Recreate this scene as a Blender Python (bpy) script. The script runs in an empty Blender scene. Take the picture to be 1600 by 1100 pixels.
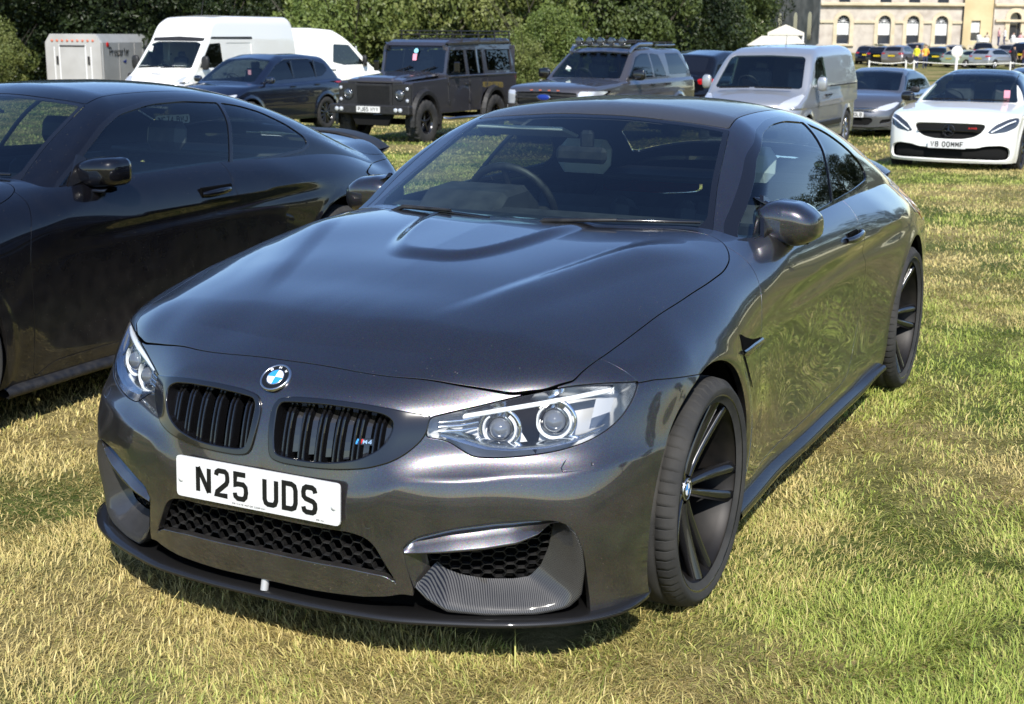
import bpy, bmesh, math, random
import numpy as np
from mathutils import Vector, Matrix
sc = bpy.context.scene
PI = math.pi
R = math.radians
# ---------------------------------------------------------------- camera
cam_d = bpy.data.cameras.new('camera'); cam = bpy.data.objects.new('camera', cam_d)
sc.collection.objects.link(cam); sc.camera = cam
CAM = np.array([2.111, -3.592, 1.616]); YAW, PITCH, ROLL = -.469, .225, .007
FPX, CX, CY = 2145., 800., 540.          # focal length and optical centre, in the photograph's own pixels
def _basis():
    f = np.array([math.sin(YAW)*math.cos(PITCH), math.cos(YAW)*math.cos(PITCH), -math.sin(PITCH)])
    rt = np.array([math.cos(YAW), -math.sin(YAW), 0]); up = np.cross(rt, f)
    r2 = rt*math.cos(ROLL)+up*math.sin(ROLL)
    return r2, np.cross(r2, f), f
CR, CU, CF = _basis()
m = Matrix(((CR[0], CU[0], -CF[0], CAM[0]), (CR[1], CU[1], -CF[1], CAM[1]), (CR[2], CU[2], -CF[2], CAM[2]), (0, 0, 0, 1)))
cam.matrix_world = m
cam_d.sensor_width = 36; cam_d.lens = FPX/1600*36
cam_d.shift_x = 0; cam_d.shift_y = (CY-550)/1600
cam_d.clip_start = .05; cam_d.clip_end = 2000
cam_d.dof.use_dof = True; cam_d.dof.focus_distance = 4.3; cam_d.dof.aperture_fstop = 9.
# ---------------------------------------------------------------- world, sun, exposure
SUN_EL, SUN_AZ = R(43), R(149)           # azimuth counted clockwise from +y
w = bpy.data.worlds.new('World'); sc.world = w; w.use_nodes = True
nt = w.node_tree; nt.nodes.clear()
sky = nt.nodes.new('ShaderNodeTexSky'); sky.sky_type = 'NISHITA'; sky.sun_disc = False
sky.sun_elevation = SUN_EL; sky.sun_rotation = SUN_AZ
sky.air_density = 1.0; sky.dust_density = .3; sky.ozone_density = 2.2
bg = nt.nodes.new('ShaderNodeBackground'); bg.inputs[1].default_value = .15
out = nt.nodes.new('ShaderNodeOutputWorld')
hs = nt.nodes.new('ShaderNodeHueSaturation'); hs.inputs['Saturation'].default_value = 1.12; hs.inputs['Hue'].default_value = .508; nt.links.new(sky.outputs[0], hs.inputs['Color']); nt.links.new(hs.outputs[0], bg.inputs[0]); nt.links.new(bg.outputs[0], out.inputs[0])
sd = bpy.data.lights.new('sun', 'SUN'); so = bpy.data.objects.new('sun', sd); sc.collection.objects.link(so)
sd.energy = 4.9; sd.angle = R(.53); sd.color = (1, .955, .88)
sdir = Vector((math.sin(SUN_AZ)*math.cos(SUN_EL), math.cos(SUN_AZ)*math.cos(SUN_EL), math.sin(SUN_EL)))
so.rotation_euler = sdir.to_track_quat('Z', 'Y').to_euler()
sc.view_settings.view_transform = 'Standard'; sc.view_settings.look = 'None'
sc.view_settings.exposure = .5; sc.view_settings.gamma = 1; sc.view_settings.use_curve_mapping = False
sc.cycles.max_bounces = 8; sc.cycles.transparent_max_bounces = 16
sc.cycles.caustics_reflective = False; sc.cycles.caustics_refractive = False
sc.cycles.sample_clamp_indirect = 6
# ================================================================ helpers
COL = sc.collection
def mat(name, base=(.5, .5, .5), rough=.5, metal=0., coat=0., spec=.5, coat_rough=.03, emit=None, estr=0, trans=0, ior=1.45, alpha=1):
    m = bpy.data.materials.new(name); m.use_nodes = True
    b = m.node_tree.nodes['Principled BSDF']
    b.inputs['Base Color'].default_value = (*base, 1); b.inputs['Roughness'].default_value = rough
    b.inputs['Metallic'].default_value = metal; b.inputs['Coat Weight'].default_value = coat
    b.inputs['Coat Roughness'].default_value = coat_rough; b.inputs['Specular IOR Level'].default_value = spec
    b.inputs['Transmission Weight'].default_value = trans; b.inputs['IOR'].default_value = ior
    b.inputs['Alpha'].default_value = alpha
    if emit: b.inputs['Emission Color'].default_value = (*emit, 1); b.inputs['Emission Strength'].default_value = estr
    return m
def nd(m, t, **kw):
    n = m.node_tree.nodes.new(t)
    for k, v in kw.items():
        if k.startswith('i_'):
            n.inputs[k[2:].replace('_', ' ')].default_value = v
        else: setattr(n, k, v)
    return n
def lk(m, a, b): m.node_tree.links.new(a, b)
def vary(m, c1, c2, scale=5., detail=4, lo=.35, hi=.65, bump=0., bscale=None, rough=None, coord='Object', mid=None):
    """procedural colour variation between two real colours + fine relief"""
    b = m.node_tree.nodes['Principled BSDF']
    tc = nd(m, 'ShaderNodeTexCoord'); n = nd(m, 'ShaderNodeTexNoise'); n.inputs['Scale'].default_value = scale; n.inputs['Detail'].default_value = detail
    lk(m, tc.outputs[coord], n.inputs['Vector'])
    r = nd(m, 'ShaderNodeValToRGB'); r.color_ramp.elements[0].position = lo; r.color_ramp.elements[1].position = hi
    r.color_ramp.elements[0].color = (*c1, 1); r.color_ramp.elements[1].color = (*c2, 1)
    if mid: e = r.color_ramp.elements.new((lo+hi)/2); e.color = (*mid, 1)
    lk(m, n.outputs[0], r.inputs[0]); lk(m, r.outputs[0], b.inputs['Base Color'])
    if rough:
        mr = nd(m, 'ShaderNodeMapRange'); mr.inputs['To Min'].default_value = rough[0]; mr.inputs['To Max'].default_value = rough[1]
        lk(m, n.outputs[0], mr.inputs[0]); lk(m, mr.outputs[0], b.inputs['Roughness'])
    if bump:
        n2 = nd(m, 'ShaderNodeTexNoise'); n2.inputs['Scale'].default_value = bscale or scale*8; n2.inputs['Detail'].default_value = 3
        lk(m, tc.outputs[coord], n2.inputs['Vector'])
        bp = nd(m, 'ShaderNodeBump'); bp.inputs['Strength'].default_value = 1; bp.inputs['Distance'].default_value = bump
        lk(m, n2.outputs[0], bp.inputs['Height']); lk(m, bp.outputs[0], b.inputs['Normal'])
    return m
def empty(name, loc=(0, 0, 0), rz=0, label=None, cat=None, group=None, kind=None):
    o = bpy.data.objects.new(name, None); COL.objects.link(o); o.location = loc; o.rotation_euler = (0, 0, rz)
    o.empty_display_size = .1
    return tag(o, label, cat, group, kind)
def tag(o, label=None, cat=None, group=None, kind=None):
    if label: o['label'] = label
    if cat: o['category'] = cat
    if group: o['group'] = group
    if kind: o['kind'] = kind
    return o
def link(name, me, parent=None, mt=None):
    o = bpy.data.objects.new(name, me); COL.objects.link(o)
    if parent is not None: o.parent = parent
    if mt is not None:
        me.materials.clear()
        for q in (mt if isinstance(mt, (list, tuple)) else [mt]): me.materials.append(q)
    return o
def npmesh(name, V, T, N=None, smooth=True, nsides=3, mi=None):
    me = bpy.data.meshes.new(name); V = np.asarray(V, np.float32); T = np.asarray(T, np.int32)
    me.vertices.add(len(V)); me.vertices.foreach_set('co', V.ravel())
    me.loops.add(T.size); me.loops.foreach_set('vertex_index', T.ravel())
    me.polygons.add(len(T)); me.polygons.foreach_set('loop_start', np.arange(0, T.size, nsides, dtype=np.int32))
    if mi is not None: me.polygons.foreach_set('material_index', np.asarray(mi, np.int32))
    me.polygons.foreach_set('use_smooth', np.full(len(T), smooth))
    me.update(calc_edges=True)
    if N is not None: me.normals_split_custom_set_from_vertices(np.asarray(N, np.float64).tolist())
    return me
class MB:
    """collects shapes of one material set into one mesh"""
    def __init__(s): s.v = []; s.f = []; s.sm = []; s.mi = []; s.cur = 0
    def add(s, vs, fs, smooth=False):
        b = len(s.v); s.v += [tuple(p) for p in vs]; s.f += [tuple(b+i for i in f) for f in fs]; s.sm += [smooth]*len(fs); s.mi += [s.cur]*len(fs); return s
    def box(s, c, d, rz=0, M=None, bev=0, taper=(1, 1)):
        cx, cy, cz = c; hx, hy, hz = d[0]/2, d[1]/2, d[2]/2
        if bev <= 0:
            vs = []
            for z in (-1, 1):
                t = taper if z > 0 else (1, 1)
                for x, y in ((-1, -1), (1, -1), (1, 1), (-1, 1)): vs.append(Vector((x*hx*t[0], y*hy*t[1], z*hz)))
            fs = [(0, 3, 2, 1), (4, 5, 6, 7), (0, 1, 5, 4), (1, 2, 6, 5), (2, 3, 7, 6), (3, 0, 4, 7)]
        else:
            b = min(bev, hx*.99, hy*.99, hz*.99); vs = []
            def ring(z, ix, iy, t): 
                X, Y = (hx-ix)*t[0], (hy-iy)*t[1]
                return [Vector(p) for p in ((-X+b*.99, -Y, z), (X-b*.99, -Y, z), (X, -Y+b*.99, z), (X, Y-b*.99, z), (X-b*.99, Y, z), (-X+b*.99, Y, z), (-X, Y-b*.99, z), (-X, -Y+b*.99, z))]
            T1 = taper
            rr = [ring(-hz, b*.9, b*.9, (1, 1)) if 0 else None]
            rings = []
            for z, i, t in ((-hz, b*.8, (1, 1)), (-hz+b, 0, (1, 1)), (hz-b, 0, T1), (hz, b*.8, T1)):
                X, Y = (hx)*t[0]-i, (hy)*t[1]-i; bb = max(b-i, b*.2)
                rings.append([Vector(p) for p in ((-X+bb, -Y, z), (X-bb, -Y, z), (X, -Y+bb, z), (X, Y-bb, z), (X-bb, Y, z), (-X+bb, Y, z), (-X, Y-bb, z), (-X, -Y+bb, z))])
            for r_ in rings: vs += r_
            fs = [tuple(range(7, -1, -1)), tuple(range(24, 32))]
            for k in range(3):
                for i in range(8): j = (i+1) % 8; fs.append((k*8+i, k*8+j, k*8+8+j, k*8+8+i))
        ca, sa = math.cos(rz), math.sin(rz); o = []
        for v in vs:
            if M is not None: v = M @ v
            x, y = v.x*ca-v.y*sa, v.x*sa+v.y*ca; o.append((cx+x, cy+y, cz+v.z))
        return s.add(o, fs)
    def tube(s, pts, r, n=8, smooth=True, cap=True, flat=1.):
        pts = [Vector(p) for p in pts]; rs = r if hasattr(r, '__len__') else [r]*len(pts); vs = []; prev = None
        for i, p in enumerate(pts):
            t = (pts[min(i+1, len(pts)-1)]-pts[max(i-1, 0)]); t = t.normalized() if t.length > 1e-9 else Vector((0, 0, 1))
            if prev is None: a = t.cross(Vector((0, 0, 1)) if abs(t.z) < .9 else Vector((1, 0, 0))).normalized()
            else: a = (prev-t*prev.dot(t)).normalized()
            prev = a; b = t.cross(a)
            for k in range(n): an = 2*PI*k/n; vs.append(p+(a*math.cos(an)+b*math.sin(an)*flat)*rs[i])
        fs = [(i*n+k, i*n+(k+1) % n, (i+1)*n+(k+1) % n, (i+1)*n+k) for i in range(len(pts)-1) for k in range(n)]
        s.add(vs, fs, smooth)
        if cap: s.add(vs[:n], [tuple(range(n-1, -1, -1))]); s.add(vs[-n:], [tuple(range(n))])
        return s
    def lathe(s, prof, n=32, M=None, smooth=True, a0=0, a1=2*PI):
        """prof: (radius, height) about local z"""
        full = abs(a1-a0-2*PI) < 1e-6; m_ = n if full else n+1; vs = []
        for r_, z in prof:
            for k in range(m_):
                a = a0+(a1-a0)*k/n; v = Vector((r_*math.cos(a), r_*math.sin(a), z)); vs.append(M @ v if M is not None else v)
        fs = []
        for i in range(len(prof)-1):
            for k in range(n):
                j = (k+1) % m_; fs.append((i*m_+k, i*m_+j, (i+1)*m_+j, (i+1)*m_+k))
        return s.add(vs, fs, smooth)
    def grid(s, P, smooth=True, flip=False, closeu=False, closev=False):
        P = np.asarray(P); a, b = P.shape[:2]; vs = P.reshape(-1, 3); fs = []
        for i in range(a if closeu else a-1):
            for j in range(b if closev else b-1):
                i2, j2 = (i+1) % a, (j+1) % b
                q = (i*b+j, i2*b+j, i2*b+j2, i*b+j2); fs.append(q[::-1] if flip else q)
        return s.add(vs, fs, smooth)
    def prism(s, poly, h0, h1, axis='z', M=None, smooth=False, bev=0):
        """poly 2D outline extruded from h0 to h1 along axis"""
        n = len(poly)
        def P(a, b, h):
            v = {'z': (a, b, h), 'y': (a, h, b), 'x': (h, a, b)}[axis]; v = Vector(v); return M @ v if M is not None else v
        if bev:
            c = np.array(poly, float); e = np.roll(c, -1, 0)-np.roll(c, 1, 0); ar = .5*np.sum(c[:, 0]*np.roll(c[:, 1], -1)-np.roll(c[:, 0], -1)*c[:, 1])
            nn = np.stack([-e[:, 1], e[:, 0]], 1); nn /= np.linalg.norm(nn, axis=1, keepdims=True)+1e-9; nn *= np.sign(ar); ins = c+nn*bev
            sg = np.sign(h1-h0)
            rings = [(ins, h0), (c, h0+sg*bev), (c, h1-sg*bev), (ins, h1)]
        else: rings = [(poly, h0), (poly, h1)]
        vs = [P(a, b, h) for pl, h in rings for a, b in pl]; L = len(rings)
        fs = [(k*n+i, k*n+(i+1) % n, (k+1)*n+(i+1) % n, (k+1)*n+i) for k in range(L-1) for i in range(n)]
        s.add(vs, fs, smooth); s.add(vs[:n], [tuple(range(n-1, -1, -1))]); s.add(vs[-n:], [tuple(range(n))]); return s
    def mesh(s, name):
        me = bpy.data.meshes.new(name); me.from_pydata([tuple(v) for v in s.v], [], s.f)
        me.polygons.foreach_set('use_smooth', s.sm); me.polygons.foreach_set('material_index', s.mi); me.update()
        bm = bmesh.new(); bm.from_mesh(me); bmesh.ops.recalc_face_normals(bm, faces=bm.faces); bm.to_mesh(me); bm.free()
        return me
    def build(s, name, mt=None, parent=None, loc=None):
        o = link(name, s.mesh(name), parent, mt)
        if loc is not None: o.location = loc
        return o
def children(o): return [c for c in bpy.data.objects if c.parent == o]
def copy_tree(o, parent=None, _kids=None):
    if _kids is None:
        _kids = {}
        for q in bpy.data.objects:
            if q.parent is not None: _kids.setdefault(q.parent.name, []).append(q)
    c = o.copy(); COL.objects.link(c); c.parent = parent
    for ch in _kids.get(o.name, []): copy_tree(ch, c, _kids)
    return c
# ---------------------------------------------------------------- smooth scalar fields fitted to measured points
def _bas(t):
    return np.stack([(1-t)**3, 3*t**3-6*t**2+4, -3*t**3+3*t**2+3*t+1, t**3], -1)/6
class Fit2:
    """uniform cubic B-spline height field over (a,b), least squares + fairness"""
    def __init__(s, rows, cols, tab, na, nb, lam=1e-3, w=None):
        A, B = np.meshgrid(rows, cols, indexing='ij'); tab = np.array(tab, float); ok = ~np.isnan(tab)
        a, b, v = A[ok], B[ok], tab[ok]
        s.a0, s.a1, s.b0, s.b1, s.na, s.nb = rows[0], rows[-1], cols[0], cols[-1], na, nb
        n = (na+3)*(nb+3); M = s._mat(a, b); reg = []
        def idx(i, j): return i*(nb+3)+j
        D = []
        for i in range(na+3):
            for j in range(nb+3):
                if i < na+1: r = np.zeros(n); r[idx(i, j)] = 1; r[idx(i+1, j)] = -2; r[idx(i+2, j)] = 1; D.append(r)
                if j < nb+1: r = np.zeros(n); r[idx(i, j)] = 1; r[idx(i, j+1)] = -2; r[idx(i, j+2)] = 1; D.append(r)
                if i < na+2 and j < nb+2: r = np.zeros(n); r[idx(i, j)] = 1; r[idx(i+1, j)] = -1; r[idx(i, j+1)] = -1; r[idx(i+1, j+1)] = 1; D.append(r*1.0)
        D = np.array(D)*math.sqrt(lam)
        s.c = np.linalg.lstsq(np.vstack([M, D]), np.concatenate([v, np.zeros(len(D))]), rcond=None)[0].reshape(na+3, nb+3)
    def _loc(s, a, b):
        ua = np.clip((a-s.a0)/(s.a1-s.a0)*s.na, 0, s.na-1e-9); ub = np.clip((b-s.b0)/(s.b1-s.b0)*s.nb, 0, s.nb-1e-9)
        ia, ib = ua.astype(int), ub.astype(int); return ia, ib, _bas(ua-ia), _bas(ub-ib)
    def _mat(s, a, b):
        ia, ib, wa, wb = s._loc(a, b); M = np.zeros((len(a), (s.na+3)*(s.nb+3)))
        for p in range(4):
            for q in range(4): M[np.arange(len(a)), (ia+p)*(s.nb+3)+ib+q] += wa[:, p]*wb[:, q]
        return M
    def __call__(s, a, b):
        ia, ib, wa, wb = s._loc(a, b); o = 0
        for p in range(4):
            for q in range(4): o = o+s.c[ia+p, ib+q]*wa[..., p]*wb[..., q]
        return o
def smax(a, b, k):
    h = np.clip(.5+.5*(a-b)/k, 0, 1); return b*(1-h)+a*h+k*h*(1-h)
def smin(a, b, k): return -smax(-a, -b, k)
def sstep(x, a, b):
    t = np.clip((x-a)/(b-a), 0, 1); return t*t*(3-2*t)
def bump(x, c, w): return np.exp(-((x-c)/w)**2)
def grad(F, P, h=8e-4):
    g = np.stack([F(P+np.eye(3)[k]*h)-F(P-np.eye(3)[k]*h) for k in range(3)], -1)
    return g/(np.linalg.norm(g, axis=-1, keepdims=True)+1e-12)
def shoot(F, O, D, t0, t1, it=34):
    """F<0 inside.  bisect along rays"""
    a = np.full(len(O), t0); b = np.full(len(O), t1)
    for _ in range(it):
        m_ = (a+b)/2; ins = F(O+D*m_[:, None]) < 0; a = np.where(ins, m_, a); b = np.where(ins, b, m_)
    return O+D*((a+b)/2)[:, None]
def tsplit(A, T, f, lab):
    """cut triangles along f=0; A rows carry position+normal"""
    f = np.where(np.abs(f) < 1e-7, 0., f); s = np.sign(f)
    E = np.concatenate([T[:, [0, 1]], T[:, [1, 2]], T[:, [2, 0]]]); nT = len(T)
    cr = s[E[:, 0]]*s[E[:, 1]] < 0; key = np.sort(E, 1); kk = key[:, 0].astype(np.int64)*len(A)+key[:, 1]
    uk, inv = np.unique(kk[cr], return_inverse=True)
    if len(uk) == 0: return A, T, f, lab
    ua, ub = (uk//len(A)).astype(int), (uk % len(A)).astype(int); t = (f[ua]/(f[ua]-f[ub]))[:, None]
    nA = A[ua]*(1-t)+A[ub]*t; idx = np.full(len(E), -1); idx[cr] = len(A)+inv; idx = idx.reshape(3, nT).T  # edge ids per tri
    A = np.vstack([A, nA]); f = np.concatenate([f, np.zeros(len(nA))]); nc = (idx >= 0).sum(1)
    out = [T[nc == 0]]; ol = [lab[nc == 0]]
    m1 = np.where(nc == 1)[0]
    if len(m1):
        k = np.argmax(idx[m1] >= 0, 1); a = T[m1, k]; b = T[m1, (k+1) % 3]; c = T[m1, (k+2) % 3]; e = idx[m1, k]
        out += [np.stack([a, e, c], 1), np.stack([e, b, c], 1)]; ol += [lab[m1], lab[m1]]
    m2 = np.where(nc == 2)[0]
    if len(m2):
        k = np.argmax(idx[m2] < 0, 1)            # uncut edge k: (k,k+1); lone vertex k+2
        a = T[m2, k]; b = T[m2, (k+1) % 3]; c = T[m2, (k+2) % 3]; e1 = idx[m2, (k+1) % 3]; e2 = idx[m2, (k+2) % 3]
        out += [np.stack([c, e2, e1], 1), np.stack([a, b, e1], 1), np.stack([a, e1, e2], 1)]; ol += [lab[m2]]*3
    return A, np.concatenate(out), f, np.concatenate(ol)
def spline(pts, n=8, closed=True):
    """Catmull-Rom through 2D/3D points; a point given with an extra trailing 'c' flag is not needed"""
    P = np.array(pts, float); m_ = len(P); o = []
    for i in range(m_ if closed else m_-1):
        p0, p1, p2, p3 = (P[(i-1) % m_], P[i], P[(i+1) % m_], P[(i+2) % m_]) if closed else (P[max(i-1, 0)], P[i], P[i+1], P[min(i+2, m_-1)])
        for k in range(n):
            t = k/n; o.append(.5*((2*p1)+(-p0+p2)*t+(2*p0-5*p1+4*p2-p3)*t*t+(-p0+3*p1-3*p2+p3)*t**3))
    if not closed: o.append(P[-1])
    return np.array(o)
def rpoly(pts, r=.02, n=5):
    """polygon with rounded corners; pts (x,y[,r])"""
    o = []; m_ = len(pts)
    for i in range(m_):
        p = np.array(pts[i][:2], float); a = np.array(pts[i-1][:2], float); b = np.array(pts[(i+1) % m_][:2], float)
        rr = pts[i][2] if len(pts[i]) > 2 else r
        da, db = a-p, b-p; la, lb = np.linalg.norm(da), np.linalg.norm(db); q = min(rr, la*.48, lb*.48)
        if q < 1e-6: o.append(p); continue
        s_, e = p+da/la*q, p+db/lb*q
        for k in range(n+1): t = k/n; o.append((1-t)**2*s_+2*t*(1-t)*p+t*t*e)
    return np.array(o)
def sdpoly(q, poly, margin=.08):
    """signed distance (negative inside) of 2D points to a polygon"""
    out = np.full(len(q), margin); lo, hi = poly.min(0)-margin, poly.max(0)+margin
    m_ = np.all((q > lo) & (q < hi), axis=1)
    if not m_.any(): return out
    p = q[m_][:, None]; a = poly[None]; b = np.roll(poly, -1, 0)[None]; e = b-a; w_ = p-a
    t = np.clip((w_*e).sum(-1)/((e*e).sum(-1)+1e-15), 0, 1); d = np.sqrt((((w_-e*t[..., None])**2).sum(-1)).min(1))
    cond = (a[..., 1] > p[..., 1]) != (b[..., 1] > p[..., 1])
    xi = a[..., 0]+(p[..., 1]-a[..., 1])/(np.where(b[..., 1] == a[..., 1], 1e-12, b[..., 1]-a[..., 1]))*(b[..., 0]-a[..., 0])
    ins = (cond & (p[..., 0] < xi)).sum(1) % 2 == 1
    out[m_] = np.minimum(np.where(ins, -d, d), margin); return out
def sdline(q, line, w_=0, margin=.08):
    """unsigned distance to an open 2D polyline"""
    out = np.full(len(q), margin); lo, hi = line.min(0)-margin, line.max(0)+margin
    m_ = np.all((q > lo) & (q < hi), axis=1)
    if not m_.any(): return out
    p = q[m_][:, None]; a = line[None, :-1]; b = line[None, 1:]; e = b-a; v = p-a
    t = np.clip((v*e).sum(-1)/((e*e).sum(-1)+1e-15), 0, 1); out[m_] = np.sqrt((((v-e*t[..., None])**2).sum(-1)).min(1))-w_
    return out
class Shell:
    """a triangulated skin that is cut into panels"""
    def __init__(s, P, N, T): s.A = np.hstack([P, N]); s.T = T; s.lab = np.zeros(len(T), int)
    @property
    def P(s): return s.A[:, :3]
    def cut(s, fn, new, old=0, gap=0., fullgap=False):
        """tris of label old (or any in a set) with fn<0 become new; a band of half width gap round fn=0 goes"""
        old = old if isinstance(old, (set, tuple, list)) else {old}
        act = np.isin(s.lab, list(old)); used = np.zeros(len(s.A), bool); used[s.T[act].ravel()] = True
        f = np.full(len(s.A), .08); f[used] = fn(s.A[used, :3])
        rest, rl = s.T[~act], s.lab[~act]; T, lab = s.T[act], s.lab[act]
        A, T, f, lab = tsplit(s.A, T, f, lab)
        cen = f[T].mean(1); sg = cen < 0
        if gap > 0:
            g = np.abs(f)-gap; lab2 = lab*2+sg
            A, T, g, lab2 = tsplit(A, T, g, lab2); keep = g[T].mean(1) > 0; T, lab2 = T[keep], lab2[keep]; sg = (lab2 % 2) == 1; lab = lab2//2
        if new is not None: lab = np.where(sg, new, lab)
        else: T, lab = T[~sg], lab[~sg]
        s.A = A; s.T = np.concatenate([rest, T]); s.lab = np.concatenate([rl, lab]); return s
    def groove(s, fn, half, old=0):
        """remove tris with fn<half"""
        return s.cut(lambda P: fn(P)-half, None, old)
    def part(s, labs):
        m_ = np.isin(s.lab, labs if isinstance(labs, (list, tuple, set)) else [labs]); T = s.T[m_]
        u, inv = np.unique(T.ravel(), return_inverse=True); return s.A[u], inv.reshape(-1, 3)
def rim_edges(T):
    E = np.concatenate([T[:, [0, 1]], T[:, [1, 2]], T[:, [2, 0]]]); k = np.sort(E, 1)
    kk = k[:, 0].astype(np.int64)*(T.max()+1)+k[:, 1]; u, i, c = np.unique(kk, return_index=True, return_counts=True)
    return E[i[c == 1]]
def skin(name, A, T, mt, parent=None, flange=.014, rnd=.0012, mirror=False, only=None, thick=False, loc=None, flip=False):
    """mesh with analytic normals, rolled edges and an inward flange; mirror adds the x<0 half to the same mesh"""
    P, N = A[:, :3].copy(), A[:, 3:6].copy(); N /= np.linalg.norm(N, axis=1, keepdims=True)+1e-12
    V, NN, F = [P], [N], [T]; nv = len(P)
    if flange > 0:
        E = rim_edges(T)
        if mirror: E = E[~((np.abs(P[E[:, 0], 0]) < 1e-4) & (np.abs(P[E[:, 1], 0]) < 1e-4))]
        if only is not None: E = E[only(P[E].mean(1))]
        if len(E):
            d = P[E[:, 1]]-P[E[:, 0]]; n = N[E[:, 0]]+N[E[:, 1]]; out_ = np.cross(d, n); out_ /= np.linalg.norm(out_, axis=1, keepdims=True)+1e-12
            u, inv = np.unique(E.ravel(), return_inverse=True); inv = inv.reshape(-1, 2); acc = np.zeros((len(u), 3))
            np.add.at(acc, inv[:, 0], out_); np.add.at(acc, inv[:, 1], out_); acc /= np.linalg.norm(acc, axis=1, keepdims=True)+1e-12
            p, n = P[u], N[u]
            r1 = p+acc*rnd*.7-n*rnd*.3; r2 = p+acc*rnd-n*rnd; r3 = p+acc*rnd-n*flange
            n1 = n*.7+acc*.7
            V += [r1, r2, r2, r3]; NN += [n1, acc, acc, acc]; m_ = len(u)
            o1, o2, o3, o4 = nv, nv+m_, nv+2*m_, nv+3*m_
            a, b = inv[:, 0], inv[:, 1]; ea, eb = E[:, 0], E[:, 1]
            F += [np.stack([ea, o1+a, eb], 1), np.stack([eb, o1+a, o1+b], 1), np.stack([o1+a, o2+a, o1+b], 1), np.stack([o1+b, o2+a, o2+b], 1),
                  np.stack([o3+a, o4+a, o3+b], 1), np.stack([o3+b, o4+a, o4+b], 1)]
    V, NN, F = np.vstack(V), np.vstack(NN), np.vstack(F)
    NN /= np.linalg.norm(NN, axis=1, keepdims=True)+1e-12
    if mirror or flip:
        V2, N2 = V*[-1, 1, 1], NN*[-1, 1, 1]; F2 = F[:, ::-1]
        if flip: V, NN, F = V2, N2, F2
        else: V, NN, F = np.vstack([V, V2]), np.vstack([NN, N2]), np.vstack([F, F2+len(V)])
    return link(name, npmesh(name, V, F, NN), parent, mt)
def main_piece(A, T, keep=1):
    par = list(range(len(A)))
    def f(a):
        while par[a] != a: par[a] = par[par[a]]; a = par[a]
        return a
    for a, b, c in T.tolist():
        ra, rb, rc = f(a), f(b), f(c); par[rb] = ra; par[rc] = ra
    r = np.array([f(a) for a in T[:, 0].tolist()]); u, n = np.unique(r, return_counts=True); T = T[r == u[n.argmax()]]
    u, inv = np.unique(T.ravel(), return_inverse=True); return A[u], inv.reshape(-1, 3)
def gridtris(n, m_):
    i, j = np.meshgrid(np.arange(n-1), np.arange(m_-1), indexing='ij'); a = (i*m_+j).ravel(); b = a+m_; c = b+1; d = a+1
    return np.vstack([np.stack([a, b, c], 1), np.stack([a, c, d], 1)])
# ================================================================ the grey coupe's skin as smooth fields (metres; front axle at the origin, nose towards -y)
nan = float('nan')
GX = [0, .15, .30, .43, .54, .65, .75, .85, .92]
GUP = Fit2([.50, .56, .62, .68, .72, .76, .80], GX, [
 [-0.885, -0.88, -0.855, -0.835, -0.795, -0.739, -0.673, -0.589, -0.5],
 [-0.87, -0.866, -0.838, -0.785, -0.728, -0.669, -0.603, -0.514, -0.41],
 [-0.865, -0.86, -0.825, -0.758, -0.695, -0.634, -0.568, -0.469, -0.36],
 [-0.85, -0.842, -0.8, -0.735, -0.668, -0.604, -0.538, -0.434, -0.32],
 [-0.808, -0.8, -0.765, -0.702, -0.64, -0.579, -0.508, -0.404, -0.29],
 [-0.738, -0.732, -0.705, -0.66, -0.605, -0.549, -0.478, -0.374, -0.25],
 [-0.66, -0.65, -0.62, -0.6, -0.55, -0.504, -0.428, -0.334, -0.21]], 8, 10, 2e-3)
GLO = Fit2([.16, .25, .33, .42, .50, .56, .62, .80], [0, .26, .40, .54, .65, .75, .85, .92], [
 [-0.85, -0.842, -0.812, -0.755, -0.694, -0.63, -0.526, -0.41],
 [-0.865, -0.856, -0.824, -0.765, -0.704, -0.64, -0.536, -0.43],
 [-0.868, -0.862, -0.83, -0.773, -0.71, -0.65, -0.556, -0.45],
 [-0.872, -0.866, -0.832, -0.775, -0.71, -0.65, -0.556, -0.45],
 [-0.872, -0.868, -0.828, -0.768, -0.702, -0.638, -0.541, -0.435],
 [-0.86, -0.855, -0.812, -0.748, -0.682, -0.615, -0.516, -0.41],
 [-0.84, -0.83, -0.79, -0.72, -0.654, -0.585, -0.486, -0.38],
 [-0.77, -0.76, -0.715, -0.64, -0.574, -0.5, -0.406, -0.3]], 8, 9, 2e-3)
SZ = [.14, .22, .34, .48, .60, .70, .78, .84, .90, .96, 1.02]
SSY = [-1.0, -.6, -.35, -.15, .10, .35, .50, .68, 1.1, 1.5, 1.9, 2.2, 2.45, 2.81, 3.2, 3.5, 3.75, 3.95]
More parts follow.
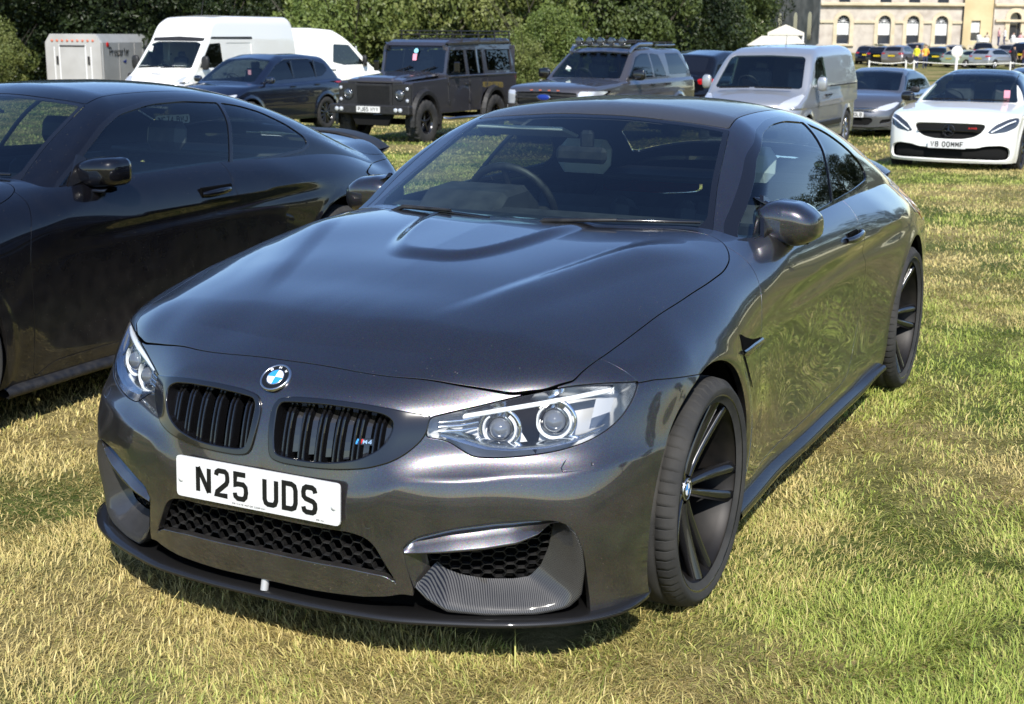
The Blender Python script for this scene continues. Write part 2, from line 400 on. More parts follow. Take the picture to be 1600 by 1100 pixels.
SIDE = Fit2(SSY, SZ, [
 [.86, .88, .90, .90, .895, .885, .865, .835, .80, .75, .70],
 [.89, .905, .915, .915, .91, .90, .88, .85, .81, .76, .71],
 [.90, .915, .925, .927, .925, .918, .902, .872, .83, .78, .72],
 [.90, .915, .927, .932, .932, .928, .912, .882, .84, .79, .73],
 [.90, .915, .927, .932, .932, .927, .912, .885, .845, .795, .74],
 [.885, .900, .918, .925, .922, .918, .905, .885, .85, .805, .75],
 [.880, .895, .905, .910, .908, .905, .897, .882, .853, .812, .76],
 [.872, .885, .885, .888, .890, .893, .892, .882, .858, .818, .77],
 [.868, .880, .873, .874, .880, .889, .893, .885, .862, .823, .775],
 [.868, .880, .872, .873, .881, .891, .896, .889, .865, .823, .775],
 [.868, .882, .877, .880, .889, .900, .905, .897, .870, .823, .77],
 [.872, .890, .895, .903, .912, .918, .917, .905, .875, .823, .765],
 [.880, .905, .922, .930, .934, .935, .928, .913, .880, .826, .76],
 [.885, .910, .930, .937, .939, .936, .922, .900, .862, .80, .73],
 [.87, .89, .900, .905, .903, .892, .872, .845, .80, .74, .67],
 [.83, .85, .86, .865, .86, .85, .83, .80, .75, .69, .62],
 [.79, .81, .82, .82, .815, .80, .78, .75, .70, .64, .57],
 [.74,.76,.78,.78,.77,.76,.74,.71,.66,.60,.53]], 24, 14, 4e-4)
TX = [0, .15, .30, .45, .60, .70, .78, .86, .94]
TOP = Fit2([-.85, -.74, -.60, -.40, -.15, .10, .35, .60, .80, 1.2, 2.0, 2.6, 3.1, 3.5, 3.8, 3.95], TX, [
 [0.745, 0.742, 0.735, 0.72, 0.695, 0.675, 0.655, 0.63, 0.6],
 [0.778, 0.776, 0.77, 0.757, 0.735, 0.715, 0.69, 0.665, 0.64],
 [0.832, 0.83, 0.822, 0.806, 0.78, 0.757, 0.732, 0.705, 0.675],
 [0.8836, 0.8816, 0.8754, 0.8636, 0.8364, 0.8084, 0.78, 0.7512, 0.717],
 [0.9244, 0.9224, 0.9188, 0.9106, 0.8906, 0.8666, 0.84, 0.8102, 0.7696],
 [0.9548, 0.9528, 0.9526, 0.9502, 0.9382, 0.9142, 0.888, 0.8574, 0.8092],
 [0.9792, 0.9772, 0.9792, 0.9806, 0.9738, 0.9498, 0.922, 0.8922, 0.8422],
 [0.9944, 0.9934, 0.9936, 0.9914, 0.9856, 0.9656, 0.938, 0.9128, 0.868],
 [0.999, 0.998, 0.998, 0.997, 0.991, 0.973, 0.952, 0.928, 0.895],
 [1.01, 1.01, 1.01, 1.008, 1, 0.99, 0.975, 0.945, 0.91],
 [1.03, 1.03, 1.03, 1.025, 1.015, 1, 0.985, 0.955, 0.92],
 [1.02, 1.02, 1.02, 1.01, 1.0, .985, .955, .905, .85],
 [1.0, 1.0, 1.0, .995, .97, .94, .895, .84, .78],
 [.995, .995, .99, .97, .925, .85, .79, .74, .68],
 [.985, .985, .98, .95, .88, .80, .74, .68, .62],
 [.95, .95, .94, .90, .83, .75, .69, .63, .56]], 26, 14, 5e-4)
REAR = Fit2([.14, .4, .6, .8, .95, 1.05], [0, .4, .7, .85, .95], [
 [3.72, 3.70, 3.62, 3.5, 3.35], [3.84, 3.82, 3.72, 3.58, 3.4], [3.86, 3.84, 3.74, 3.60, 3.42],
 [3.85, 3.83, 3.72, 3.58, 3.4], [3.86, 3.84, 3.72, 3.55, 3.35], [3.86, 3.84, 3.7, 3.5, 3.3]], 6, 6, 1e-3)
def dome(x, y):
    """power dome of the bonnet: raised middle that ends in a soft step behind the nose, two flanking creases"""
    yf = -.045+.28*(x/.25)**3.2
    sl = np.sqrt(1+(.28*3.2/.25*(x/.25)**2.2)**2); d = .018*sstep((y-yf)/sl, -.01, .075)*(1-.65*sstep(y, .36, .60))*(1-sstep(x, .34, .46))
    cr = .43+.36*(y+.14); d = d+.0085*sstep(x, cr-.07, cr)*(1-sstep(x, cr, cr+.15))*sstep(y, -.5, -.15)*(1-sstep(y, .25, .5))
    return d
def swage(y, z):
    """door crease: sharp line rising to the rear with a hollow below it"""
    zl = .775+.030*(y-.6); on = sstep(y, .62, 1.2)*(1-sstep(y, 2.35, 2.75)*.8)
    d = z-zl
    return on*(.007*np.exp(-np.abs(d)/.030)*np.where(d > 0, 1, 1)-.011*np.exp(-((d+.05)/.035)**2))
def F_body(P):
    x, y, z = np.abs(P[:, 0]), P[:, 1], P[:, 2]
    zc = np.clip(z, .14, 1.02)
    gl = GLO(np.clip(zc, .16, .8), np.clip(x, 0, .92))-y; gu = GUP(np.clip(zc, .5, .8), np.clip(x, 0, .92))-y-np.clip(.5-z, 0, 1)*.4+np.clip(z-.8, 0, 1)*1.6
    sx = np.clip(x-.92, 0, 1)*2.2; gl = gl+sx; gu = gu+sx
    kf = .005+.03*(1-sstep(x, .25, .42))
    g = smax(gl, gu, kf)*.85
    yc = np.clip(y, -1, 3.95)
    arch = 0
    s_ = x-SIDE(yc, zc)-swage(y, z)
    for yw, r0 in ((0, .375), (2.812, .375)):     # lips round the wheel openings
        rr = np.sqrt((y-yw)**2+(z-.335)**2); s_ = s_-.007*np.exp(-((rr-r0-.012)/.03)**2)
    t = z-TOP(np.clip(y, -.85, 3.95), np.clip(x, 0, .94))-dome(x, y)*(y < 1)-np.clip(-.85-y, 0, 1)*.5
    r = y-REAR(np.clip(z, .14, 1.05), np.clip(x, 0, .95))
    kc = .11
    f = smax(g, s_, kc)
    f = smax(f, t*.9, .045+.05*sstep(y, -.4, 0)*(1-sstep(y, .6, 1.0))+.02*sstep(y, 2.2, 2.6))
    return smax(f, r*.8, .10)
def body_grid(F, y0, y1, zc, nfan, ys, th, rfan=30, t1=2.):
    st = [((0, y0), (math.sin(a), -math.cos(a))) for a in np.linspace(0, PI/2, nfan)]
    st += [((0, y), (1., 0.)) for y in ys if y > y0+1e-6]
    st += [((0, y1), (math.sin(a), -math.cos(a))) for a in np.linspace(PI/2, PI, rfan)[1:]]
    st = [((o[0], o[1]), (0. if abs(d[0]) < 1e-9 else d[0], d[1])) for o, d in st]
    O = np.array([(o[0], o[1], zc) for o, d in st]); H = np.array([(d[0], d[1], 0) for o, d in st])
    ct, s_ = np.cos(th), np.sin(th); ct[np.abs(ct) < 1e-9] = 0
    D = H[:, None]*ct[None, :, None]+np.array([0, 0, 1.])*s_[None, :, None]; D = D/np.linalg.norm(D, axis=-1, keepdims=True)
    OO = np.repeat(O[:, None], len(th), 1)
    P = shoot(F, OO.reshape(-1, 3), D.reshape(-1, 3), .02, t1); N = grad(F, P)
    z0 = np.abs(P[:, 0]) < 1e-6; N[z0, 0] = 0; N /= np.linalg.norm(N, axis=1, keepdims=True)
    T = gridtris(len(st), len(th))
    a = P[T]; ar = np.linalg.norm(np.cross(a[:, 1]-a[:, 0], a[:, 2]-a[:, 0]), axis=1); T = T[ar > 1e-9]
    a = P[T]; fn = np.cross(a[:, 1]-a[:, 0], a[:, 2]-a[:, 0]); fl = (fn*N[T[:, 0]]).sum(1) < 0; T[fl] = T[fl][:, ::-1]
    return P, N, T
TH = np.concatenate([np.linspace(-50, -34, 8)[:-1], np.linspace(-34, 36, 118)[:-1], np.linspace(36, 90, 62)])*PI/180
YS = np.concatenate([np.arange(-.15, .75, .012), np.arange(.75, 3.25, .02)])

# greenhouse
def W_scr(x, z): return .545+1.93*(z-1.0)+.95*np.clip(z-1.0, -.2, 1)**2*np.sign(z-1.)+.52*x*x
CAB = Fit2([.3, .8, 1.2, 1.7, 2.2, 2.6, 3.0, 3.4], [.85, .97, 1.05, 1.15, 1.25, 1.33, 1.42], [
 [.760, .720, .690, .635, .570, .51, .45], [.815, .775, .742, .690, .625, .565, .49], [.838, .800, .765, .712, .645, .585, .51],
 [.845, .806, .772, .720, .652, .590, .51], [.838, .798, .763, .710, .640, .58, .50], [.818, .776, .738, .682, .612, .55, .48],
 [.790, .745, .705, .65, .58, .52, .46], [.75, .70, .66, .60, .53, .47, .42]], 8, 8, 3e-4)
ROOF = Fit2([.9, 1.2, 1.5, 1.8, 2.1, 2.4, 2.7, 3.0, 3.3, 3.7], [0, .2, .4, .55, .7], [
 [1.295, 1.288, 1.265, 1.235, 1.195],
 [1.337, 1.33, 1.307, 1.277, 1.237],
 [1.359, 1.352, 1.33, 1.3, 1.257],
 [1.363, 1.357, 1.335, 1.303, 1.26],
 [1.35, 1.344, 1.321, 1.288, 1.244],
 [1.314, 1.307, 1.282, 1.247, 1.202],
 [1.249, 1.24, 1.212, 1.174, 1.127],
 [1.158, 1.149, 1.118, 1.078, 1.025],
 [1.06, 1.05, 1.02, 0.975, 0.92],
 [0.95, 0.94, 0.91, 0.87, 0.82]], 10, 6, 2e-4)
def F_cab(P):
    x, y, z = np.abs(P[:, 0]), P[:, 1], P[:, 2]
    w_ = (W_scr(np.clip(x, 0, .8), z)-y)*.46
    s_ = (x-CAB(np.clip(y, .3, 3.4), np.clip(z, .85, 1.42)))*.88
    r = z-ROOF(np.clip(y, .9, 3.7), np.clip(x, 0, .7))+np.clip(y-3.7, 0, 9)*.5
    b = z-(1.36-.42*(y-2.35)-.10*x*x)
    f = smax(s_, r, .11)
    return smax(f, w_, .035)
# ================================================================ materials
def paint_mat(name, base, metal=.75, rough=.32, flake=.35, coat=1., dust=.0):
    m = mat(name, base, rough, metal, coat, coat_rough=.012); m.node_tree.nodes['Principled BSDF'].inputs['Coat IOR'].default_value = 1.65
    b = m.node_tree.nodes['Principled BSDF']; tc = nd(m, 'ShaderNodeTexCoord')
    if flake:
        v = nd(m, 'ShaderNodeTexVoronoi'); v.inputs['Scale'].default_value = 900; lk(m, tc.outputs['Object'], v.inputs['Vector'])
        mx = nd(m, 'ShaderNodeMix', data_type='RGBA', blend_type='MULTIPLY'); mx.inputs[0].default_value = flake
        mx.inputs[6].default_value = (*base, 1); lk(m, v.outputs['Color'], mx.inputs[7])
        gm = nd(m, 'ShaderNodeMix', data_type='RGBA', blend_type='ADD'); gm.inputs[0].default_value = .25; lk(m, mx.outputs[2], gm.inputs[6]); gm.inputs[7].default_value = (*base, 1)
        lk(m, gm.outputs[2], b.inputs['Base Color'])
    # faint waviness of real pressed panels and dust specks / dried spots on the lacquer
    n = nd(m, 'ShaderNodeTexNoise'); n.inputs['Scale'].default_value = 5.; n.inputs['Detail'].default_value = 1
    lk(m, tc.outputs['Object'], n.inputs['Vector'])
    bp = nd(m, 'ShaderNodeBump'); bp.inputs['Distance'].default_value = .0005; bp.inputs['Strength'].default_value = .4; lk(m, n.outputs[0], bp.inputs['Height'])
    lk(m, bp.outputs[0], b.inputs['Coat Normal'])
    if dust:
        d = nd(m, 'ShaderNodeTexVoronoi'); d.inputs['Scale'].default_value = 55; lk(m, tc.outputs['Object'], d.inputs['Vector'])
        n2 = nd(m, 'ShaderNodeTexNoise'); n2.inputs['Scale'].default_value = 3.; lk(m, tc.outputs['Object'], n2.inputs['Vector'])
        th = nd(m, 'ShaderNodeMath', operation='MULTIPLY'); th.inputs[1].default_value = .10; lk(m, n2.outputs[0], th.inputs[0])
        lt = nd(m, 'ShaderNodeMath', operation='LESS_THAN'); lk(m, d.outputs[0], lt.inputs[0]); lk(m, th.outputs[0], lt.inputs[1])
        sp = nd(m, 'ShaderNodeBsdfDiffuse'); sp.inputs[0].default_value = (.32, .29, .24, 1)
        # fine film of dust, thicker low down
        n3 = nd(m, 'ShaderNodeTexNoise'); n3.inputs['Scale'].default_value = 14; n3.inputs['Detail'].default_value = 6; lk(m, tc.outputs['Object'], n3.inputs['Vector'])
        sx = nd(m, 'ShaderNodeSeparateXYZ'); lk(m, tc.outputs['Object'], sx.inputs[0])
        mz = nd(m, 'ShaderNodeMapRange'); mz.inputs[1].default_value = .75; mz.inputs[2].default_value = .15; mz.inputs[3].default_value = .012; mz.inputs[4].default_value = .10; lk(m, sx.outputs[2], mz.inputs[0])
        ml = nd(m, 'ShaderNodeMath', operation='MULTIPLY'); lk(m, n3.outputs[0], ml.inputs[0]); lk(m, mz.outputs[0], ml.inputs[1])
        fac = nd(m, 'ShaderNodeMath', operation='MULTIPLY'); fac.inputs[1].default_value = dust; lk(m, lt.outputs[0], fac.inputs[0])
        ad = nd(m, 'ShaderNodeMath', operation='ADD', use_clamp=True); lk(m, ml.outputs[0], ad.inputs[0]); lk(m, fac.outputs[0], ad.inputs[1])
        ms = nd(m, 'ShaderNodeMixShader'); lk(m, ad.outputs[0], ms.inputs[0]); lk(m, b.outputs[0], ms.inputs[1]); lk(m, sp.outputs[0], ms.inputs[2])
        o = [q for q in m.node_tree.nodes if q.type == 'OUTPUT_MATERIAL'][0]; lk(m, ms.outputs[0], o.inputs[0])
    return m
def glass_mat(name, tint=(.45, .55, .53), refl=1.0, rough=0.0, ior=1.52):
    """single pane: Fresnel reflection over a tinted clear sheet"""
    m = bpy.data.materials.new(name); m.use_nodes = True; t = m.node_tree; t.nodes.clear()
    o = t.nodes.new('ShaderNodeOutputMaterial'); tr = t.nodes.new('ShaderNodeBsdfTransparent'); tr.inputs[0].default_value = (*tint, 1)
    gl = t.nodes.new('ShaderNodeBsdfGlossy'); gl.inputs['Roughness'].default_value = rough; gl.inputs[0].default_value = (refl, refl, refl, 1)
    fr = t.nodes.new('ShaderNodeLayerWeight'); fr.inputs[0].default_value = .5
    pw = t.nodes.new('ShaderNodeMath'); pw.operation = 'POWER'; pw.inputs[1].default_value = 5.; t.links.new(fr.outputs['Facing'], pw.inputs[0])
    mm = t.nodes.new('ShaderNodeMath'); mm.operation = 'MULTIPLY_ADD'; mm.inputs[1].default_value = .92; mm.inputs[2].default_value = .075; mm.use_clamp = True
    mx = t.nodes.new('ShaderNodeMixShader'); t.links.new(pw.outputs[0], mm.inputs[0]); t.links.new(mm.outputs[0], mx.inputs[0]); t.links.new(tr.outputs[0], mx.inputs[1]); t.links.new(gl.outputs[0], mx.inputs[2]); t.links.new(mx.outputs[0], o.inputs[0])
    return m
def carbon_mat(lt=.065):
    m = mat('carbon_fibre', (.01, .01, .011), .5, .0, .7, spec=.2, coat_rough=.04)
    b = m.node_tree.nodes['Principled BSDF']; tc = nd(m, 'ShaderNodeTexCoord'); mp = nd(m, 'ShaderNodeMapping'); mp.inputs['Rotation'].default_value = (.5, .5, R(25)); lk(m, tc.outputs['Object'], mp.inputs[0])
    wv = nd(m, 'ShaderNodeTexWave'); wv.inputs['Scale'].default_value = 95; wv.wave_profile = 'SIN'; wv.inputs['Distortion'].default_value = 0; lk(m, mp.outputs[0], wv.inputs[0])
    r = nd(m, 'ShaderNodeValToRGB'); r.color_ramp.elements[0].color = (.003, .003, .004, 1); r.color_ramp.elements[1].color = (lt, lt*.97, lt*.93, 1); r.color_ramp.elements[0].position = .35; r.color_ramp.elements[1].position = .65
    lk(m, wv.outputs[1], r.inputs[0]); lk(m, r.outputs[0], b.inputs['Base Color']); b.inputs['Metallic'].default_value = .0
    return m
M = {}
M['grey'] = paint_mat('grey_metallic_paint', (.066, .065, .074), .85, .29, 1., dust=.4)
M['black'] = paint_mat('black_paint', (.0012, .0014, .003), 0, .3, 0, dust=.5); M['black'].node_tree.nodes['Principled BSDF'].inputs['Coat IOR'].default_value = 1.5; M['black'].node_tree.nodes['Principled BSDF'].inputs['Specular IOR Level'].default_value = .1
M['gloss'] = mat('gloss_black_plastic', (.006, .006, .007), .12, 0, .6)
M['satin'] = vary(mat('satin_black_plastic', (.012, .012, .013), .45), (.009, .009, .01), (.022, .021, .02), 30, rough=(.4, .6))
M['matt'] = mat('matt_black', (.006, .006, .006), .85, spec=.2)
M['dark'] = mat('cavity_black', (.003, .003, .003), .95, spec=.05)
M['carbon'] = carbon_mat(); M['carbon_dark'] = carbon_mat(.016); M['carbon_dark'].name = 'dark_carbon_fibre'
M['glass'] = glass_mat('window_glass', (.62, .72, .68))
M['glass_dark'] = glass_mat('smoked_windscreen', (.33, .40, .40))
M['tint'] = glass_mat('tinted_glass', (.10, .12, .125))
M['lens'] = glass_mat('clear_lens', (.95, .96, .96), .6)
M['chrome'] = mat('chrome', (.75, .76, .78), .08, 1)
M['silver'] = mat('silver_trim', (.5, .5, .52), .28, 1)
M['tyre'] = vary(mat('tyre_rubber', (.02, .02, .02), .8), (.014, .014, .014), (.040, .038, .035), 9, lo=.3, hi=.75, rough=(.7, .95), bump=.0006, bscale=300)
M['wheel'] = mat('satin_black_wheel', (.022, .022, .024), .22, .6, .8)
M['barrel'] = vary(mat('dusty_wheel_barrel', (.03, .028, .026), .5, .4), (.004, .004, .004), (.014, .012, .011), 12)
M['disc'] = mat('brake_disc', (.09, .085, .08), .45, .8)
M['caliper'] = mat('blue_caliper', (.01, .03, .16), .35, 0, .5)
M['plate'] = mat('plate_white', (.60, .60, .585), .35, 0, .3)
M['yplate'] = mat('plate_yellow', (.75, .55, .02), .35, 0, .3)
M['ink'] = mat('plate_black', (.006, .006, .006), .4)
M['white'] = mat('white_plastic', (.75, .75, .74), .4)
M['bluee'] = mat('badge_blue', (.03, .27, .72), .2, 0, .8)
M['red'] = mat('badge_red', (.5, .02, .02), .3)
M['dblue'] = mat('badge_dark_blue', (.01, .03, .22), .3)
M['seat'] = vary(mat('seat_leather', (.05, .05, .055), .5), (.035, .035, .04), (.06, .06, .065), 12)
M['headrest'] = mat('headrest_grey', (.5, .51, .51), .6)
M['dash'] = vary(mat('dashboard_plastic', (.03, .03, .032), .7), (.02, .02, .022), (.04, .04, .042), 15)
M['liner'] = mat('headlining', (.05, .05, .055), .9)
M['hlchrome'] = mat('lamp_reflector', (.75, .77, .8), .16, 1)
M['hlgrey'] = mat('lamp_bezel', (.46, .46, .46), .34, .35)
M['hllight'] = mat('lamp_light_guide', (.85, .88, .9), .25, 0, 1)
M['amber'] = mat('amber_reflector', (.55, .14, .07), .3, 0, 1)
M['tail'] = mat('tail_lamp_red', (.35, .005, .005), .12, 0, 1)
M['orange'] = mat('indicator_orange', (.8, .25, .02), .2, 0, 1)
# ================================================================ lettering as flat strokes
GL = {'N': [[(0, 0), (0, 1)], [(0.02, 1), (.98, 0)], [(1, 0), (1, 1)]], '2': [[(0, .8), (.05, .93), (.22, 1), (.78, 1), (.95, .93), (1, .78), (1, .62), (.9, .5), (.08, .12), (0, 0), (1, 0)]],
 '5': [[(.95, 1), (.06, 1), (.03, .55), (.25, .6), (.75, .6), (.95, .5), (1, .3), (.93, .1), (.75, 0), (.25, 0), (.05, .08), (0, .22)]],
 'U': [[(0, 1), (0, .2), (.1, .05), (.28, 0), (.72, 0), (.9, .05), (1, .2), (1, 1)]], 'D': [[(0, 0), (0, 1), (.65, 1), (.9, .93), (1, .75), (1, .25), (.9, .07), (.65, 0), (0, 0)]],
 'S': [[(1, .8), (.92, .94), (.75, 1), (.25, 1), (.07, .93), (0, .78), (.03, .62), (.2, .53), (.8, .45), (.97, .36), (1, .2), (.92, .06), (.75, 0), (.25, 0), (.07, .06), (0, .2)]],
 'P': [[(0, 0), (0, 1), (.75, 1), (.95, .92), (1, .75), (.95, .55), (.75, .47), (0, .47)]], 'J': [[(1, 1), (1, .2), (.85, .03), (.5, 0), (.15, .03), (0, .2), (0, .3)]],
 '6': [[(.95, .85), (.8, 1), (.25, 1), (.05, .9), (0, .6), (0, .2), (.1, .03), (.3, 0), (.7, 0), (.93, .06), (1, .25), (.97, .5), (.75, .58), (.05, .52)]],
 'W': [[(0, 1), (.12, 0), (.5, .7), (.88, 0), (1, 1)]], 'V': [[(0, 1), (.5, 0), (1, 1)]], 'Y': [[(0, 1), (.5, .5), (1, 1)], [(.5, .5), (.5, 0)]],
 '8': [[(.5, .53), (.15, .6), (.05, .75), (.1, .93), (.3, 1), (.7, 1), (.9, .93), (.95, .75), (.85, .6), (.5, .53), (.1, .45), (0, .25), (.08, .06), (.3, 0), (.7, 0), (.92, .06), (1, .25), (.9, .45), (.5, .53)]],
 'O': [[(.3, 0), (.08, .07), (0, .25), (0, .75), (.08, .93), (.3, 1), (.7, 1), (.92, .93), (1, .75), (1, .25), (.92, .07), (.7, 0), (.3, 0)]],
 'M': [[(0, 0), (0, 1)], [(0, 1), (.5, .3)], [(.5, .3), (1, 1)], [(1, 1), (1, 0)]], 'F': [[(0, 0), (0, 1), (1, 1)], [(0, .52), (.85, .52)]], 'E': [[(1, 0), (0, 0), (0, 1), (1, 1)], [(0, .52), (.85, .52)]],
 'R': [[(0, 0), (0, 1), (.75, 1), (.95, .92), (1, .75), (.95, .55), (.75, .47), (0, .47)], [(.5, .47), (1, 0)]], 'L': [[(0, 1), (0, 0), (1, 0)]], 'A': [[(0, 0), (.5, 1), (1, 0)], [(.2, .33), (.8, .33)]],
 'T': [[(0, 1), (1, 1)], [(.5, 1), (.5, 0)]], 'B': [[(0, .52), (.72, .52), (.93, .62), (.95, .85), (.75, 1), (0, 1), (0, 0), (.78, 0), (1, .12), (1, .4), (.75, .52)]], 'C': [[(1, .8), (.9, .95), (.7, 1), (.3, 1), (.08, .93), (0, .75), (0, .25), (.08, .07), (.3, 0), (.7, 0), (.92, .06), (1, .2)]],
 '7': [[(0, 1), (1, 1), (.35, 0)]], '4': [[(.8, 0), (.8, 1), (0, .3), (1, .3)]], '3': [[(0, .85), (.2, 1), (.8, 1), (.97, .8), (.8, .55), (.4, .53), (.8, .52), (1, .3), (.85, .04), (.2, 0), (0, .15)]],
 '9': [[(.05, .15), (.2, 0), (.75, 0), (.95, .1), (1, .4), (1, .8), (.9, .97), (.7, 1), (.3, 1), (.07, .94), (0, .75), (.03, .5), (.25, .42), (.95, .48)]],
 'G': [[(1, .8), (.8, 1), (.2, 1), (0, .8), (0, .2), (.2, 0), (.8, 0), (1, .2), (1, .48), (.55, .48)]], 'I': [[(.5, 0), (.5, 1)]], '1': [[(.2, .85), (.5, 1), (.5, 0)]], 'H': [[(0, 0), (0, 1)], [(1, 0), (1, 1)], [(0, .5), (1, .5)]],
 'K': [[(0, 0), (0, 1)], [(1, 1), (0, .45)], [(.3, .6), (1, 0)]], 'X': [[(0, 0), (1, 1)], [(0, 1), (1, 0)]], '0': [[(.3, 0), (0, .25), (0, .75), (.3, 1), (.7, 1), (1, .75), (1, .25), (.7, 0), (.3, 0)]],
 'o': [[(.3, 0), (0, .2), (0, .5), (.3, .68), (.7, .68), (1, .5), (1, .2), (.7, 0), (.3, 0)]], 'r': [[(0, 0), (0, .68)], [(0, .45), (.4, .68), (.8, .66)]], 's': [[(1, .6), (.5, .68), (.1, .6), (.1, .42), (.9, .28), (.9, .08), (.5, 0), (0, .08)]],
 'p': [[(0, -.3), (0, .68)], [(0, .6), (.6, .68), (1, .5), (1, .2), (.6, 0), (0, .08)]], 't': [[(.4, 1), (.4, .1), (.8, 0)], [(0, .66), (.9, .66)]], 'e': [[(0, .35), (1, .35), (.9, .6), (.5, .7), (.1, .55), (0, .2), (.3, 0), (.9, .06)]], ' ': []}
def stroke(mb, pts, w_, P, th):
    """one poly-line of width w_ mitred and raised by th; P maps (u,v,h) to 3D"""
    p = np.array(pts, float); n = len(p); closed = n > 2 and np.allclose(p[0], p[-1]); L, Rr = [], []
    for i in range(n):
        a = p[i]-p[i-1] if i > 0 else (p[i]-p[-2] if closed else p[1]-p[0]); b = p[i+1]-p[i] if i < n-1 else (p[1]-p[0] if closed else p[i]-p[i-1])
        a = a/(np.linalg.norm(a)+1e-9); b = b/(np.linalg.norm(b)+1e-9); t = a+b; t = t/(np.linalg.norm(t)+1e-9); nn = np.array([-t[1], t[0]]); c = max(.72, nn@np.array([-a[1], a[0]])); q = nn*w_/2/c
        L.append(p[i]+q); Rr.append(p[i]-q)
    vs = []; fs = []
    for i in range(n): vs += [P(L[i][0], L[i][1], th), P(Rr[i][0], Rr[i][1], th), P(L[i][0], L[i][1], 0), P(Rr[i][0], Rr[i][1], 0)]
    for i in range(n-1):
        a, b = i*4, i*4+4; fs += [(a, b, b+1, a+1), (a, a+2, b+2, b), (a+1, b+1, b+3, a+3)]
    fs += [(0, 1, 3, 2), (n*4-4, n*4-2, n*4-1, n*4-3)]; mb.add(vs, fs)
def text(mb, s, u0, v0, h, cw, w_, gap, P, th=.0015, space=None):
    u = u0
    for ch in s:
        if ch == ' ': u += space if space else cw*.66; continue
        sc_ = .12 if ch in 'I1' else 1
        for ln in GL[ch]: stroke(mb, [(u+w_/2+x*(cw-w_)*1., v0+w_/2+y*(h-w_)) for x, y in ln], w_, P, th)
        u += cw+gap
    return u
def frame_P(o, ux, uz, un):
    o, ux, uz, un = map(np.array, (o, ux, uz, un)); return lambda u, v, h: tuple(o+ux*u+uz*v+un*h)
def number_plate(parent, c, ux, uz, un, s, wd=.52, ht=.111, back='plate', dirty=False, mats=None, loc_name='number_plate', big=True):
    """plate centred at c; ux along the text, uz up, un out"""
    c, ux, uz, un = [np.array(q, float) for q in (c, ux, uz, un)]; mb = MB()
    pl = rpoly([(-wd/2, -ht/2), (wd/2, -ht/2), (wd/2, ht/2), (-wd/2, ht/2)], .012, 3); P = frame_P(c, ux, uz, un)
    n = len(pl); rings = [(pl, -.004), (pl, .0015), (pl*.996, .0022)]
    vs = [P(a, b, h) for q, h in rings for a, b in q]; fs = [(k*n+i, k*n+(i+1) % n, (k+1)*n+(i+1) % n, (k+1)*n+i) for k in range(2) for i in range(n)]
    mb.add(vs, fs); mb.add(vs[-n:], [tuple(range(n))]); o = mb.build(loc_name, M[back], parent)
    n_ = len(s.replace(' ', '')); k = ht/.111; cw, w_, g, sp = .050*k, .0135*k, .0105*k, .035*k
    tot = sum(sp if ch == ' ' else cw+g for ch in s)-g; sc_ = min(1, wd*.93/tot); t = MB(); P2 = frame_P(c+un*.0022, ux*sc_, uz, un)
    text(t, s, -tot/2, -.0395*k, .079*k, cw, w_, g, P2, .0008, sp); t.build('plate_lettering', M['ink'], o)
    return o
def roundel(parent, c, r, ux, uz, un, name='badge'):
    c, ux, uz, un = [np.array(q, float) for q in (c, ux, uz, un)]
    Mx = Matrix(((ux[0], uz[0], un[0], c[0]), (ux[1], uz[1], un[1], c[1]), (ux[2], uz[2], un[2], c[2]), (0, 0, 0, 1)))
    o = MB().lathe([(r*1.06, -.004), (r*1.05, .0025), (r*1.0, .004), (r*.93, .0035), (r*.92, .002)], 40, Mx).build(name, M['silver'], parent)
    MB().lathe([(r*.93, .0026), (r*.60, .0030)], 40, Mx).build('badge_ring', M['ink'], o)
    MB().lathe([(r*.62, .0032), (r*.60, .0042), (r*.56, .0036)], 40, Mx).build('badge_rim', M['silver'], o)
    for q in range(4):
        mb = MB(); mb.lathe([(r*.57, .0034), (r*.3, .0042), (0.0001, .0044)], 8, Mx, a0=q*PI/2, a1=(q+1)*PI/2); mb.build('badge_quarter', M['bluee'] if q % 2 else M['white'], o)
    t = MB()
    for ch, an in (('B', 135), ('M', 90), ('W', 45)):
        a = R(an); u = ux*math.sin(a)*1-uz*math.cos(a); v = ux*math.cos(a)+uz*math.sin(a)
        pos = c+v*r*.67+un*.0031-u*r*.095; text(t, ch, 0, 0, r*.2, r*.19, r*.045, 0, frame_P(pos, u, v, un), .0006)
    t.build('badge_lettering', M['white'], o)
    return o
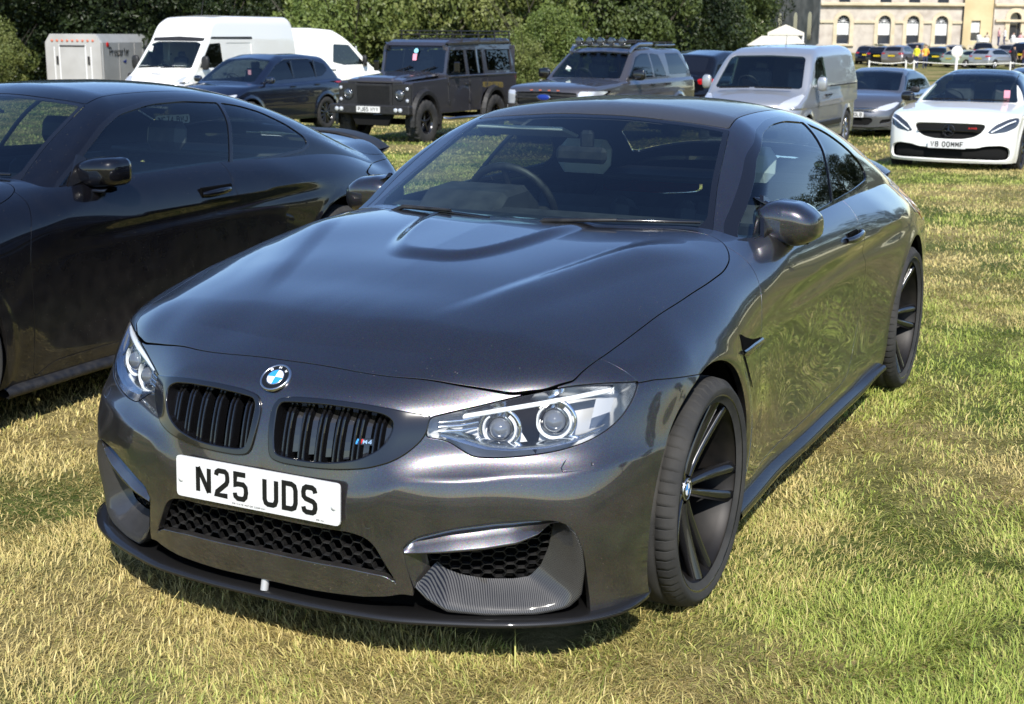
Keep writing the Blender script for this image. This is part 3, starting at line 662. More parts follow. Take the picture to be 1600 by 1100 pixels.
# ================================================================ wheels (local: axis +x points outward, centre at origin)
MX = Matrix(((0, 0, 1, 0), (0, 1, 0, 0), (-1, 0, 0, 0), (0, 0, 0, 1)))      # lathe height -> +x
def tyre_mesh(Rt, W, rr, n=64, block=True, lugs=False):
    h = W/2; prof = [(rr-.012, -h*.86), (rr, -h*.90), (rr+.008, -h*.93), ((rr+Rt)/2, -h*1.0), (Rt-.022, -h*.96), (Rt-.006, -h*.84)]
    tread = []; 
    for x in (-.62, -.58, -.54, -.22, -.19, -.16, .16, .19, .22, .54, .58, .62): tread.append((Rt-(.008 if abs(abs(x)-.58) < .01 or abs(abs(x)-.19) < .01 else 0)-.004*x*x, h*x))
    prof += tread+[(Rt-.006, h*.84), (Rt-.022, h*.96), ((rr+Rt)/2+.004, h*1.0), ((rr+Rt)/2-.002, h*1.005), (rr+.010, h*.955), (rr+.004, h*.93), (rr, h*.90), (rr-.012, h*.86)]
    K_ = 6; seg = n*K_; a = []
    for k in range(seg):
        a.append(2*PI*(k//K_+[.0, .3, .6, .89, .925, .96][k % K_])/n)
    P = np.zeros((len(prof), seg, 3))
    for i, (r_, x) in enumerate(prof):
        sh = abs(x) > h*.60 and r_ > Rt-.03; mid = abs(x) < h*.5
        for k in range(seg):
            rk = r_; groove = k % K_ == 4
            if block and groove and sh and abs(x) < h*.95: rk -= .007 if not lugs else .014
            if lugs and r_ > Rt-.012: 
                blk = (k//K_+(1 if x > 0 else 0)) % 2; rk += (.004 if blk else -.008)
            ang = a[k]+(.03*math.copysign(1, x) if sh else .0)
            P[i, k] = (x, rk*math.cos(ang), rk*math.sin(ang))
    mb = MB(); mb.grid(P, True, closev=True); return mb
def wheel_coupe(parent, pos, side, detail=True, steer=0., name='wheel', rr=.278, Rt=.334, W=.262, face=None):
    """black five-twin-spoke wheel"""
    w_ = empty(name, pos); w_.parent = parent; w_.rotation_euler = (0, 0, steer+(PI if side < 0 else 0))
    tyre_mesh(Rt, W, rr-.006).build('tyre', M['tyre'], w_)
    h = W/2; fx = h*.80
    rim = MB(); rim.lathe([(rr+.004, h*.97), (rr+.010, h*.93), (rr-.002, h*.90), (rr-.012, h*.80), (rr-.022, h*.60), (rr-.03, h*.1), (rr-.03, -h*.7), (rr+.004, -h*.95)], 64, MX)
    rim.build('rim', M['barrel'], w_)
    lip = MB(); lip.lathe([(rr-.004, h*.88), (rr+.004, h*.965), (rr+.011, h*.955), (rr+.012, h*.92)], 64, MX); lip.build('rim_lip', M['wheel'], w_)
    MB().lathe([(.0001, -.02), (.185, -.02), (.185, -.004), (.13, -.004), (.12, .0), (.0001, .0)], 40, MX).build('brake_disc', M['disc'], w_)
    cal = MB()
    cal.lathe([(.125, -.05), (.215, -.05), (.218, .035), (.20, .048), (.14, .048), (.125, .03)], 12, MX, a0=R(150), a1=R(210)); cal.build('brake_caliper', M['caliper'], w_)
    for k in range(5):
        a0 = R(-10)+k*2*PI/5
        for sgn in (-1, 1):
            sp = MB(); rings = []
            for t in np.linspace(0, 1, 9):
                r_ = .040+(rr-.042)*t; off = sgn*(.013+.034*t**.9); ang = a0+off/r_*.9 if False else a0
                ca, sa = math.cos(ang), math.sin(ang)
                wv = .0125+.0105*t; dp = .045-.022*t
                xo = .046+(fx+.004-.046)*t**1.35
                ring = []
                for (u, d) in ((-1, -.30), (-.86, -.02), (0, 0), (.86, -.02), (1, -.30), (.7, -1), (-.7, -1)):
                    lat = off+u*wv*.9; xx = xo+d*dp+(.006*(1-abs(u)) if d > -.1 else 0)+(sgn*u)*-.004
                    ring.append((xx, ca*r_-sa*lat, sa*r_+ca*lat))
                rings.append(ring)
            sp.grid(np.array(rings), True, closev=True); o_ = sp.build('spoke', M['wheel'], w_)
    hub = MB(); hub.lathe([(.0001, .047), (.030, .047), (.034, .043), (.052, .040), (.064, .032), (.07, .01), (.07, -h*.2)], 32, MX); hub.build('hub', M['wheel'], w_)
    bl = MB()
    for k in range(5):
        a = R(-10)+(k+.5)*2*PI/5; c = Vector((.030, math.cos(a)*.056, math.sin(a)*.056)); bl.tube([c, c+Vector((.012, 0, 0))], .0085, 6)
    bl.build('wheel_bolts', M['satin'], w_)
    if detail: roundel(w_, (.049, 0, 0), .032, (0, 1, 0), (0, 0, 1), (1, 0, 0), 'centre_cap')
    return w_
def wheel_simple(parent, pos, side, Rt=.34, rr=.23, W=.22, spokes=7, mat_='silver', lugs=False, twin=False, steer=0., dish=.0):
    w_ = empty('wheel', pos); w_.parent = parent; w_.rotation_euler = (0, 0, steer+(PI if side < 0 else 0)); h = W/2
    tyre_mesh(Rt, W, rr-.004, 36, True, lugs).build('tyre', M['tyre'], w_)
    rim = MB(); rim.lathe([(rr+.004, h*.95), (rr+.006, h*.90), (rr-.012, h*.8), (rr-.025, h*.3), (rr-.025, -h*.7), (rr, -h*.9)], 32, MX)
    rim.lathe([(rr-.02, -.02), (.0001, -.03)], 24, MX); rim.build('rim', M[mat_], w_)
    sp = MB(); fx = h*.78-dish
    for k in range(spokes):
        a = 2*PI*k/spokes+.3; ca, sa = math.cos(a), math.sin(a); ring = []
        for t in np.linspace(0, 1, 4):
            r_ = .03+(rr-.04)*t; wv = (.034-.012*math.sin(t*PI)) if not twin else .014+.01*t
            ring.append([(fx+d, ca*r_-sa*u*wv, sa*r_+ca*u*wv) for u, d in ((-1, -.012), (-.5, 0), (.5, 0), (1, -.012), (.8, -.035), (-.8, -.035))])
        sp.grid(np.array(ring), True, closev=True)
    sp.lathe([(.0001, fx+.006), (.035, fx+.004), (.06, fx-.01), (.065, -.02)], 20, MX)
    sp.build('spokes', M[mat_], w_); return w_
# ================================================================ coupe: cut the skin into panels, then fit it out
def WR(P): return np.stack([.8*np.arctan2(np.abs(P[:, 0]), .1-P[:, 1]), P[:, 2]], 1)
def wr(x, y, z): return (.8*math.atan2(x, .1-y), z)
class Tab:
    """bilinear look-up of a function sampled on a grid"""
    def __init__(s, f, a0, a1, na, b0, b1, nb):
        s.g = (a0, a1, na, b0, b1, nb); A, B = np.meshgrid(np.linspace(a0, a1, na), np.linspace(b0, b1, nb), indexing='ij'); s.t = f(A.ravel(), B.ravel()).reshape(na, nb, -1)
    def __call__(s, a, b):
        a0, a1, na, b0, b1, nb = s.g; u = np.clip((np.asarray(a)-a0)/(a1-a0)*(na-1), 0, na-1.001); v = np.clip((np.asarray(b)-b0)/(b1-b0)*(nb-1), 0, nb-1.001)
        i, j = u.astype(int), v.astype(int); p, q = (u-i)[..., None], (v-j)[..., None]; t = s.t
        return (t[i, j]*(1-p)+t[i+1, j]*p)*(1-q)+(t[i, j+1]*(1-p)+t[i+1, j+1]*p)*q
_tabs = {}
def _wtab(a, z):
    ph = a/.8; O = np.stack([0*ph, 0*ph+.1, z], 1); D = np.stack([np.sin(ph), -np.cos(ph), 0*ph], 1); P = shoot(F_body, O, D, .2, 1.6, 22); N = grad(F_body, P)
    return np.hstack([np.linalg.norm(P[:, :2]-O[:, :2], axis=1)[:, None], N])
def _ytab(x, z): return shoot(F_body, np.stack([x, 0*x, z], 1), np.tile([[0, -1., 0]], (len(x), 1)), 0., 1.3, 22)[:, 1]
def wpts(az, depth=0.):
    """points of the front skin at wrap coordinates, moved inward by depth along the normal"""
    if 'w' not in _tabs: _tabs['w'] = Tab(_wtab, -.2, 1.15, 190, .14, .80, 110)
    az = np.array(az, float); ph = az[:, 0]/.8; t = _tabs['w'](az[:, 0], az[:, 1]); N = t[:, 1:]/np.linalg.norm(t[:, 1:], axis=1, keepdims=True)
    P = np.stack([np.sin(ph)*t[:, 0], .1-np.cos(ph)*t[:, 0], az[:, 1]], 1)
    return P-N*np.reshape(depth, (-1, 1)) if np.ndim(depth) else P-N*depth, N
def yfront(x, z):
    if 'y' not in _tabs: _tabs['y'] = Tab(_ytab, 0, .9, 120, .14, .80, 100)
    return float(_tabs['y'](x, z)[0])
XY = lambda P: np.stack([np.abs(P[:, 0]), P[:, 1]], 1)
XZ = lambda P: np.stack([np.abs(P[:, 0]), P[:, 2]], 1)
YZ = lambda P: P[:, 1:3]
HL = rpoly([wr(*p)+(r,) for p, r in [((.433, -.735, .674), .012), ((.48, -.701, .686), .03), ((.533, -.661, .698), .03), ((.61, -.606, .718), .03), ((.664, -.562, .731), .03), ((.72, -.515, .741), .03), ((.79, -.455, .744), .03),
   ((.848, -.375, .737), .006), ((.853, -.41, .70), .03), ((.838, -.462, .655), .04), ((.80, -.53, .617), .04), ((.736, -.591, .592), .05), ((.657, -.648, .581), .04), ((.592, -.689, .577), .03), ((.543, -.711, .580), .02), ((.512, -.719, .597), .02), ((.478, -.73, .619), .02), ((.433, -.757, .626), .012)]], .02, 5)
KID = rpoly([(.020, .62, .03), (.019, .66, .03), (.032, .687, .03), (.08, .697, .03), (.18, .701, .04), (.277, .697, .03), (.345, .690, .02), (.40, .680, .01), (.435, .6745, .003), (.435, .655, .02), (.427, .625, .02), (.40, .593, .03), (.367, .57, .03), (.31, .551, .04), (.24, .542, .04), (.16, .538, .04), (.07, .538, .03), (.034, .545, .025), (.026, .58, .03)], .02, 5)
KIN = rpoly([(.033, .62, .02), (.031, .664, .02), (.042, .684, .015), (.09, .6895, .03), (.18, .693, .03), (.275, .689, .03), (.335, .681, .02), (.364, .663, .02), (.360, .628, .02), (.338, .594, .02), (.29, .566, .03), (.22, .552, .03), (.16, .548, .03), (.075, .549, .02), (.045, .555, .02), (.037, .585, .02)], .02, 5)
CIN = rpoly([(-.3, .3875, 0), (.267, .385, .01), (.312, .376, .02), (.338, .355, .02), (.365, .305, .03), (.402, .238, .006), (.365, .270, .02), (.25, .281, .02), (-.3, .283, 0)], .02, 5)
LOWER = rpoly([(-.3, .203, 0), (.15, .203), (.30, .209), (.36, .217), (.402, .228, .01), (.445, .222, .01), (.445, .1, 0), (-.3, .1, 0)], .01, 3)
SIN = rpoly([wr(*p)+(r,) for p, r in [((.405, -.829, .352), .004), ((.43, -.822, .384), .02), ((.515, -.788, .411), .03), ((.615, -.731, .427), .03), ((.681, -.692, .431), .03), ((.745, -.652, .429), .02), ((.772, -.635, .418), .02), ((.790, -.622, .393), .02),
   ((.805, -.608, .351), .03), ((.81, -.593, .285), .03), ((.814, -.577, .21), .02), ((.818, -.567, .13), 0), ((.70, -.67, .12), 0), ((.50, -.78, .12), 0), ((.425, -.812, .12), 0), ((.425, -.812, .24), .006), ((.412, -.82, .30), .02)]], .02, 4)
BON = rpoly([(-.3, -.722, 0), (.213, -.718, .05), (.307, -.707, .05), (.459, -.662, .04), (.60, -.605, .02), (.668, -.56, .02), (.723, -.502, .01), (.750, -.401, .04), (.776, -.187, .05), (.800, .035, .05), (.812, .25, .05), (.811, .41, .05), (.795, .51, .04), (.768, .58, .04), (.735, .630, .03), (.69, .655, .03), (.60, .632, .03), (.40, .570, .05), (-.3, .515, 0)], .03, 5)
BUMPWING = [(.905, -.24, .722), (.86, -.33, .733), (.848, -.375, .737)]
ARF, ARR, ARAD = (-.035, .335), (2.795, .335), .388
def circ(c, r): return lambda P: np.where(np.abs(P[:, 0]) > .5, np.hypot(P[:, 1]-c[0], P[:, 2]-c[1])-r, .08)
DOOR = rpoly([(.505, .18, .05), (.518, .36, .04), (.522, .53, .05), (.524, .68, .05), (.548, .80, .04), (.583, .862, .04), (.61, .91, .02), (.63, 1.3, 0), (1.92, 1.3, 0), (1.90, .93, .02), (1.882, .86, .04), (1.90, .78, .04), (1.965, .70, .05), (1.985, .60, .05), (1.975, .45, .06), (1.93, .33, .05), (1.84, .262, .06), (1.70, .245, .05), (.62, .235, .05)], .04, 5)
GLD = rpoly([(.60, .80, 0), (.70, .925, .02), (.79, .985, .03), (.977, 1.083, .06), (1.177, 1.186, .06), (1.387, 1.252, .06), (1.60, 1.276, .06), (1.80, 1.279, .06), (2.02, 1.262, .004), (1.745, .976, .004), (1.40, .966, .05), (.80, .952, .02)], .04, 5)
GLQ = rpoly([(2.045, 1.258, .01), (2.20, 1.215, .05), (2.35, 1.14, .05), (2.47, 1.06, .03), (2.49, 1.02, .02), (2.44, .998, .02), (2.1, .985, .05), (1.768, .978, .004)], .04, 5)
SIDEGL = rpoly([(.60, .80, 0), (.70, .925, .02), (.79, .985, .03), (.977, 1.083, .06), (1.177, 1.186, .06), (1.387, 1.252, .06), (1.60, 1.276, .06), (1.80, 1.280, .06), (2.04, 1.263, .06), (2.20, 1.217, .05), (2.35, 1.142, .05), (2.475, 1.06, .03), (2.49, 1.02, .02), (2.44, .998, .02), (2.1, .985, .05), (1.755, .975, .05), (1.40, .966, .05), (.80, .952, .02)], .04, 5)
GLDb = rpoly([(.70, .80, 0), (.83, .955, .02), (1.075, 1.10, .05), (1.217, 1.175, .06), (1.37, 1.228, .06), (1.63, 1.263, .06), (1.88, 1.267, .06), (2.135, 1.250, .004), (1.96, .958, .004), (1.29, .952, .05), (.80, .935, .02)], .04, 5)
GLQb = rpoly([(2.158, 1.248, .01), (2.30, 1.228, .05), (2.45, 1.19, .05), (2.62, 1.112, .05), (2.71, 1.045, .03), (2.715, 1.01, .02), (2.64, .985, .02), (2.3, .968, .05), (1.983, .958, .004)], .04, 5)
SIDEGLb = rpoly([(.70, .80, 0), (.83, .955, .02), (1.075, 1.10, .05), (1.217, 1.175, .06), (1.37, 1.228, .06), (1.63, 1.263, .06), (1.88, 1.268, .06), (2.15, 1.251, .06), (2.30, 1.230, .05), (2.45, 1.192, .05), (2.62, 1.114, .05), (2.713, 1.047, .03), (2.717, 1.01, .02), (2.64, .985, .02), (2.3, .966, .05), (1.29, .950, .05), (.80, .935, .02)], .04, 5)
SCR = rpoly([(-.3, .40, 0), (.55, .50, .03), (.672, .70, .03), (.645, .79, .04), (.600, .95, .05), (.527, 1.282, .012), (.30, 1.250, .06), (-.3, 1.224, 0)], .03, 5)
ROOFP = rpoly([(-.3, 1.228, 0), (.30, 1.254, .06), (.520, 1.292, .012), (.505, 1.45, .06), (.50, 1.8, .1), (.48, 2.3, .1), (.45, 2.62, .03), (-.3, 2.66, 0)], .03, 5)
RGL = rpoly([(-.3, 2.70, 0), (.44, 2.67, .03), (.53, 2.80, .05), (.60, 3.15, .05), (-.3, 3.28, 0)], .03, 5)
BOOT = rpoly([(-.3, 3.30, 0), (.60, 3.20, .04), (.66, 3.45, .05), (.64, 3.72, .04), (-.3, 3.90, 0)], .03, 5)
TAIL = rpoly([wr(*p)+(.02,) for p in [(.45, 3.8, .86), (.84, 3.55, .84), (.88, 3.25, .82), (.87, 3.3, .72), (.80, 3.6, .72), (.45, 3.8, .74)]], .02, 4)
_cache = {}
def shells():
    if _cache: return _cache
    P, N, T = body_grid(F_body, -.15, 3.2, .47, 150, YS, TH); S = Shell(P, N, T)
    G = .0021
    S.cut(lambda P: P[:, 2]-np.where(P[:, 1] < -.3, .15, .175), None)
    S.cut(circ(ARF, ARAD), None); S.cut(circ(ARR, ARAD), None)
    S.cut(lambda P: np.where((P[:, 1] > .45) & (P[:, 1] < 3.2), np.maximum(F_cab(P)+.012, .78-P[:, 2]), .05), None)
    front = lambda f: (lambda P: np.where(P[:, 1] < -.1, f(P), .08))
    S.cut(front(lambda P: sdpoly(WR(P), HL)), 7, 0, .0018)
    S.cut(front(lambda P: np.where(P[:, 1] < -.6, sdpoly(XZ(P), KID), .08)), 8, 0, 0)
    S.cut(lambda P: sdpoly(XZ(P), KIN), None, 8)
    S.cut(front(lambda P: np.where(P[:, 1] < -.6, sdpoly(XZ(P), CIN), .08)), None)
    S.cut(front(lambda P: np.where(P[:, 1] < -.6, sdpoly(XZ(P), LOWER), .08)), None)
    S.cut(front(lambda P: sdpoly(WR(P), SIN)), None)
    S.cut(lambda P: np.where(P[:, 2] > .6, sdpoly(XY(P), BON), .08), 1, 0, .0026)
    # bumper cover / wing split: from the lamp tip to the arch, then everything ahead of it below the bonnet
    S.cut(lambda P: np.where(P[:, 1] < -.05, np.maximum(P[:, 2]-(.733-.11*np.clip(P[:, 1]+.33, 0, .2))-np.clip(-.38-P[:, 1], 0, .3)*3, P[:, 1]+.12), .08), 2, 0, .0022)
    S.cut(lambda P: np.where(P[:, 1] < -.35, .7*(P[:, 1]+.45)-.0, .08) if False else np.where((P[:, 1] < -.35), np.maximum(P[:, 1]+.50, .6-P[:, 2]), .08), 2, 0, 0)
    dr = lambda P: np.where(np.abs(P[:, 0]) > .5, sdpoly(YZ(P), DOOR), .08)
    S.cut(dr, 4, 0, .0021)
    S.cut(lambda P: np.where((P[:, 1] < .56) & (P[:, 1] > -.5), P[:, 1]-.55, .08), 3, 0, 0)
    S.cut(lambda P: np.where((P[:, 1] > 3.0) & (P[:, 2] > .8), sdpoly(XY(P), BOOT), .08), 6, 0, .002)
    S.cut(lambda P: np.where(P[:, 1] > 3.0, sdpoly(WR(P), TAIL), .08), 9, 0, .002)
    # tow-eye cover, parking sensors, washer cover: hairline joints
    for c, r_ in (((.805, .493), .0135), ((.321, .41), .0115)):
        pass
    cc = wpts([wr(.802, -.597, .495), wr(.322, -.853, .409)])[0]
    for c in cc: S.groove(lambda P, c=c: np.abs(np.linalg.norm(P-c, axis=1)-.0115), .0016, 2)
    wsh = rpoly([wr(.741, -.623, .545), wr(.795, -.578, .549), wr(.81, -.557, .560), wr(.785, -.562, .581), wr(.747, -.594, .574)], .012, 4)
    S.groove(lambda P: np.abs(sdpoly(WR(P), wsh)), .0017, 2)
    _cache['S'] = S
    return _cache
def cab_shell(gld, glq, sidegl):
    if 'cab0' not in _cache:
        ths = np.concatenate([np.linspace(-8, 40, 70)[:-1], np.linspace(40, 90, 60)])*PI/180
        _cache['cab0'] = body_grid(F_cab, 1.35, 2.75, .95, 70, np.arange(1.35, 2.75, .018), ths, 40)
    P, N, T = _cache['cab0']; Cb = Shell(P, N, T.copy())
    Cb.cut(lambda P: np.where(P[:, 1] > 3.42, -.05, np.maximum(F_body(P)+.004, P[:, 2]-1.1)), None)
    Cb.cut(lambda P: np.where(P[:, 1] < 1.6, sdpoly(XY(P), SCR), .08), 1, 0, .0012)
    sg = lambda P: np.where((np.abs(P[:, 0]) > .45) & (P[:, 2] > .9), sdpoly(YZ(P), sidegl), .08)
    Cb.cut(lambda P: sg(P)-.015, 5, 0, 0); Cb.cut(sg, 6, 5, 0)
    Cb.cut(lambda P: sdpoly(YZ(P), gld), 2, 6, 0); Cb.cut(lambda P: sdpoly(YZ(P), glq), 3, 6, 0)
    Cb.cut(lambda P: np.where((P[:, 1] > 1.) & (P[:, 2] > 1.1), sdpoly(XY(P), ROOFP), .08), 4, 0, .003)
    Cb.cut(lambda P: np.where(P[:, 1] > 2.4, sdpoly(XY(P), RGL), .08), 8, 0, .002)
    Cb.cut(lambda P: sdpoly(XY(P), SCR)+.022+.05*sstep(P[:, 2], 1.02, .96), 7, 1, 0)      # clear area inside the printed border
    return Cb
def both(fn):
    """run a side builder for the left (+1) and right (-1) side"""
    for s_ in (1, -1): fn(s_)
def sided(name, A, T, mt, parent, **k):
    out_ = []
    for fl in (False, True): out_.append(skin(name, A, T, mt, parent, flip=fl, **k))
    return out_
def offs(A, d): B = A.copy(); B[:, :3] -= B[:, 3:6]*d; return B
def loft_strip(c0, c1, d0, d1, bulge=0., n=6, roll=0.):
    """surface between two wrap-space curves (same count), depth from d0 to d1; returns point grid"""
    c0, c1 = np.array(c0), np.array(c1); G_ = []
    for t in np.linspace(0, 1, n):
        az = c0*(1-t)+c1*t; d = d0*(1-t)+d1*t-bulge*math.sin(PI*t)-(0 if t > 0 else 0)
        G_.append(wpts(az, d)[0])
    return np.stack(G_)
def resamp(c, n):
    c = np.array(c, float); s_ = np.concatenate([[0], np.cumsum(np.linalg.norm(np.diff(c, axis=0), axis=1))]); t = np.linspace(0, s_[-1], n)
    return np.stack([np.interp(t, s_, c[:, k]) for k in range(c.shape[1])], 1)
def honeycomb(mb, inside, a0, a1, z0, z1, mapf, cw=.040, ch=.0165, w_=.0016, dp=.014):
    """stretched hexagon cells; inside(a,z) says where; mapf(array of (a,z), depth)->points"""
    segs = []; r = 0; z = z0
    while z < z1:
        a = a0+(cw*.75 if r % 2 else 0)
        while a < a1:
            q = [(a-cw/2, z), (a-cw/4, z+ch), (a+cw/4, z+ch), (a+cw/2, z), (a-cw/4, z-ch), (a+cw/4, z-ch)]
            segs += [(q[0], q[1]), (q[1], q[2]), (q[2], q[3]), (q[0], q[4]), (q[5], q[3])]
            a += cw*1.5
        z += ch; r += 1
    S0 = np.array([s_[0] for s_ in segs]); S1 = np.array([s_[1] for s_ in segs]); ok = inside((S0+S1)/2); S0, S1 = S0[ok], S1[ok]
    d = S1-S0; d /= np.linalg.norm(d, axis=1, keepdims=True); nn = np.stack([-d[:, 1], d[:, 0]], 1)*w_; e = d*w_*.5
    co = [S0-e+nn, S1+e+nn, S1+e-nn, S0-e-nn]; fr = [mapf(c, 0) for c in co]; bk = [mapf(c, dp) for c in co]
    n = len(S0); V = np.stack(fr+bk, 1).reshape(-1, 3)
    for i in range(n):
        b = i*8; mb.add(V[b:b+8], [(0, 1, 2, 3), (0, 4, 5, 1), (2, 6, 7, 3), (1, 5, 6, 2), (3, 7, 4, 0)])
    return mb
def mirror_head(parent, s_, mt, hero=True):
    """door mirror: shell, black underside, glass; two struts on the hero, one foot on the other"""
    if hero: c, hx, hy, hz0, sl = np.array([.835, 1.00, .985]), .112, .085, .074, .10
    else: c, hx, hy, hz0, sl = np.array([.850, 1.02, 1.0]), .115, .080, .066, -.06
    def F(P):
        x, y, z = (P[:, 0]*s_-c[0]), P[:, 1]-c[1], P[:, 2]-c[2]
        z = z+sl*x; hz = hz0-(.020*sstep(x, .03, hx) if hero else .012*sstep(-x, 0, hx))-.022*sstep(-x, .02, hx)*(1 if hero else 0)
        y = y-(.30*np.clip(x, 0, .2)**1.0*.5)
        e = (np.abs(x/hx)**(4.2)+np.abs(z/hz)**3.4+np.abs(np.minimum(y, 0)/hy)**2.6)**(1/3.2)-1
        return np.maximum(e*.07, y-.05)
    th = np.linspace(0, 2*PI, 57)[:-1]; ph = np.linspace(0, PI, 33); D = np.array([[(math.sin(p)*math.cos(t), -math.cos(p), math.sin(p)*math.sin(t)) for t in th] for p in ph]); o = np.array([c[0]*s_, c[1], c[2]])
    P = shoot(F, np.tile(o, (D.size//3, 1)), D.reshape(-1, 3), .0, .4, 20).reshape(D.shape)
    m = empty('door_mirror', (0, 0, 0)); m.parent = parent
    mb = MB(); mb.grid(P, True, closev=True); me = mb.mesh('mirror_housing'); cc = np.empty(len(me.polygons)*3); me.polygons.foreach_get('center', cc); cc = cc.reshape(-1, 3)
    zz = cc[:, 2]-c[2]+sl*(cc[:, 0]*s_-c[0]); low = zz < (-.038 if hero else -.004); me.polygons.foreach_set('material_index', low.astype(np.int32)); link('mirror_housing', me, m, [mt, M['gloss']])
    g = MB(); g.grid(np.array([[(s_*(c[0]+hx*.9*math.cos(t)*k), c[1]+.053+.12*max(0, hx*.9*math.cos(t)*k), c[2]-sl*hx*.9*math.cos(t)*k+hz0*.8*math.sin(t)*k) for t in th] for k in (.01, 1)]), True, closev=True); g.build('mirror_glass', M['chrome'], m)
    st = MB()
    st.grid(np.array([[(s_*x, y+dy, z+dz) for dy, dz in ((-.04, -.006), (0, .012), (.04, .006), (.04, -.010), (0, -.016))] for x, y, z in ((.765, .985, .918), (.79, .99, .924), (.83, .995, .928), (.88, 1.0, .926), (.91, 1.005, .93))]), True, closev=True)
    if hero: st.grid(np.array([[(s_*x, y+dy*k, z+dz*k) for dy, dz in ((-.05, 0), (0, .006), (.05, 0), (0, -.006))] for x, y, z, k in ((.722, .975, 1.068, .2), (.735, .98, 1.064, .5), (.765, .99, 1.052, .8), (.80, 1.0, 1.035, .9))]), True, closev=True)
    st.build('mirror_arm', M['gloss'], m)
    X = lambda y, z: float(CAB(np.array([y]), np.array([z]))[0])
    pl = MB(); ol = [(.86, .945), (.97, .965), (1.03, .99), (1.02, 1.06), (.985, 1.075)]; vs = [(s_*(X(y, z)+o), y, z) for o in (-.004, .010) for y, z in ol]; pl.add(vs, [(0, 1, 2, 3, 4), (5, 6, 7, 8, 9)]+[(i, (i+1) % 5, 5+(i+1) % 5, 5+i) for i in range(5)]); pl.build('mirror_foot', M['gloss'], m)
    return m
def seats(root, hx=.37, hr='headrest'):
    for s_ in (-1, 1):
        st = empty('seat', (s_*hx, 1.62, .25)); st.parent = root; b = MB(); x0 = 0
        b.box((0, 0, .12), (.50, .52, .20), bev=.06); b.box((0, .28, .37), (.48, .16, .60), M=Matrix.Rotation(R(-16), 4, 'X'), bev=.06)
        b.box((-.22, .27, .42), (.09, .20, .5), M=Matrix.Rotation(R(-16), 4, 'X'), bev=.04); b.box((.22, .27, .42), (.09, .20, .5), M=Matrix.Rotation(R(-16), 4, 'X'), bev=.04)
        b.build('seat_shell', M['seat'], st)
        MB().box((0, .39, .83), (.25, .09, .15), M=Matrix.Rotation(R(-10), 4, 'X'), bev=.04).build('headrest', M[hr], st)
def interior(root, hr='headrest'):
    d = MB(); d.prism([(.62, .80), (.70, .955), (.90, .985), (1.12, .955), (1.18, .88), (1.15, .55), (.7, .5)], -.70, .70, 'x', bev=.01)
    d.prism([(.80, .95), (.92, 1.035), (1.10, 1.045), (1.20, .98), (1.2, .9), (.8, .9)], -.55, -.20, 'x', bev=.02)
    d.build('dashboard', M['dash'], root)
    sw = MB(); Mx = Matrix.Translation((-.37, 1.30, .93)) @ Matrix.Rotation(R(-66), 4, 'X')
    prof = [(.185+.016*math.cos(a), .016*math.sin(a)) for a in np.linspace(0, 2*PI, 11)]; sw.lathe(prof, 36, Mx)
    sw.lathe([(.0001, .02), (.05, .018), (.065, 0), (.05, -.03)], 20, Mx)
    for a in (0, PI, -PI/2): sw.tube([Mx @ Vector((.05*math.cos(a), .05*math.sin(a), 0)), Mx @ Vector((.18*math.cos(a), .18*math.sin(a), 0))], .014, 6)
    sw.build('steering_wheel', M['satin'], root)
    seats(root, .37, hr)
    b = MB(); b.box((0, 2.48, .62), (1.2, .25, .5), bev=.08, M=Matrix.Rotation(R(-18), 4, 'X')); b.box((0, 2.15, .45), (1.2, .5, .16), bev=.05); b.box((0, 2.85, .93), (1.2, .45, .03), bev=.01); b.build('rear_seat', M['seat'], root)
    f = MB(); f.box((0, 1.6, .24), (1.5, 2.6, .03)); f.box((0, 1.35, .42), (.24, 1.1, .34), bev=.04)
    for s_ in (-1, 1): f.box((s_*.75, 1.62, .58), (.06, 1.35, .68), bev=.02); f.box((s_*.66, 2.45, .58), (.1, .7, .66), bev=.02)
    f.build('cabin_floor', M['dash'], root)
    rm = MB(); rm.box((-.01, 1.16, 1.165), (.21, .035, .062), bev=.02); rm.box((0, 1.19, 1.22), (.05, .04, .07), bev=.012); rm.build('rear_view_mirror', M['satin'], root)
    MB().box((-.33, 1.345, 1.232), (.38, .16, .014), M=Matrix.Rotation(R(-14), 4, 'X'), bev=.004).build('sun_visor', M['headrest'], root)
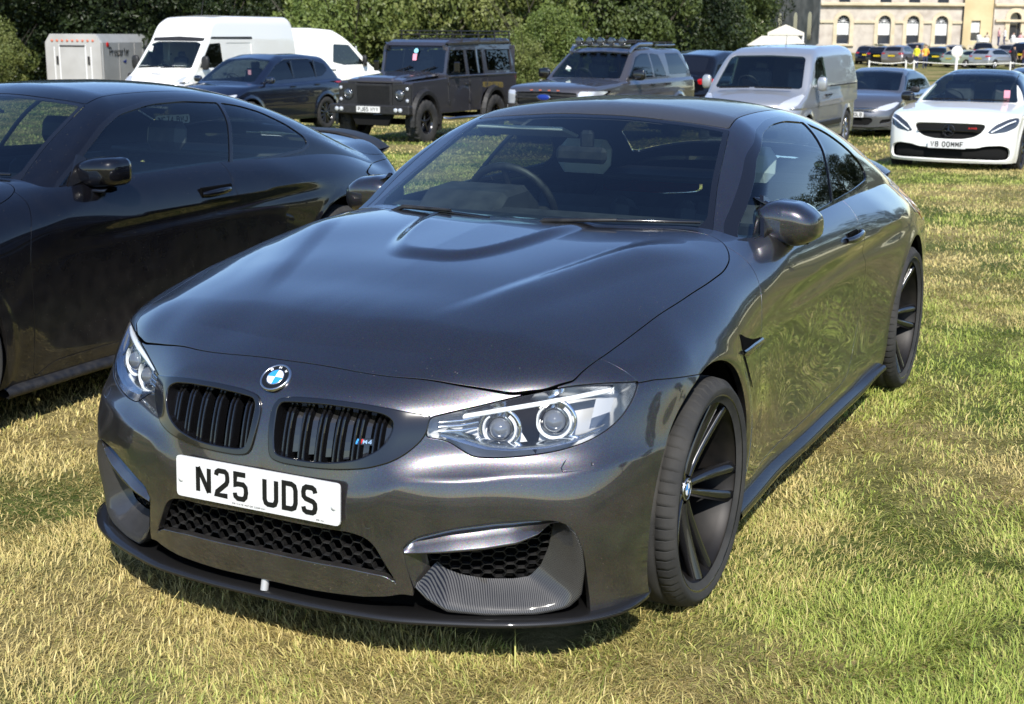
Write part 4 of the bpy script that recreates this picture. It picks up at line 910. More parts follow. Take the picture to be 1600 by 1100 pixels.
def build_coupe(root, paint, glass, side_glass, hero=True, y_glass=None):
    c = shells(); S = c['S']; Cb = cab_shell(GLD, GLQ, SIDEGL) if hero else cab_shell(GLDb, GLQb, SIDEGLb)
    A, T = S.part(1); skin('bonnet', A, T, paint, root, .018, mirror=True)
    A, T = S.part(2); skin('front_bumper', A, T, paint, root, .020, .0028, mirror=True)
    A, T = main_piece(*S.part(3)); sided('front_wing', A, T, paint, root, flange=.020)
    A, T = S.part(4); drs = sided('door', A, T, paint, root, flange=.016)
    A, T = S.part(0); skin('rear_quarters', A, T, paint, root, .020, mirror=True)
    A, T = S.part(6); skin('boot_lid', A, T, paint, root, .014, mirror=True)
    A, T = S.part(9); sided('tail_lamp', A, T, M['tail'] if hero else M['gloss'], root, flange=.014)
    A, T = S.part(8); kf = sided('grille_surround', offs(A, -.006), T, M['gloss'], root, flange=.05, rnd=.004)
    # greenhouse
    A, T = Cb.part(4); skin('roof_panel', A, T, M['carbon_roof'] if hero else paint, root, .012, mirror=True)
    A, T = Cb.part(0); skin('roof_frame', A, T, paint, root, .012, mirror=True)
    A, T = Cb.part(1); skin('windscreen_border', A, T, M['gloss'], root, 0, mirror=True)
    A, T = Cb.part(7); skin('windscreen', A, T, glass, root, 0, mirror=True)
    A, T = Cb.part([5, 6]); sided('window_trim', offs(A, -.001), T, M['gloss'], root, flange=.012)
    A, T = Cb.part(2); dg = sided('door_window', offs(A, .004), T, side_glass, root, flange=0)
    A, T = Cb.part(3); sided('quarter_window', offs(A, .004), T, side_glass if not hero else M['tint'], root, flange=0)
    A, T = Cb.part(8); skin('rear_window', A, T, M['tint'], root, 0, mirror=True)
    A, T = Cb.part([0, 4]); B = offs(A, .022); B[:, 3:] *= -1; skin('headlining', B, T[:, ::-1], M['liner'], root, 0, mirror=True)
    interior(root, 'headrest' if hero else 'seat')
    # cowl below the screen and wipers
    cw = MB(); pts = [(-.72, .66, .93), (-.6, .60, .962), (-.3, .54, .975), (0, .50, .980), (.3, .54, .975), (.6, .60, .962), (.72, .66, .93)]
    cw.grid(np.array([[(x, y-.02, z-.02) for x, y, z in pts], [(x, y+.12, z+.0) for x, y, z in pts], [(x*.96, y+.25, z+.005) for x, y, z in pts]]), True); cw.build('cowl', M['satin'], root)
    def on_scr(x, z, h=.012): return Vector((x, W_scr(abs(x), z)-h*1.1, z+h*.9))
    for (px_, tip_z, x0, x1, pz) in ((.10, .99, .14, .62, .965), (-.50, .985, -.46, -.06, .975)):
        wp = empty('wiper', (0, 0, 0)); wp.parent = root
        b = MB(); b.tube([Vector((px_-.02, .57, .968)), on_scr(px_+.05, .985, .02), on_scr(px_+.28, .992, .022)], [.011, .009, .006], 6); b.build('wiper_arm', M['satin'], wp)
        b = MB(); q = [on_scr(x, .978+.004*math.sin((x-x0)/(x1-x0)*PI)+(.016 if px_ > 0 else .01), .012) for x in np.linspace(x0, x1, 9)]
        b.tube(q, .0085, 6, flat=.7); b.build('wiper_blade', M['gloss'], wp)
    # wheel wells and underbody
    for yw in (ARF[0], ARR[0]):
        for s_ in (-1, 1):
            un = MB()
            Mw = Matrix.Translation((s_*.5, yw, .335)) @ MX if s_ > 0 else Matrix.Translation((-.5, yw, .335)) @ Matrix.Rotation(PI, 4, 'Z') @ MX
            un.lathe([(ARAD+.010, .395), (ARAD+.01, .2), (ARAD+.0, -.1), (.0001, -.1)], 40, Mw, a0=R(65), a1=R(295))
            un.build('wheel_arch_liner', M['dark'], root)
    fl = MB(); fl.box((0, 1.4, .21), (1.5, 3.6, .06), bev=.02); fl.box((0, -.35, .24), (1.05, .35, .05), bev=.01); fl.box((0, 3.4, .26), (1.4, .6, .1), bev=.03); fl.box((0, -.56, .45), (1.3, .02, .5)); fl.box((0, .2, .6), (1.25, .02, .5))
    fl.box((0, -.2, .70), (1.2, .7, .02)); fl.build('underbody', M['dark'], root)
    # wheels
    for (x, y, sd) in ((.81, 0, 1), (-.81, 0, -1), (.805, 2.812, 1), (-.805, 2.812, -1)):
        wheel_coupe(root, (x, y, .332), sd, detail=hero)
    # sills
    for s_ in (1, -1):
        b = MB(); P = []
        for t in np.linspace(0, 1, 24):
            y = .34+t*2.06; x = float(SIDE(np.array([y]), np.array([.2]))[0]); fl_ = sstep(np.array([t]), .80, 1.)[0]*.05
            P.append([(s_*(x-.06), y, .185), (s_*(x-.012), y, .186+fl_*.3), (s_*(x+.024), y, .166+fl_*.5), (s_*(x+.030), y, .150+fl_*.6), (s_*(x+.025), y, .138+fl_*.6), (s_*(x-.06), y, .145)])
        b.grid(np.array(P), True, closev=True); b.build('side_skirt_blade', M['carbon_dark'] if hero else M['satin'], root)
    # door handles
    for s_ in (1, -1):
        h = MB(); y0, y1, zc = 1.635, 1.845, .843
        xs = lambda y, z: float(SIDE(np.array([y]), np.array([z]))[0])+float(swage(np.array([y]), np.array([z]))[0])
        P = []
        for t in np.linspace(0, 1, 14):
            y = y0+(y1-y0)*t; o_ = .012+.026*math.sin(PI*min(1, max(0, t*1.0)))**.5; hh = .011+.006*math.sin(PI*t)
            xb = xs(y, zc); P.append([(s_*(xb+o_+.010*math.cos(a)-.01), y, zc+.010*t+hh*math.sin(a)) for a in np.linspace(0, 2*PI, 9)[:-1]])
        h.grid(np.array(P), True, closev=True); h.build('door_handle', paint, drs[0 if s_ > 0 else 1])
        hb = MB(); hb.box((s_*(xs(1.74, .84)-.004), 1.745, .845), (.012, .13 if hero else .24, .046 if hero else .060), bev=.005); hb.build('handle_recess', M['dark'], drs[0 if s_ > 0 else 1])
        mirror_head(root, s_, paint, hero)
    front_details(root, paint, hero)
    # boot spoiler lip and rear details
    P = []
    for x in np.linspace(-.60, .60, 30):
        z = float(TOP(np.array([3.72]), np.array([abs(x)]))[0]); k = .012+.02*math.cos(x/.62*PI/2)
        k = k*(.45 if hero else .3); P.append([(x, 3.60, z+.008), (x, 3.70, z+k), (x, 3.80, z+k+.006), (x, 3.81, z+k+.004), (x, 3.72, z-.02)])
    b = MB(); b.grid(np.array(P), True, closev=True); b.build('boot_spoiler', M['carbon'] if hero else M['satin'], root)
    b = MB()
    for x in (-.55, -.45, .45, .55): b.lathe([(.036, -.06), (.045, .08), (.041, .08), (.038, -.04)], 20, Matrix.Translation((x, 3.80, .25)) @ Matrix.Rotation(R(-90), 4, 'X'))
    b.build('exhaust_tips', M['chrome'], root)
def front_details(root, paint, hero=True):
    G_ = yfront
    # backing behind the openings; dark lower walls stand in for shadow under the bumper
    b = MB(); b.box((0, -.70, .60), (.80, .02, .20)); b.box((0, -.70, .34), (.76, .02, .16))
    q = resamp(spline([(-.86, -.36), (-.78, -.46), (-.60, -.59), (-.40, -.745), (0, -.80), (.40, -.745), (.60, -.59), (.78, -.46), (.86, -.36)], 5, False), 30)
    b.grid(np.array([[(x, y, .30) for x, y in q], [(x, y, .13) for x, y in q]]), True)
    b.grid(np.array([[(x, y-.02, .158) for x, y in q], [(x*.9, -.2, .158) for x, y in q]]), True); b.build('backing_and_gap_shadow', M['dark'], root)
    # radiator core seen between the slats
    for s_ in (1, -1):
        g = MB(); 
        for z in np.arange(.55, .70, .008): g.box((s_*.2, -.745, z), (.36, .008, .0022))
        g.build('radiator_core', M['dark'], root)
        for k in range(6):
            sl = MB(); xc = .066+k*.0505
            for dx in (-.0068, .0068):
                x = xc+dx; P = []
                zt = .694 if k < 5 else .686; zb = .545+max(0, k-3)*.008
                for t in np.linspace(0, 1, 9):
                    z = zb+(zt-zb)*t; y = G_(x, min(z, .66))+.012+.030*sstep(np.array([t]), .72, 1.)[0]+.006*(1-t)*0
                    P.append([(s_*(x-.0036), y+.035, z), (s_*(x-.0036), y+.003, z), (s_*(x-.002), y, z), (s_*(x+.002), y, z), (s_*(x+.0036), y+.003, z), (s_*(x+.0036), y+.035, z)])
                sl.grid(np.array(P), False, closev=True)
            # broad blade the twin ribs sit on
            P = []
            for t in np.linspace(0, 1, 7):
                z = .556+(.682-.556)*t; y = G_(xc, min(z, .66))+.030+.028*sstep(np.array([t]), .72, 1.)[0]; P.append([(s_*(xc+.004), y, z), (s_*(xc+.022), y+.012, z), (s_*(xc+.022), y+.04, z), (s_*(xc+.004), y+.04, z)])
            sl.grid(np.array(P), False, closev=True)
            sl.build('grille_slat', M['gloss'], root)
    # roundel on the nose
    Pn, Nn = wpts([wr(0, -.79, .732)]); Pn, n = Pn[0], Nn[0]; n = Vector(n); n = Vector((0, n.y, n.z)).normalized(); uz = Vector((0, -n.z, n.y)); uz = uz if uz.z > 0 else -uz
    roundel(root, Pn+np.array(n)*.003, .041, (1, 0, 0), uz, n, 'nose_badge')
    # lamps
    A, T = _cache['S'].part(7)
    for fl in (False, True):
        s_ = -1 if fl else 1
        hl = empty('headlamp', (0, 0, 0)); hl.parent = root
        skin('lamp_lens', A, T, M['lens'], hl, flange=0, flip=fl)
        # bowl behind
        B = offs(A, .075); cen = np.array([.66, -.60, .66]); B[:, :3] = cen+(B[:, :3]-cen)*[.97, .97, .93]
        skin('lamp_housing', B, T, M['hlgrey'], hl, flange=0, flip=fl)
        E = rim_edges(T); mb = MB(); vs = []; 
        P0, N0 = A[:, :3], A[:, 3:]; V = []; F_ = []
        p = P0[E]; q = B[:, :3][E]; k = [s_, 1, 1]
        for i in range(len(E)):
            a, b_, c_, d_ = p[i, 0]*k, p[i, 1]*k, q[i, 1]*k, q[i, 0]*k; m1, m2 = a*.94+d_*.06, b_*.94+c_*.06; V += [a, b_, m2, m1, c_, d_]; o = i*6; F_ += [(o, o+1, o+2, o+3)]; 
        mb.add(V, F_, True); mb.build('lamp_seal', M['satin'], hl)
        mb = MB(); V = []; F_ = []
        for i in range(len(E)):
            a, b_, c_, d_ = p[i, 0]*k, p[i, 1]*k, q[i, 1]*k, q[i, 0]*k; m1, m2 = a*.94+d_*.06, b_*.94+c_*.06; V += [m1, m2, c_, d_]; o = i*4; F_ += [(o, o+1, o+2, o+3)]
        mb.add(V, F_, True); mb.build('lamp_bezel', M['hlchrome'], hl)
        # two projectors with octagonal light rings
        for (x, z, rr_, dep) in ((.575, .634, .043, .030), (.690, .650, .0455, .034)):
            y = yfront(x, z)+dep; c_ = Vector((s_*x, y+.012, z))
            ax = Vector((s_*.32, -1, .04)).normalized(); Mp = Matrix.Translation(c_) @ ax.to_track_quat('Z', 'Y').to_matrix().to_4x4()
            pr = MB(); pr.lathe([(rr_*.98, -.06), (rr_*.80, -.055), (rr_*.78, -.012), (rr_*.70, -.008)], 32, Mp); pr.build('projector_sleeve', M['hlchrome'], hl)
            ln = MB(); ln.lathe([(rr_*.66, -.010), (rr_*.60, .000), (rr_*.45, .010), (rr_*.2, .0165), (.0001, .018)], 32, Mp); ln.build('projector_lens', M['proj'], hl)
            MB().lathe([(rr_*.80, -.03), (rr_*.0001, -.045)], 24, Mp).build('projector_bowl', M['satin'], hl)
            gd = MB()
            for (r0, r1, h) in ((rr_*.86, rr_*1.06, .0),):
                a0, a1 = R(-235+(0)), R(55)
                gd.lathe([(r0, h-.006), (r0+.002, h+.003), ((r0+r1)/2, h+.006), (r1-.002, h+.003), (r1, h-.006)], 26, Mp, a0=a0, a1=a1)
            gd.build('light_ring', M['hllight'], hl)
            gd = MB(); gd.lathe([(rr_*1.10, -.02), (rr_*1.16, .0), (rr_*1.30, -.012)], 30, Mp, a0=R(-60), a1=R(200)); gd.build('ring_bezel', M['hlchrome'], hl)
        # brow light bar along the top edge and inner fins, outer marker
        def hp(x, z, d): 
            y = yfront(x, z); return Vector((s_*x, y+d, z))
        br = MB(); P = []
        for t in np.linspace(0, 1, 16):
            x = .50+.30*t; z = .672+.052*t; P.append([hp(x, z+.004, .018), hp(x, z-.001, .014), hp(x, z-.007, .018), hp(x, z-.009, .03), hp(x, z+.003, .04)])
        br.grid(np.array(P), True, closev=True); br.build('brow_bar', M['hllight'], hl)
        fn = MB()
        for k_ in range(3):
            fn.tube([hp(.452, .637+.011*k_, .014), hp(.50, .638+.012*k_, .016), hp(.53, .642+.013*k_, .03)], [.004, .0045, .003], 5)
        fn.build('inner_fins', M['hlchrome'], hl)
        am = MB(); P = []
        for t in np.linspace(0, 1, 8):
            x = .775+.035*t; P.append([hp(x, .705, .020), hp(x, .660+.012*t, .024)])
        am.grid(np.array(P), True); am.build('side_reflector', M['hlgrey'], hl)
        st_ = MB()
        lo = [(.46, .626), (.52, .606), (.56, .594), (.62, .590), (.70, .596), (.76, .610), (.80, .630)]
        P = [[hp(x, z, .012), hp(x, z+.008, .022), hp(x, z+.012, .05)] for x, z in resamp(lo, 20)]
        st_.grid(np.array(P), True); st_.build('lower_bezel', M['hlchrome'], hl)
    # side intakes: painted blade, carbon scoop, honeycomb
    for s_ in (1, -1):
        k = np.array([s_, 1, 1])
        it = empty('side_intake', (0, 0, 0)); it.parent = root
        up0 = resamp([wr(*q) for q in [(.409, -.829, .352), (.432, -.822, .382), (.515, -.788, .409), (.615, -.731, .425), (.681, -.692, .429), (.735, -.655, .428), (.755, -.64, .424)]], 26)
        lo0 = resamp([wr(*q) for q in [(.411, -.823, .340), (.445, -.81, .342), (.491, -.797, .345), (.598, -.74, .355), (.66, -.70, .368), (.709, -.677, .391), (.735, -.66, .420)]], 26)
        t = np.linspace(0, 1, 26)[:, None]; env = np.sin(PI*np.clip(np.linspace(0, 1, 26), 0, 1))**.45
        G1 = []
        for f, d in ((0, .0), (.04, .004), (.07, .03), (.12, .042), (.35, .036), (.65, .021), (.92, .004), (1, .001), (1.04, .004), (1.05, .012), (1.02, .04)):
            az = up0*(1-f)+lo0*f; G1.append(wpts(az, d*env+.0)[0]*k)
        b = MB(); b.grid(np.stack(G1), True); b.build('intake_blade', paint, it)
        co = resamp([wr(*q) for q in [(.432, -.81, .247), (.46, -.80, .213), (.506, -.78, .180), (.592, -.73, .170), (.705, -.66, .171), (.775, -.62, .185), (.803, -.60, .215), (.809, -.60, .285), (.803, -.61, .351), (.788, -.622, .393), (.77, -.635, .416)]], 44)
        ci = resamp([wr(*q) for q in [(.436, -.81, .256), (.478, -.795, .290), (.50, -.785, .268), (.54, -.77, .252), (.60, -.74, .240), (.66, -.70, .239), (.700, -.68, .245), (.720, -.66, .275), (.735, -.65, .33), (.742, -.65, .365), (.748, -.65, .395), (.756, -.645, .412)]], 44)
        e2 = np.clip(np.linspace(0, 1, 44)*9, .15, 1)
        G1 = []
        for f, d in ((-.02, .03), (-.01, .006), (0, .001), (.05, -.003), (.12, -.002), (.3, .012), (.55, .034), (.8, .055), (1, .068)):
            az = co*(1-f)+ci*f; G1.append(wpts(az, d*e2)[0]*k)
        b = MB(); b.grid(np.stack(G1), True); b.build('carbon_scoop', M['carbon'] if hero else M['satin'], it)
        inner = rpoly([wr(.405, -.83, .38), wr(.5, -.79, .40), wr(.76, -.64, .43), wr(.765, -.64, .29), wr(.72, -.68, .232), wr(.52, -.78, .238), wr(.46, -.80, .27)], .01, 2)
        b = MB(); honeycomb(b, lambda q: sdpoly(q, inner) < 0, wr(.42, -.82, .3)[0], wr(.78, -.63, .3)[0], .228, .44, lambda q, d: wpts(q, .074+d)[0]*k, cw=.030, ch=.0125, w_=.0013)
        b.build('honeycomb_mesh', M['satin'], it)
        # painted return between the two intakes
        fi = resamp([wr(*q) for q in [(.409, -.829, .352), (.415, -.82, .30), (.43, -.81, .245)]], 8); fo = fi+np.array([.035, -.004]); G1 = [wpts(fi*(1-f)+fo*f, d)[0]*k for f, d in ((0, 0), (.05, .004), (.5, .03), (1, .06))]
        b = MB(); b.grid(np.stack(G1), True); b.build('intake_return', paint, it)
        b = MB(); P = []
        for a_ in np.linspace(wr(.40, -.83, .3)[0]+.03, wr(.80, -.6, .3)[0]-.02, 12): P.append([wpts([(a_, z)], 0.12)[0][0]*k for z in (.16, .25, .35, .44)])
        b.grid(np.array(P), True); b.build('intake_back', M['dark'], it)
    # centre intake
    cmap = lambda q, d: np.stack([q[:, 0], np.array([-.838+.16*(a*a) for a in q[:, 0]])+d, q[:, 1]], 1)
    b = MB(); cin2 = CIN; honeycomb(b, lambda q: sdpoly(np.abs(q)*[1, 1], CIN, .3) < .004, -.42, .42, .245, .395, cmap, cw=.040, ch=.0165, w_=.0016, dp=.016); b.build('centre_honeycomb', M['satin'], root)
    # lip between centre mesh and splitter, splitter
    spl = np.array([(0, -.872), (.168, -.870), (.35, -.852), (.46, -.822), (.645, -.745), (.78, -.655), (.872, -.54), (.90, -.42), (.895, -.36)]); spl = resamp(spline(spl, 6, False), 44)
    full = np.vstack([spl[::-1]*[-1, 1], spl[1:]]); inn = full*[.86, 1]+[0, .13]; inn[:, 1] = np.minimum(inn[:, 1], -.32)
    endk = np.clip(np.abs(full[:, 0])-.80, 0, .2)
    rows = [np.column_stack([inn*1., np.full(len(full), .1655)]), np.column_stack([full*.985+[0, .008], np.full(len(full), .168)]), np.column_stack([full, .165+endk*0]), np.column_stack([full*1.001, .155+endk*0]), np.column_stack([full*.99, np.full(len(full), .150)]), np.column_stack([inn, np.full(len(full), .149)])]
    b = MB(); b.grid(np.stack(rows), True, closeu=True); b.build('splitter', M['carbon_dark'] if hero else M['satin'], root)
    b = MB(); b.tube([(-.01, -.850, .167), (-.01, -.842, .200)], .011, 10); b.build('splitter_bolt', M['hlgrey'], root)
    # number plate
    if hero:
        tl = Vector((0, math.sin(R(4)), math.cos(R(4)))); number_plate(root, (0, -.883, .459), (1, 0, 0), (0, .04, .999), (0, -.999, .04), 'N25 UDS')
        # fixing caps, printed maker line, grille badge
        b = MB()
        for x in (-.243, .243): b.lathe([(.0085, 0), (.0075, .004), (.0001, .005)], 14, Matrix.Translation((x, -.885, .452)) @ Matrix.Rotation(R(90), 4, 'X'))
        b.build('plate_fixings', M['white'], root)
        t_ = MB(); P2 = frame_P((0, -.8855, .459), (1, 0, 0), (0, .04, .999), (0, -.999, .04)); text(t_, 'PRIVATE MOTOR COMPANY', -.075, -.0505, .0045, .0042, .0008, .0012, P2, .0002); text(t_, 'BS AU', .19, -.0505, .004, .004, .0008, .0012, P2, .0002); t_.build('plate_small_print', M['ink'], root)
        bd = MB(); bd.cur = 0; yb = G_(.285, .615)+.006
        o = Vector((.262, yb, .600)); P3 = frame_P(o, Vector((1, .28, 0)).normalized(), (0, .25, .97), Vector((.27, -.93, .2)).normalized())
        bd = MB(); bd.add([P3(a, b_, h) for h in (-.004, 0) for a, b_ in ((0, 0), (.048, 0), (.052, .016), (.006, .016))], [(4, 5, 6, 7), (0, 1, 5, 4), (2, 3, 7, 6), (3, 0, 4, 7), (1, 2, 6, 5)]); ob = bd.build('grille_badge', M['gloss'], root)
        for i_, mk_ in enumerate(('bluee', 'dblue', 'red')):
            q = MB(); q.add([P3(.001+i_*.0055+sh, v, .0008) for v, sh in ((.0015, 0), (.0015, .005), (.0145, .010), (.0145, .005))], [(0, 1, 2, 3)]); q.build('badge_stripe', M[mk_], ob)
        q = MB(); text(q, 'M4', .021, .002, .012, .011, .0028, .002, P3, .001); q.build('badge_letters', M['chrome'], ob)
def wing_vent(root, paint, sides=(1, -1)):
    """gill behind the front wheel: hollow with a bright-edged blade"""
    for s_ in sides:
        X = lambda y, z, o=0: (s_*(float(SIDE(np.array([y]), np.array([z]))[0])+o), y, z)
        v = empty('wing_vent', (0, 0, 0)); v.parent = root
        b = MB(); ol = [(.255, .748), (.30, .730), (.40, .702), (.48, .690), (.530, .684), (.50, .682), (.38, .676), (.27, .697)]
        b.add([X(y, z, .0025) for y, z in ol], [tuple(range(len(ol)))]); b.build('vent_hollow', M['dark'], v)
        b = MB(); ol = [(.268, .69), (.298, .668), (.36, .60), (.40, .553), (.392, .553), (.345, .60), (.285, .665)]
        b.add([X(y, z, .0022) for y, z in ol], [tuple(range(len(ol)))]); b.build('crease_shade', M['dark'], v)  # flat dark sliver standing for the shading along the wing crease
        b = MB(); P = [[X(y, z+hh, .006), X(y, z+hh*.3, .013), X(y, z-hh, .006), X(y, z-hh, -.003), X(y, z+hh, -.003)] for y, z, hh in ((.272, .688, .006), (.32, .680, .012), (.40, .678, .012), (.48, .674, .011), (.528, .672, .010))]
        b.grid(np.array(P), True, closev=True); b.build('vent_blade', M['gloss'], v)
# ================================================================ ground height: level round the near cars, falling away behind
_gs = np.array([-60, 7, 12, 18, 24, 30, 38, 48, 60, 400.]); _gzv = np.array([0, 0, -.06, -.20, -.38, -.54, -.74, -.85, -.87, -.87])
_gx = np.linspace(-60, 400, 1841); _gy = np.interp(_gx, _gs, _gzv); _k = np.exp(-(np.arange(-30, 31)*.25/3.)**2); _gy = np.convolve(np.pad(_gy, 30, 'edge'), _k/_k.sum(), 'valid')
FH = np.array([math.sin(YAW), math.cos(YAW)])
def gz(x, y):
    s_ = (np.asarray(x)-CAM[0])*FH[0]+(np.asarray(y)-CAM[1])*FH[1]
    return np.interp(s_, _gx, _gy)
def gp(x, y): return (x, y, float(gz(x, y)))
def blob(b, c, d, e=3., n=20):
    P = []
    for p in np.linspace(-PI/2, PI/2, n//2+1):
        f = lambda v: math.copysign(abs(v)**(2/e), v)
        P.append([(c[0]+d[0]/2*f(math.cos(p))*f(math.cos(t)), c[1]+d[1]/2*f(math.cos(p))*f(math.sin(t)), c[2]+d[2]/2*f(math.sin(p))) for t in np.linspace(0, 2*PI, n, endpoint=False)])
    b.grid(np.array(P), True, closev=True)
# ================================================================ other vehicles from side profiles
class Prof:
    def __init__(s, pts, sm=.04):
        p = np.array(pts, float); s.x = np.linspace(p[0, 0]-2., p[-1, 0]+2., 2600); v = np.interp(s.x, p[:, 0], p[:, 1])
        lo = (p[1, 1]-p[0, 1])/(p[1, 0]-p[0, 0]); hi = (p[-1, 1]-p[-2, 1])/(p[-1, 0]-p[-2, 0])
        v = np.where(s.x < p[0, 0], p[0, 1]+lo*(s.x-p[0, 0]), v); v = np.where(s.x > p[-1, 0], p[-1, 1]+hi*(s.x-p[-1, 0]), v)
        if sm > 0:
            h = s.x[1]-s.x[0]; n = int(3*sm/h); k = np.exp(-(np.arange(-n, n+1)*h/sm)**2/2); v = np.convolve(np.pad(v, n, 'reflect', reflect_type='odd'), k/k.sum(), 'valid')
        s.v = v
    def __call__(s, x): return np.interp(x, s.x, s.v)
def car_field(sp):
    low, roof = Prof(sp['low'], sp.get('sm', .05)), Prof(sp['roof'], sp.get('smr', .05))
    side = Prof(sp['side'], .04); cab = Prof(sp['cab'], .03); fr = Prof(sp['front'], .03); rr = Prof(sp['rear'], .03)
    cf, cr, kl, kc = sp.get('cf', .30), sp.get('cr', .12), sp.get('kl', .14), sp.get('kc', .10)
    pw = sp.get('pw', 2.6); crown, crr = sp.get('crown', .08), sp.get('crown_roof', .07); W = sp['W']
    nose = sp.get('taper', .06); wheels = sp['axles']; Rw = sp['R']
    def F(P):
        x, y, z = np.abs(P[:, 0]), P[:, 1], P[:, 2]; u = np.clip(x/W, 0, 1.2)
        yy = y/sp['L']*2
        s_ = x-side(z)+nose*np.abs(yy)**4
        for yw in wheels: s_ = s_-sp.get('flare', .015)*np.exp(-((np.hypot(y-yw, z-Rw)-Rw*1.16)/.05)**2)
        f = fr(z)+cf*u**pw-y; r = y-rr(z)+cr*u**pw; t = z-low(y)+crown*u**2.5
        a = smax(smax(f*.9, s_, kl), smax(r, s_, kl*.8), .02); a = smax(a, t, sp.get('kt', .06))
        c = smax(x-cab(z)+.03*np.abs(yy)**3, (z-roof(y)+crr*u**2)*sp.get('rs', .75), kc)
        c = smax(c, sp['belt']-.32-z, .01)
        return smin(a, c, .012)
    return F
def gen_car(root, sp, paint, glass=None):
    """body shell with windows, lamps, grilles cut into it; -y is the nose"""
    glass = glass or M['tint']; F = car_field(sp); L = sp['L']; n = sp.get('res', 1.)
    st = sp.get('zs', .55); th = np.concatenate([np.linspace(-32, 0, int(14*n))[:-1], np.linspace(0, 62, int(48*n))[:-1], np.linspace(62, 90, int(14*n))])*PI/180
    y0, y1 = sp.get('spine', (-L/2+.95, L/2-.7)); ys = np.arange(y0, y1, .045/n)
    P, N, T = body_grid(F, y0, y1, st, int(34*n), ys, th, 18, 2.6); S = Shell(P, N, T)
    S.cut(lambda P: P[:, 2]-sp.get('sill', .22), None)
    for yw in sp['axles']: S.cut(circ((yw, sp['R']), sp['R']*sp.get('ark', 1.16)), None)
    ymid = 0
    def XZf(poly, fr): 
        pg = rpoly(poly, sp.get('rp', .03), 4); return lambda P: np.where((P[:, 1] < sp.get('fy', -L/2+.9)) if fr else (P[:, 1] > sp.get('ry', L/2-.9)), sdpoly(XZ(P), pg), .08)
    lab = 20; built = []
    for kind, poly, mt, off in sp.get('panels', []):          # (where, outline, material, depth)
        if kind == 'side': pg = rpoly(poly, .03, 4); fn = lambda P, pg=pg: np.where(np.abs(P[:, 0]) > .4, sdpoly(YZ(P), pg), .08)
        elif kind == 'front': fn = XZf(poly, True)
        elif kind == 'rear': fn = XZf(poly, False)
        elif kind == 'screen': pg = rpoly(poly, .04, 4); fn = lambda P, pg=pg: np.where((P[:, 1] < sp.get('scr_y', 0)) & (P[:, 2] > sp['belt']-.1), sdpoly(XZ(P), pg), .08)
        elif kind == 'top': pg = rpoly(poly, .03, 4); fn = lambda P, pg=pg: np.where(P[:, 2] > sp.get('topz', .8), sdpoly(XY(P), pg), .08)
        S.cut(fn, lab, 0, .003 if off <= .02 else 0); built.append((lab, mt, off, kind)); lab += 1
    for ln in sp.get('lines', []):
        k_, pts = ln; l_ = np.array(pts, float); S.groove(lambda P, l_=l_, k_=k_: np.where(np.abs(P[:, 0]) > (.4 if k_ == 's' else -1), sdline(YZ(P) if k_ == 's' else XY(P), l_), .08)-.004 if k_ == 's' else np.where(P[:, 2] > .6, sdline(XY(P), l_), .08)-.004, 0, 0)
    A, T_ = S.part(0); skin('body', A, T_, paint, root, .03, .004, mirror=True)
    names = sp.get('names', {})
    for i, (l, mt, off, kind) in enumerate(built):
        A, T_ = S.part(l)
        if not len(T_): continue
        nm = sp['pn'][i]; B = offs(A, off)
        if kind == 'side' or (len(B) and np.abs(B[:, 0]).min() > .05): sided(nm, B, T_, M[mt] if mt != 'paint' else paint, root, flange=.02 if off <= .02 else 0)
        else: skin(nm, B, T_, M[mt] if mt != 'paint' else paint, root, .02 if off <= .02 else 0, mirror=True)
    # inside: dark floor, seats suggested, steering wheel
    iw = sp.get('iw', .62); b = MB(); b.box((0, sp.get('cy', .2), sp['belt']-.42), (iw*2, sp.get('cl', 2.2), .5), bev=.05)
    cy0 = sp.get('dash_y', -.6); b.box((0, cy0, sp['belt']-.12), (iw*2, .35, .2), bev=.05); b.build('cabin_interior', M['dash'], root)
    for x in (-.36, .36):
        b = MB(); b.box((x, cy0+.95, sp['belt']+.0), (.44, .14, .55), bev=.05, M=Matrix.Rotation(R(-14), 4, 'X')); b.box((x, cy0+1.04, sp['belt']+.33), (.24, .09, .16), bev=.04); b.build('seat', M['seat'], root)
    sw = MB(); Mx = Matrix.Translation((-.36, cy0+.30, sp['belt']+.02)) @ Matrix.Rotation(R(-62), 4, 'X'); sw.lathe([(.18+.013*math.cos(a), .013*math.sin(a)) for a in np.linspace(0, 2*PI, 7)], 20, Mx); sw.lathe([(.0001, 0), (.18, -.0)], 3, Mx); sw.build('steering_wheel', M['satin'], root)
    ub = MB(); ub.box((0, 0, sp.get('sill', .22)+.06), (W_ := sp['W']*1.5, L*.86, .06))
    for yw in sp['axles']: 
        for s_ in (-1, 1): ub.lathe([(sp['R']*1.18, sp['W']-.06), (sp['R']*1.18, sp['W']-.5), (.001, sp['W']-.5)], 24, Matrix.Translation((0, yw, sp['R'])) @ (MX if s_ > 0 else Matrix.Rotation(PI, 4, 'Z') @ MX), a0=R(60), a1=R(300))
    ub.build('underbody', M['dark'], root)
    wk = sp.get('wheel', {})
    for yw in sp['axles']:
        for s_ in (1, -1): wheel_simple(root, (s_*(sp['W']-.015-sp.get('tw', .22)/2), yw, sp['R']), s_, sp['R'], sp.get('rr', sp['R']*.68), sp.get('tw', .22), **wk)
    # mirrors
    mx, my, mz = sp.get('mirror', (sp['W']+.02, cy0-.05, sp['belt']+.05)); ms = sp.get('msz', (.20, .10, .14))
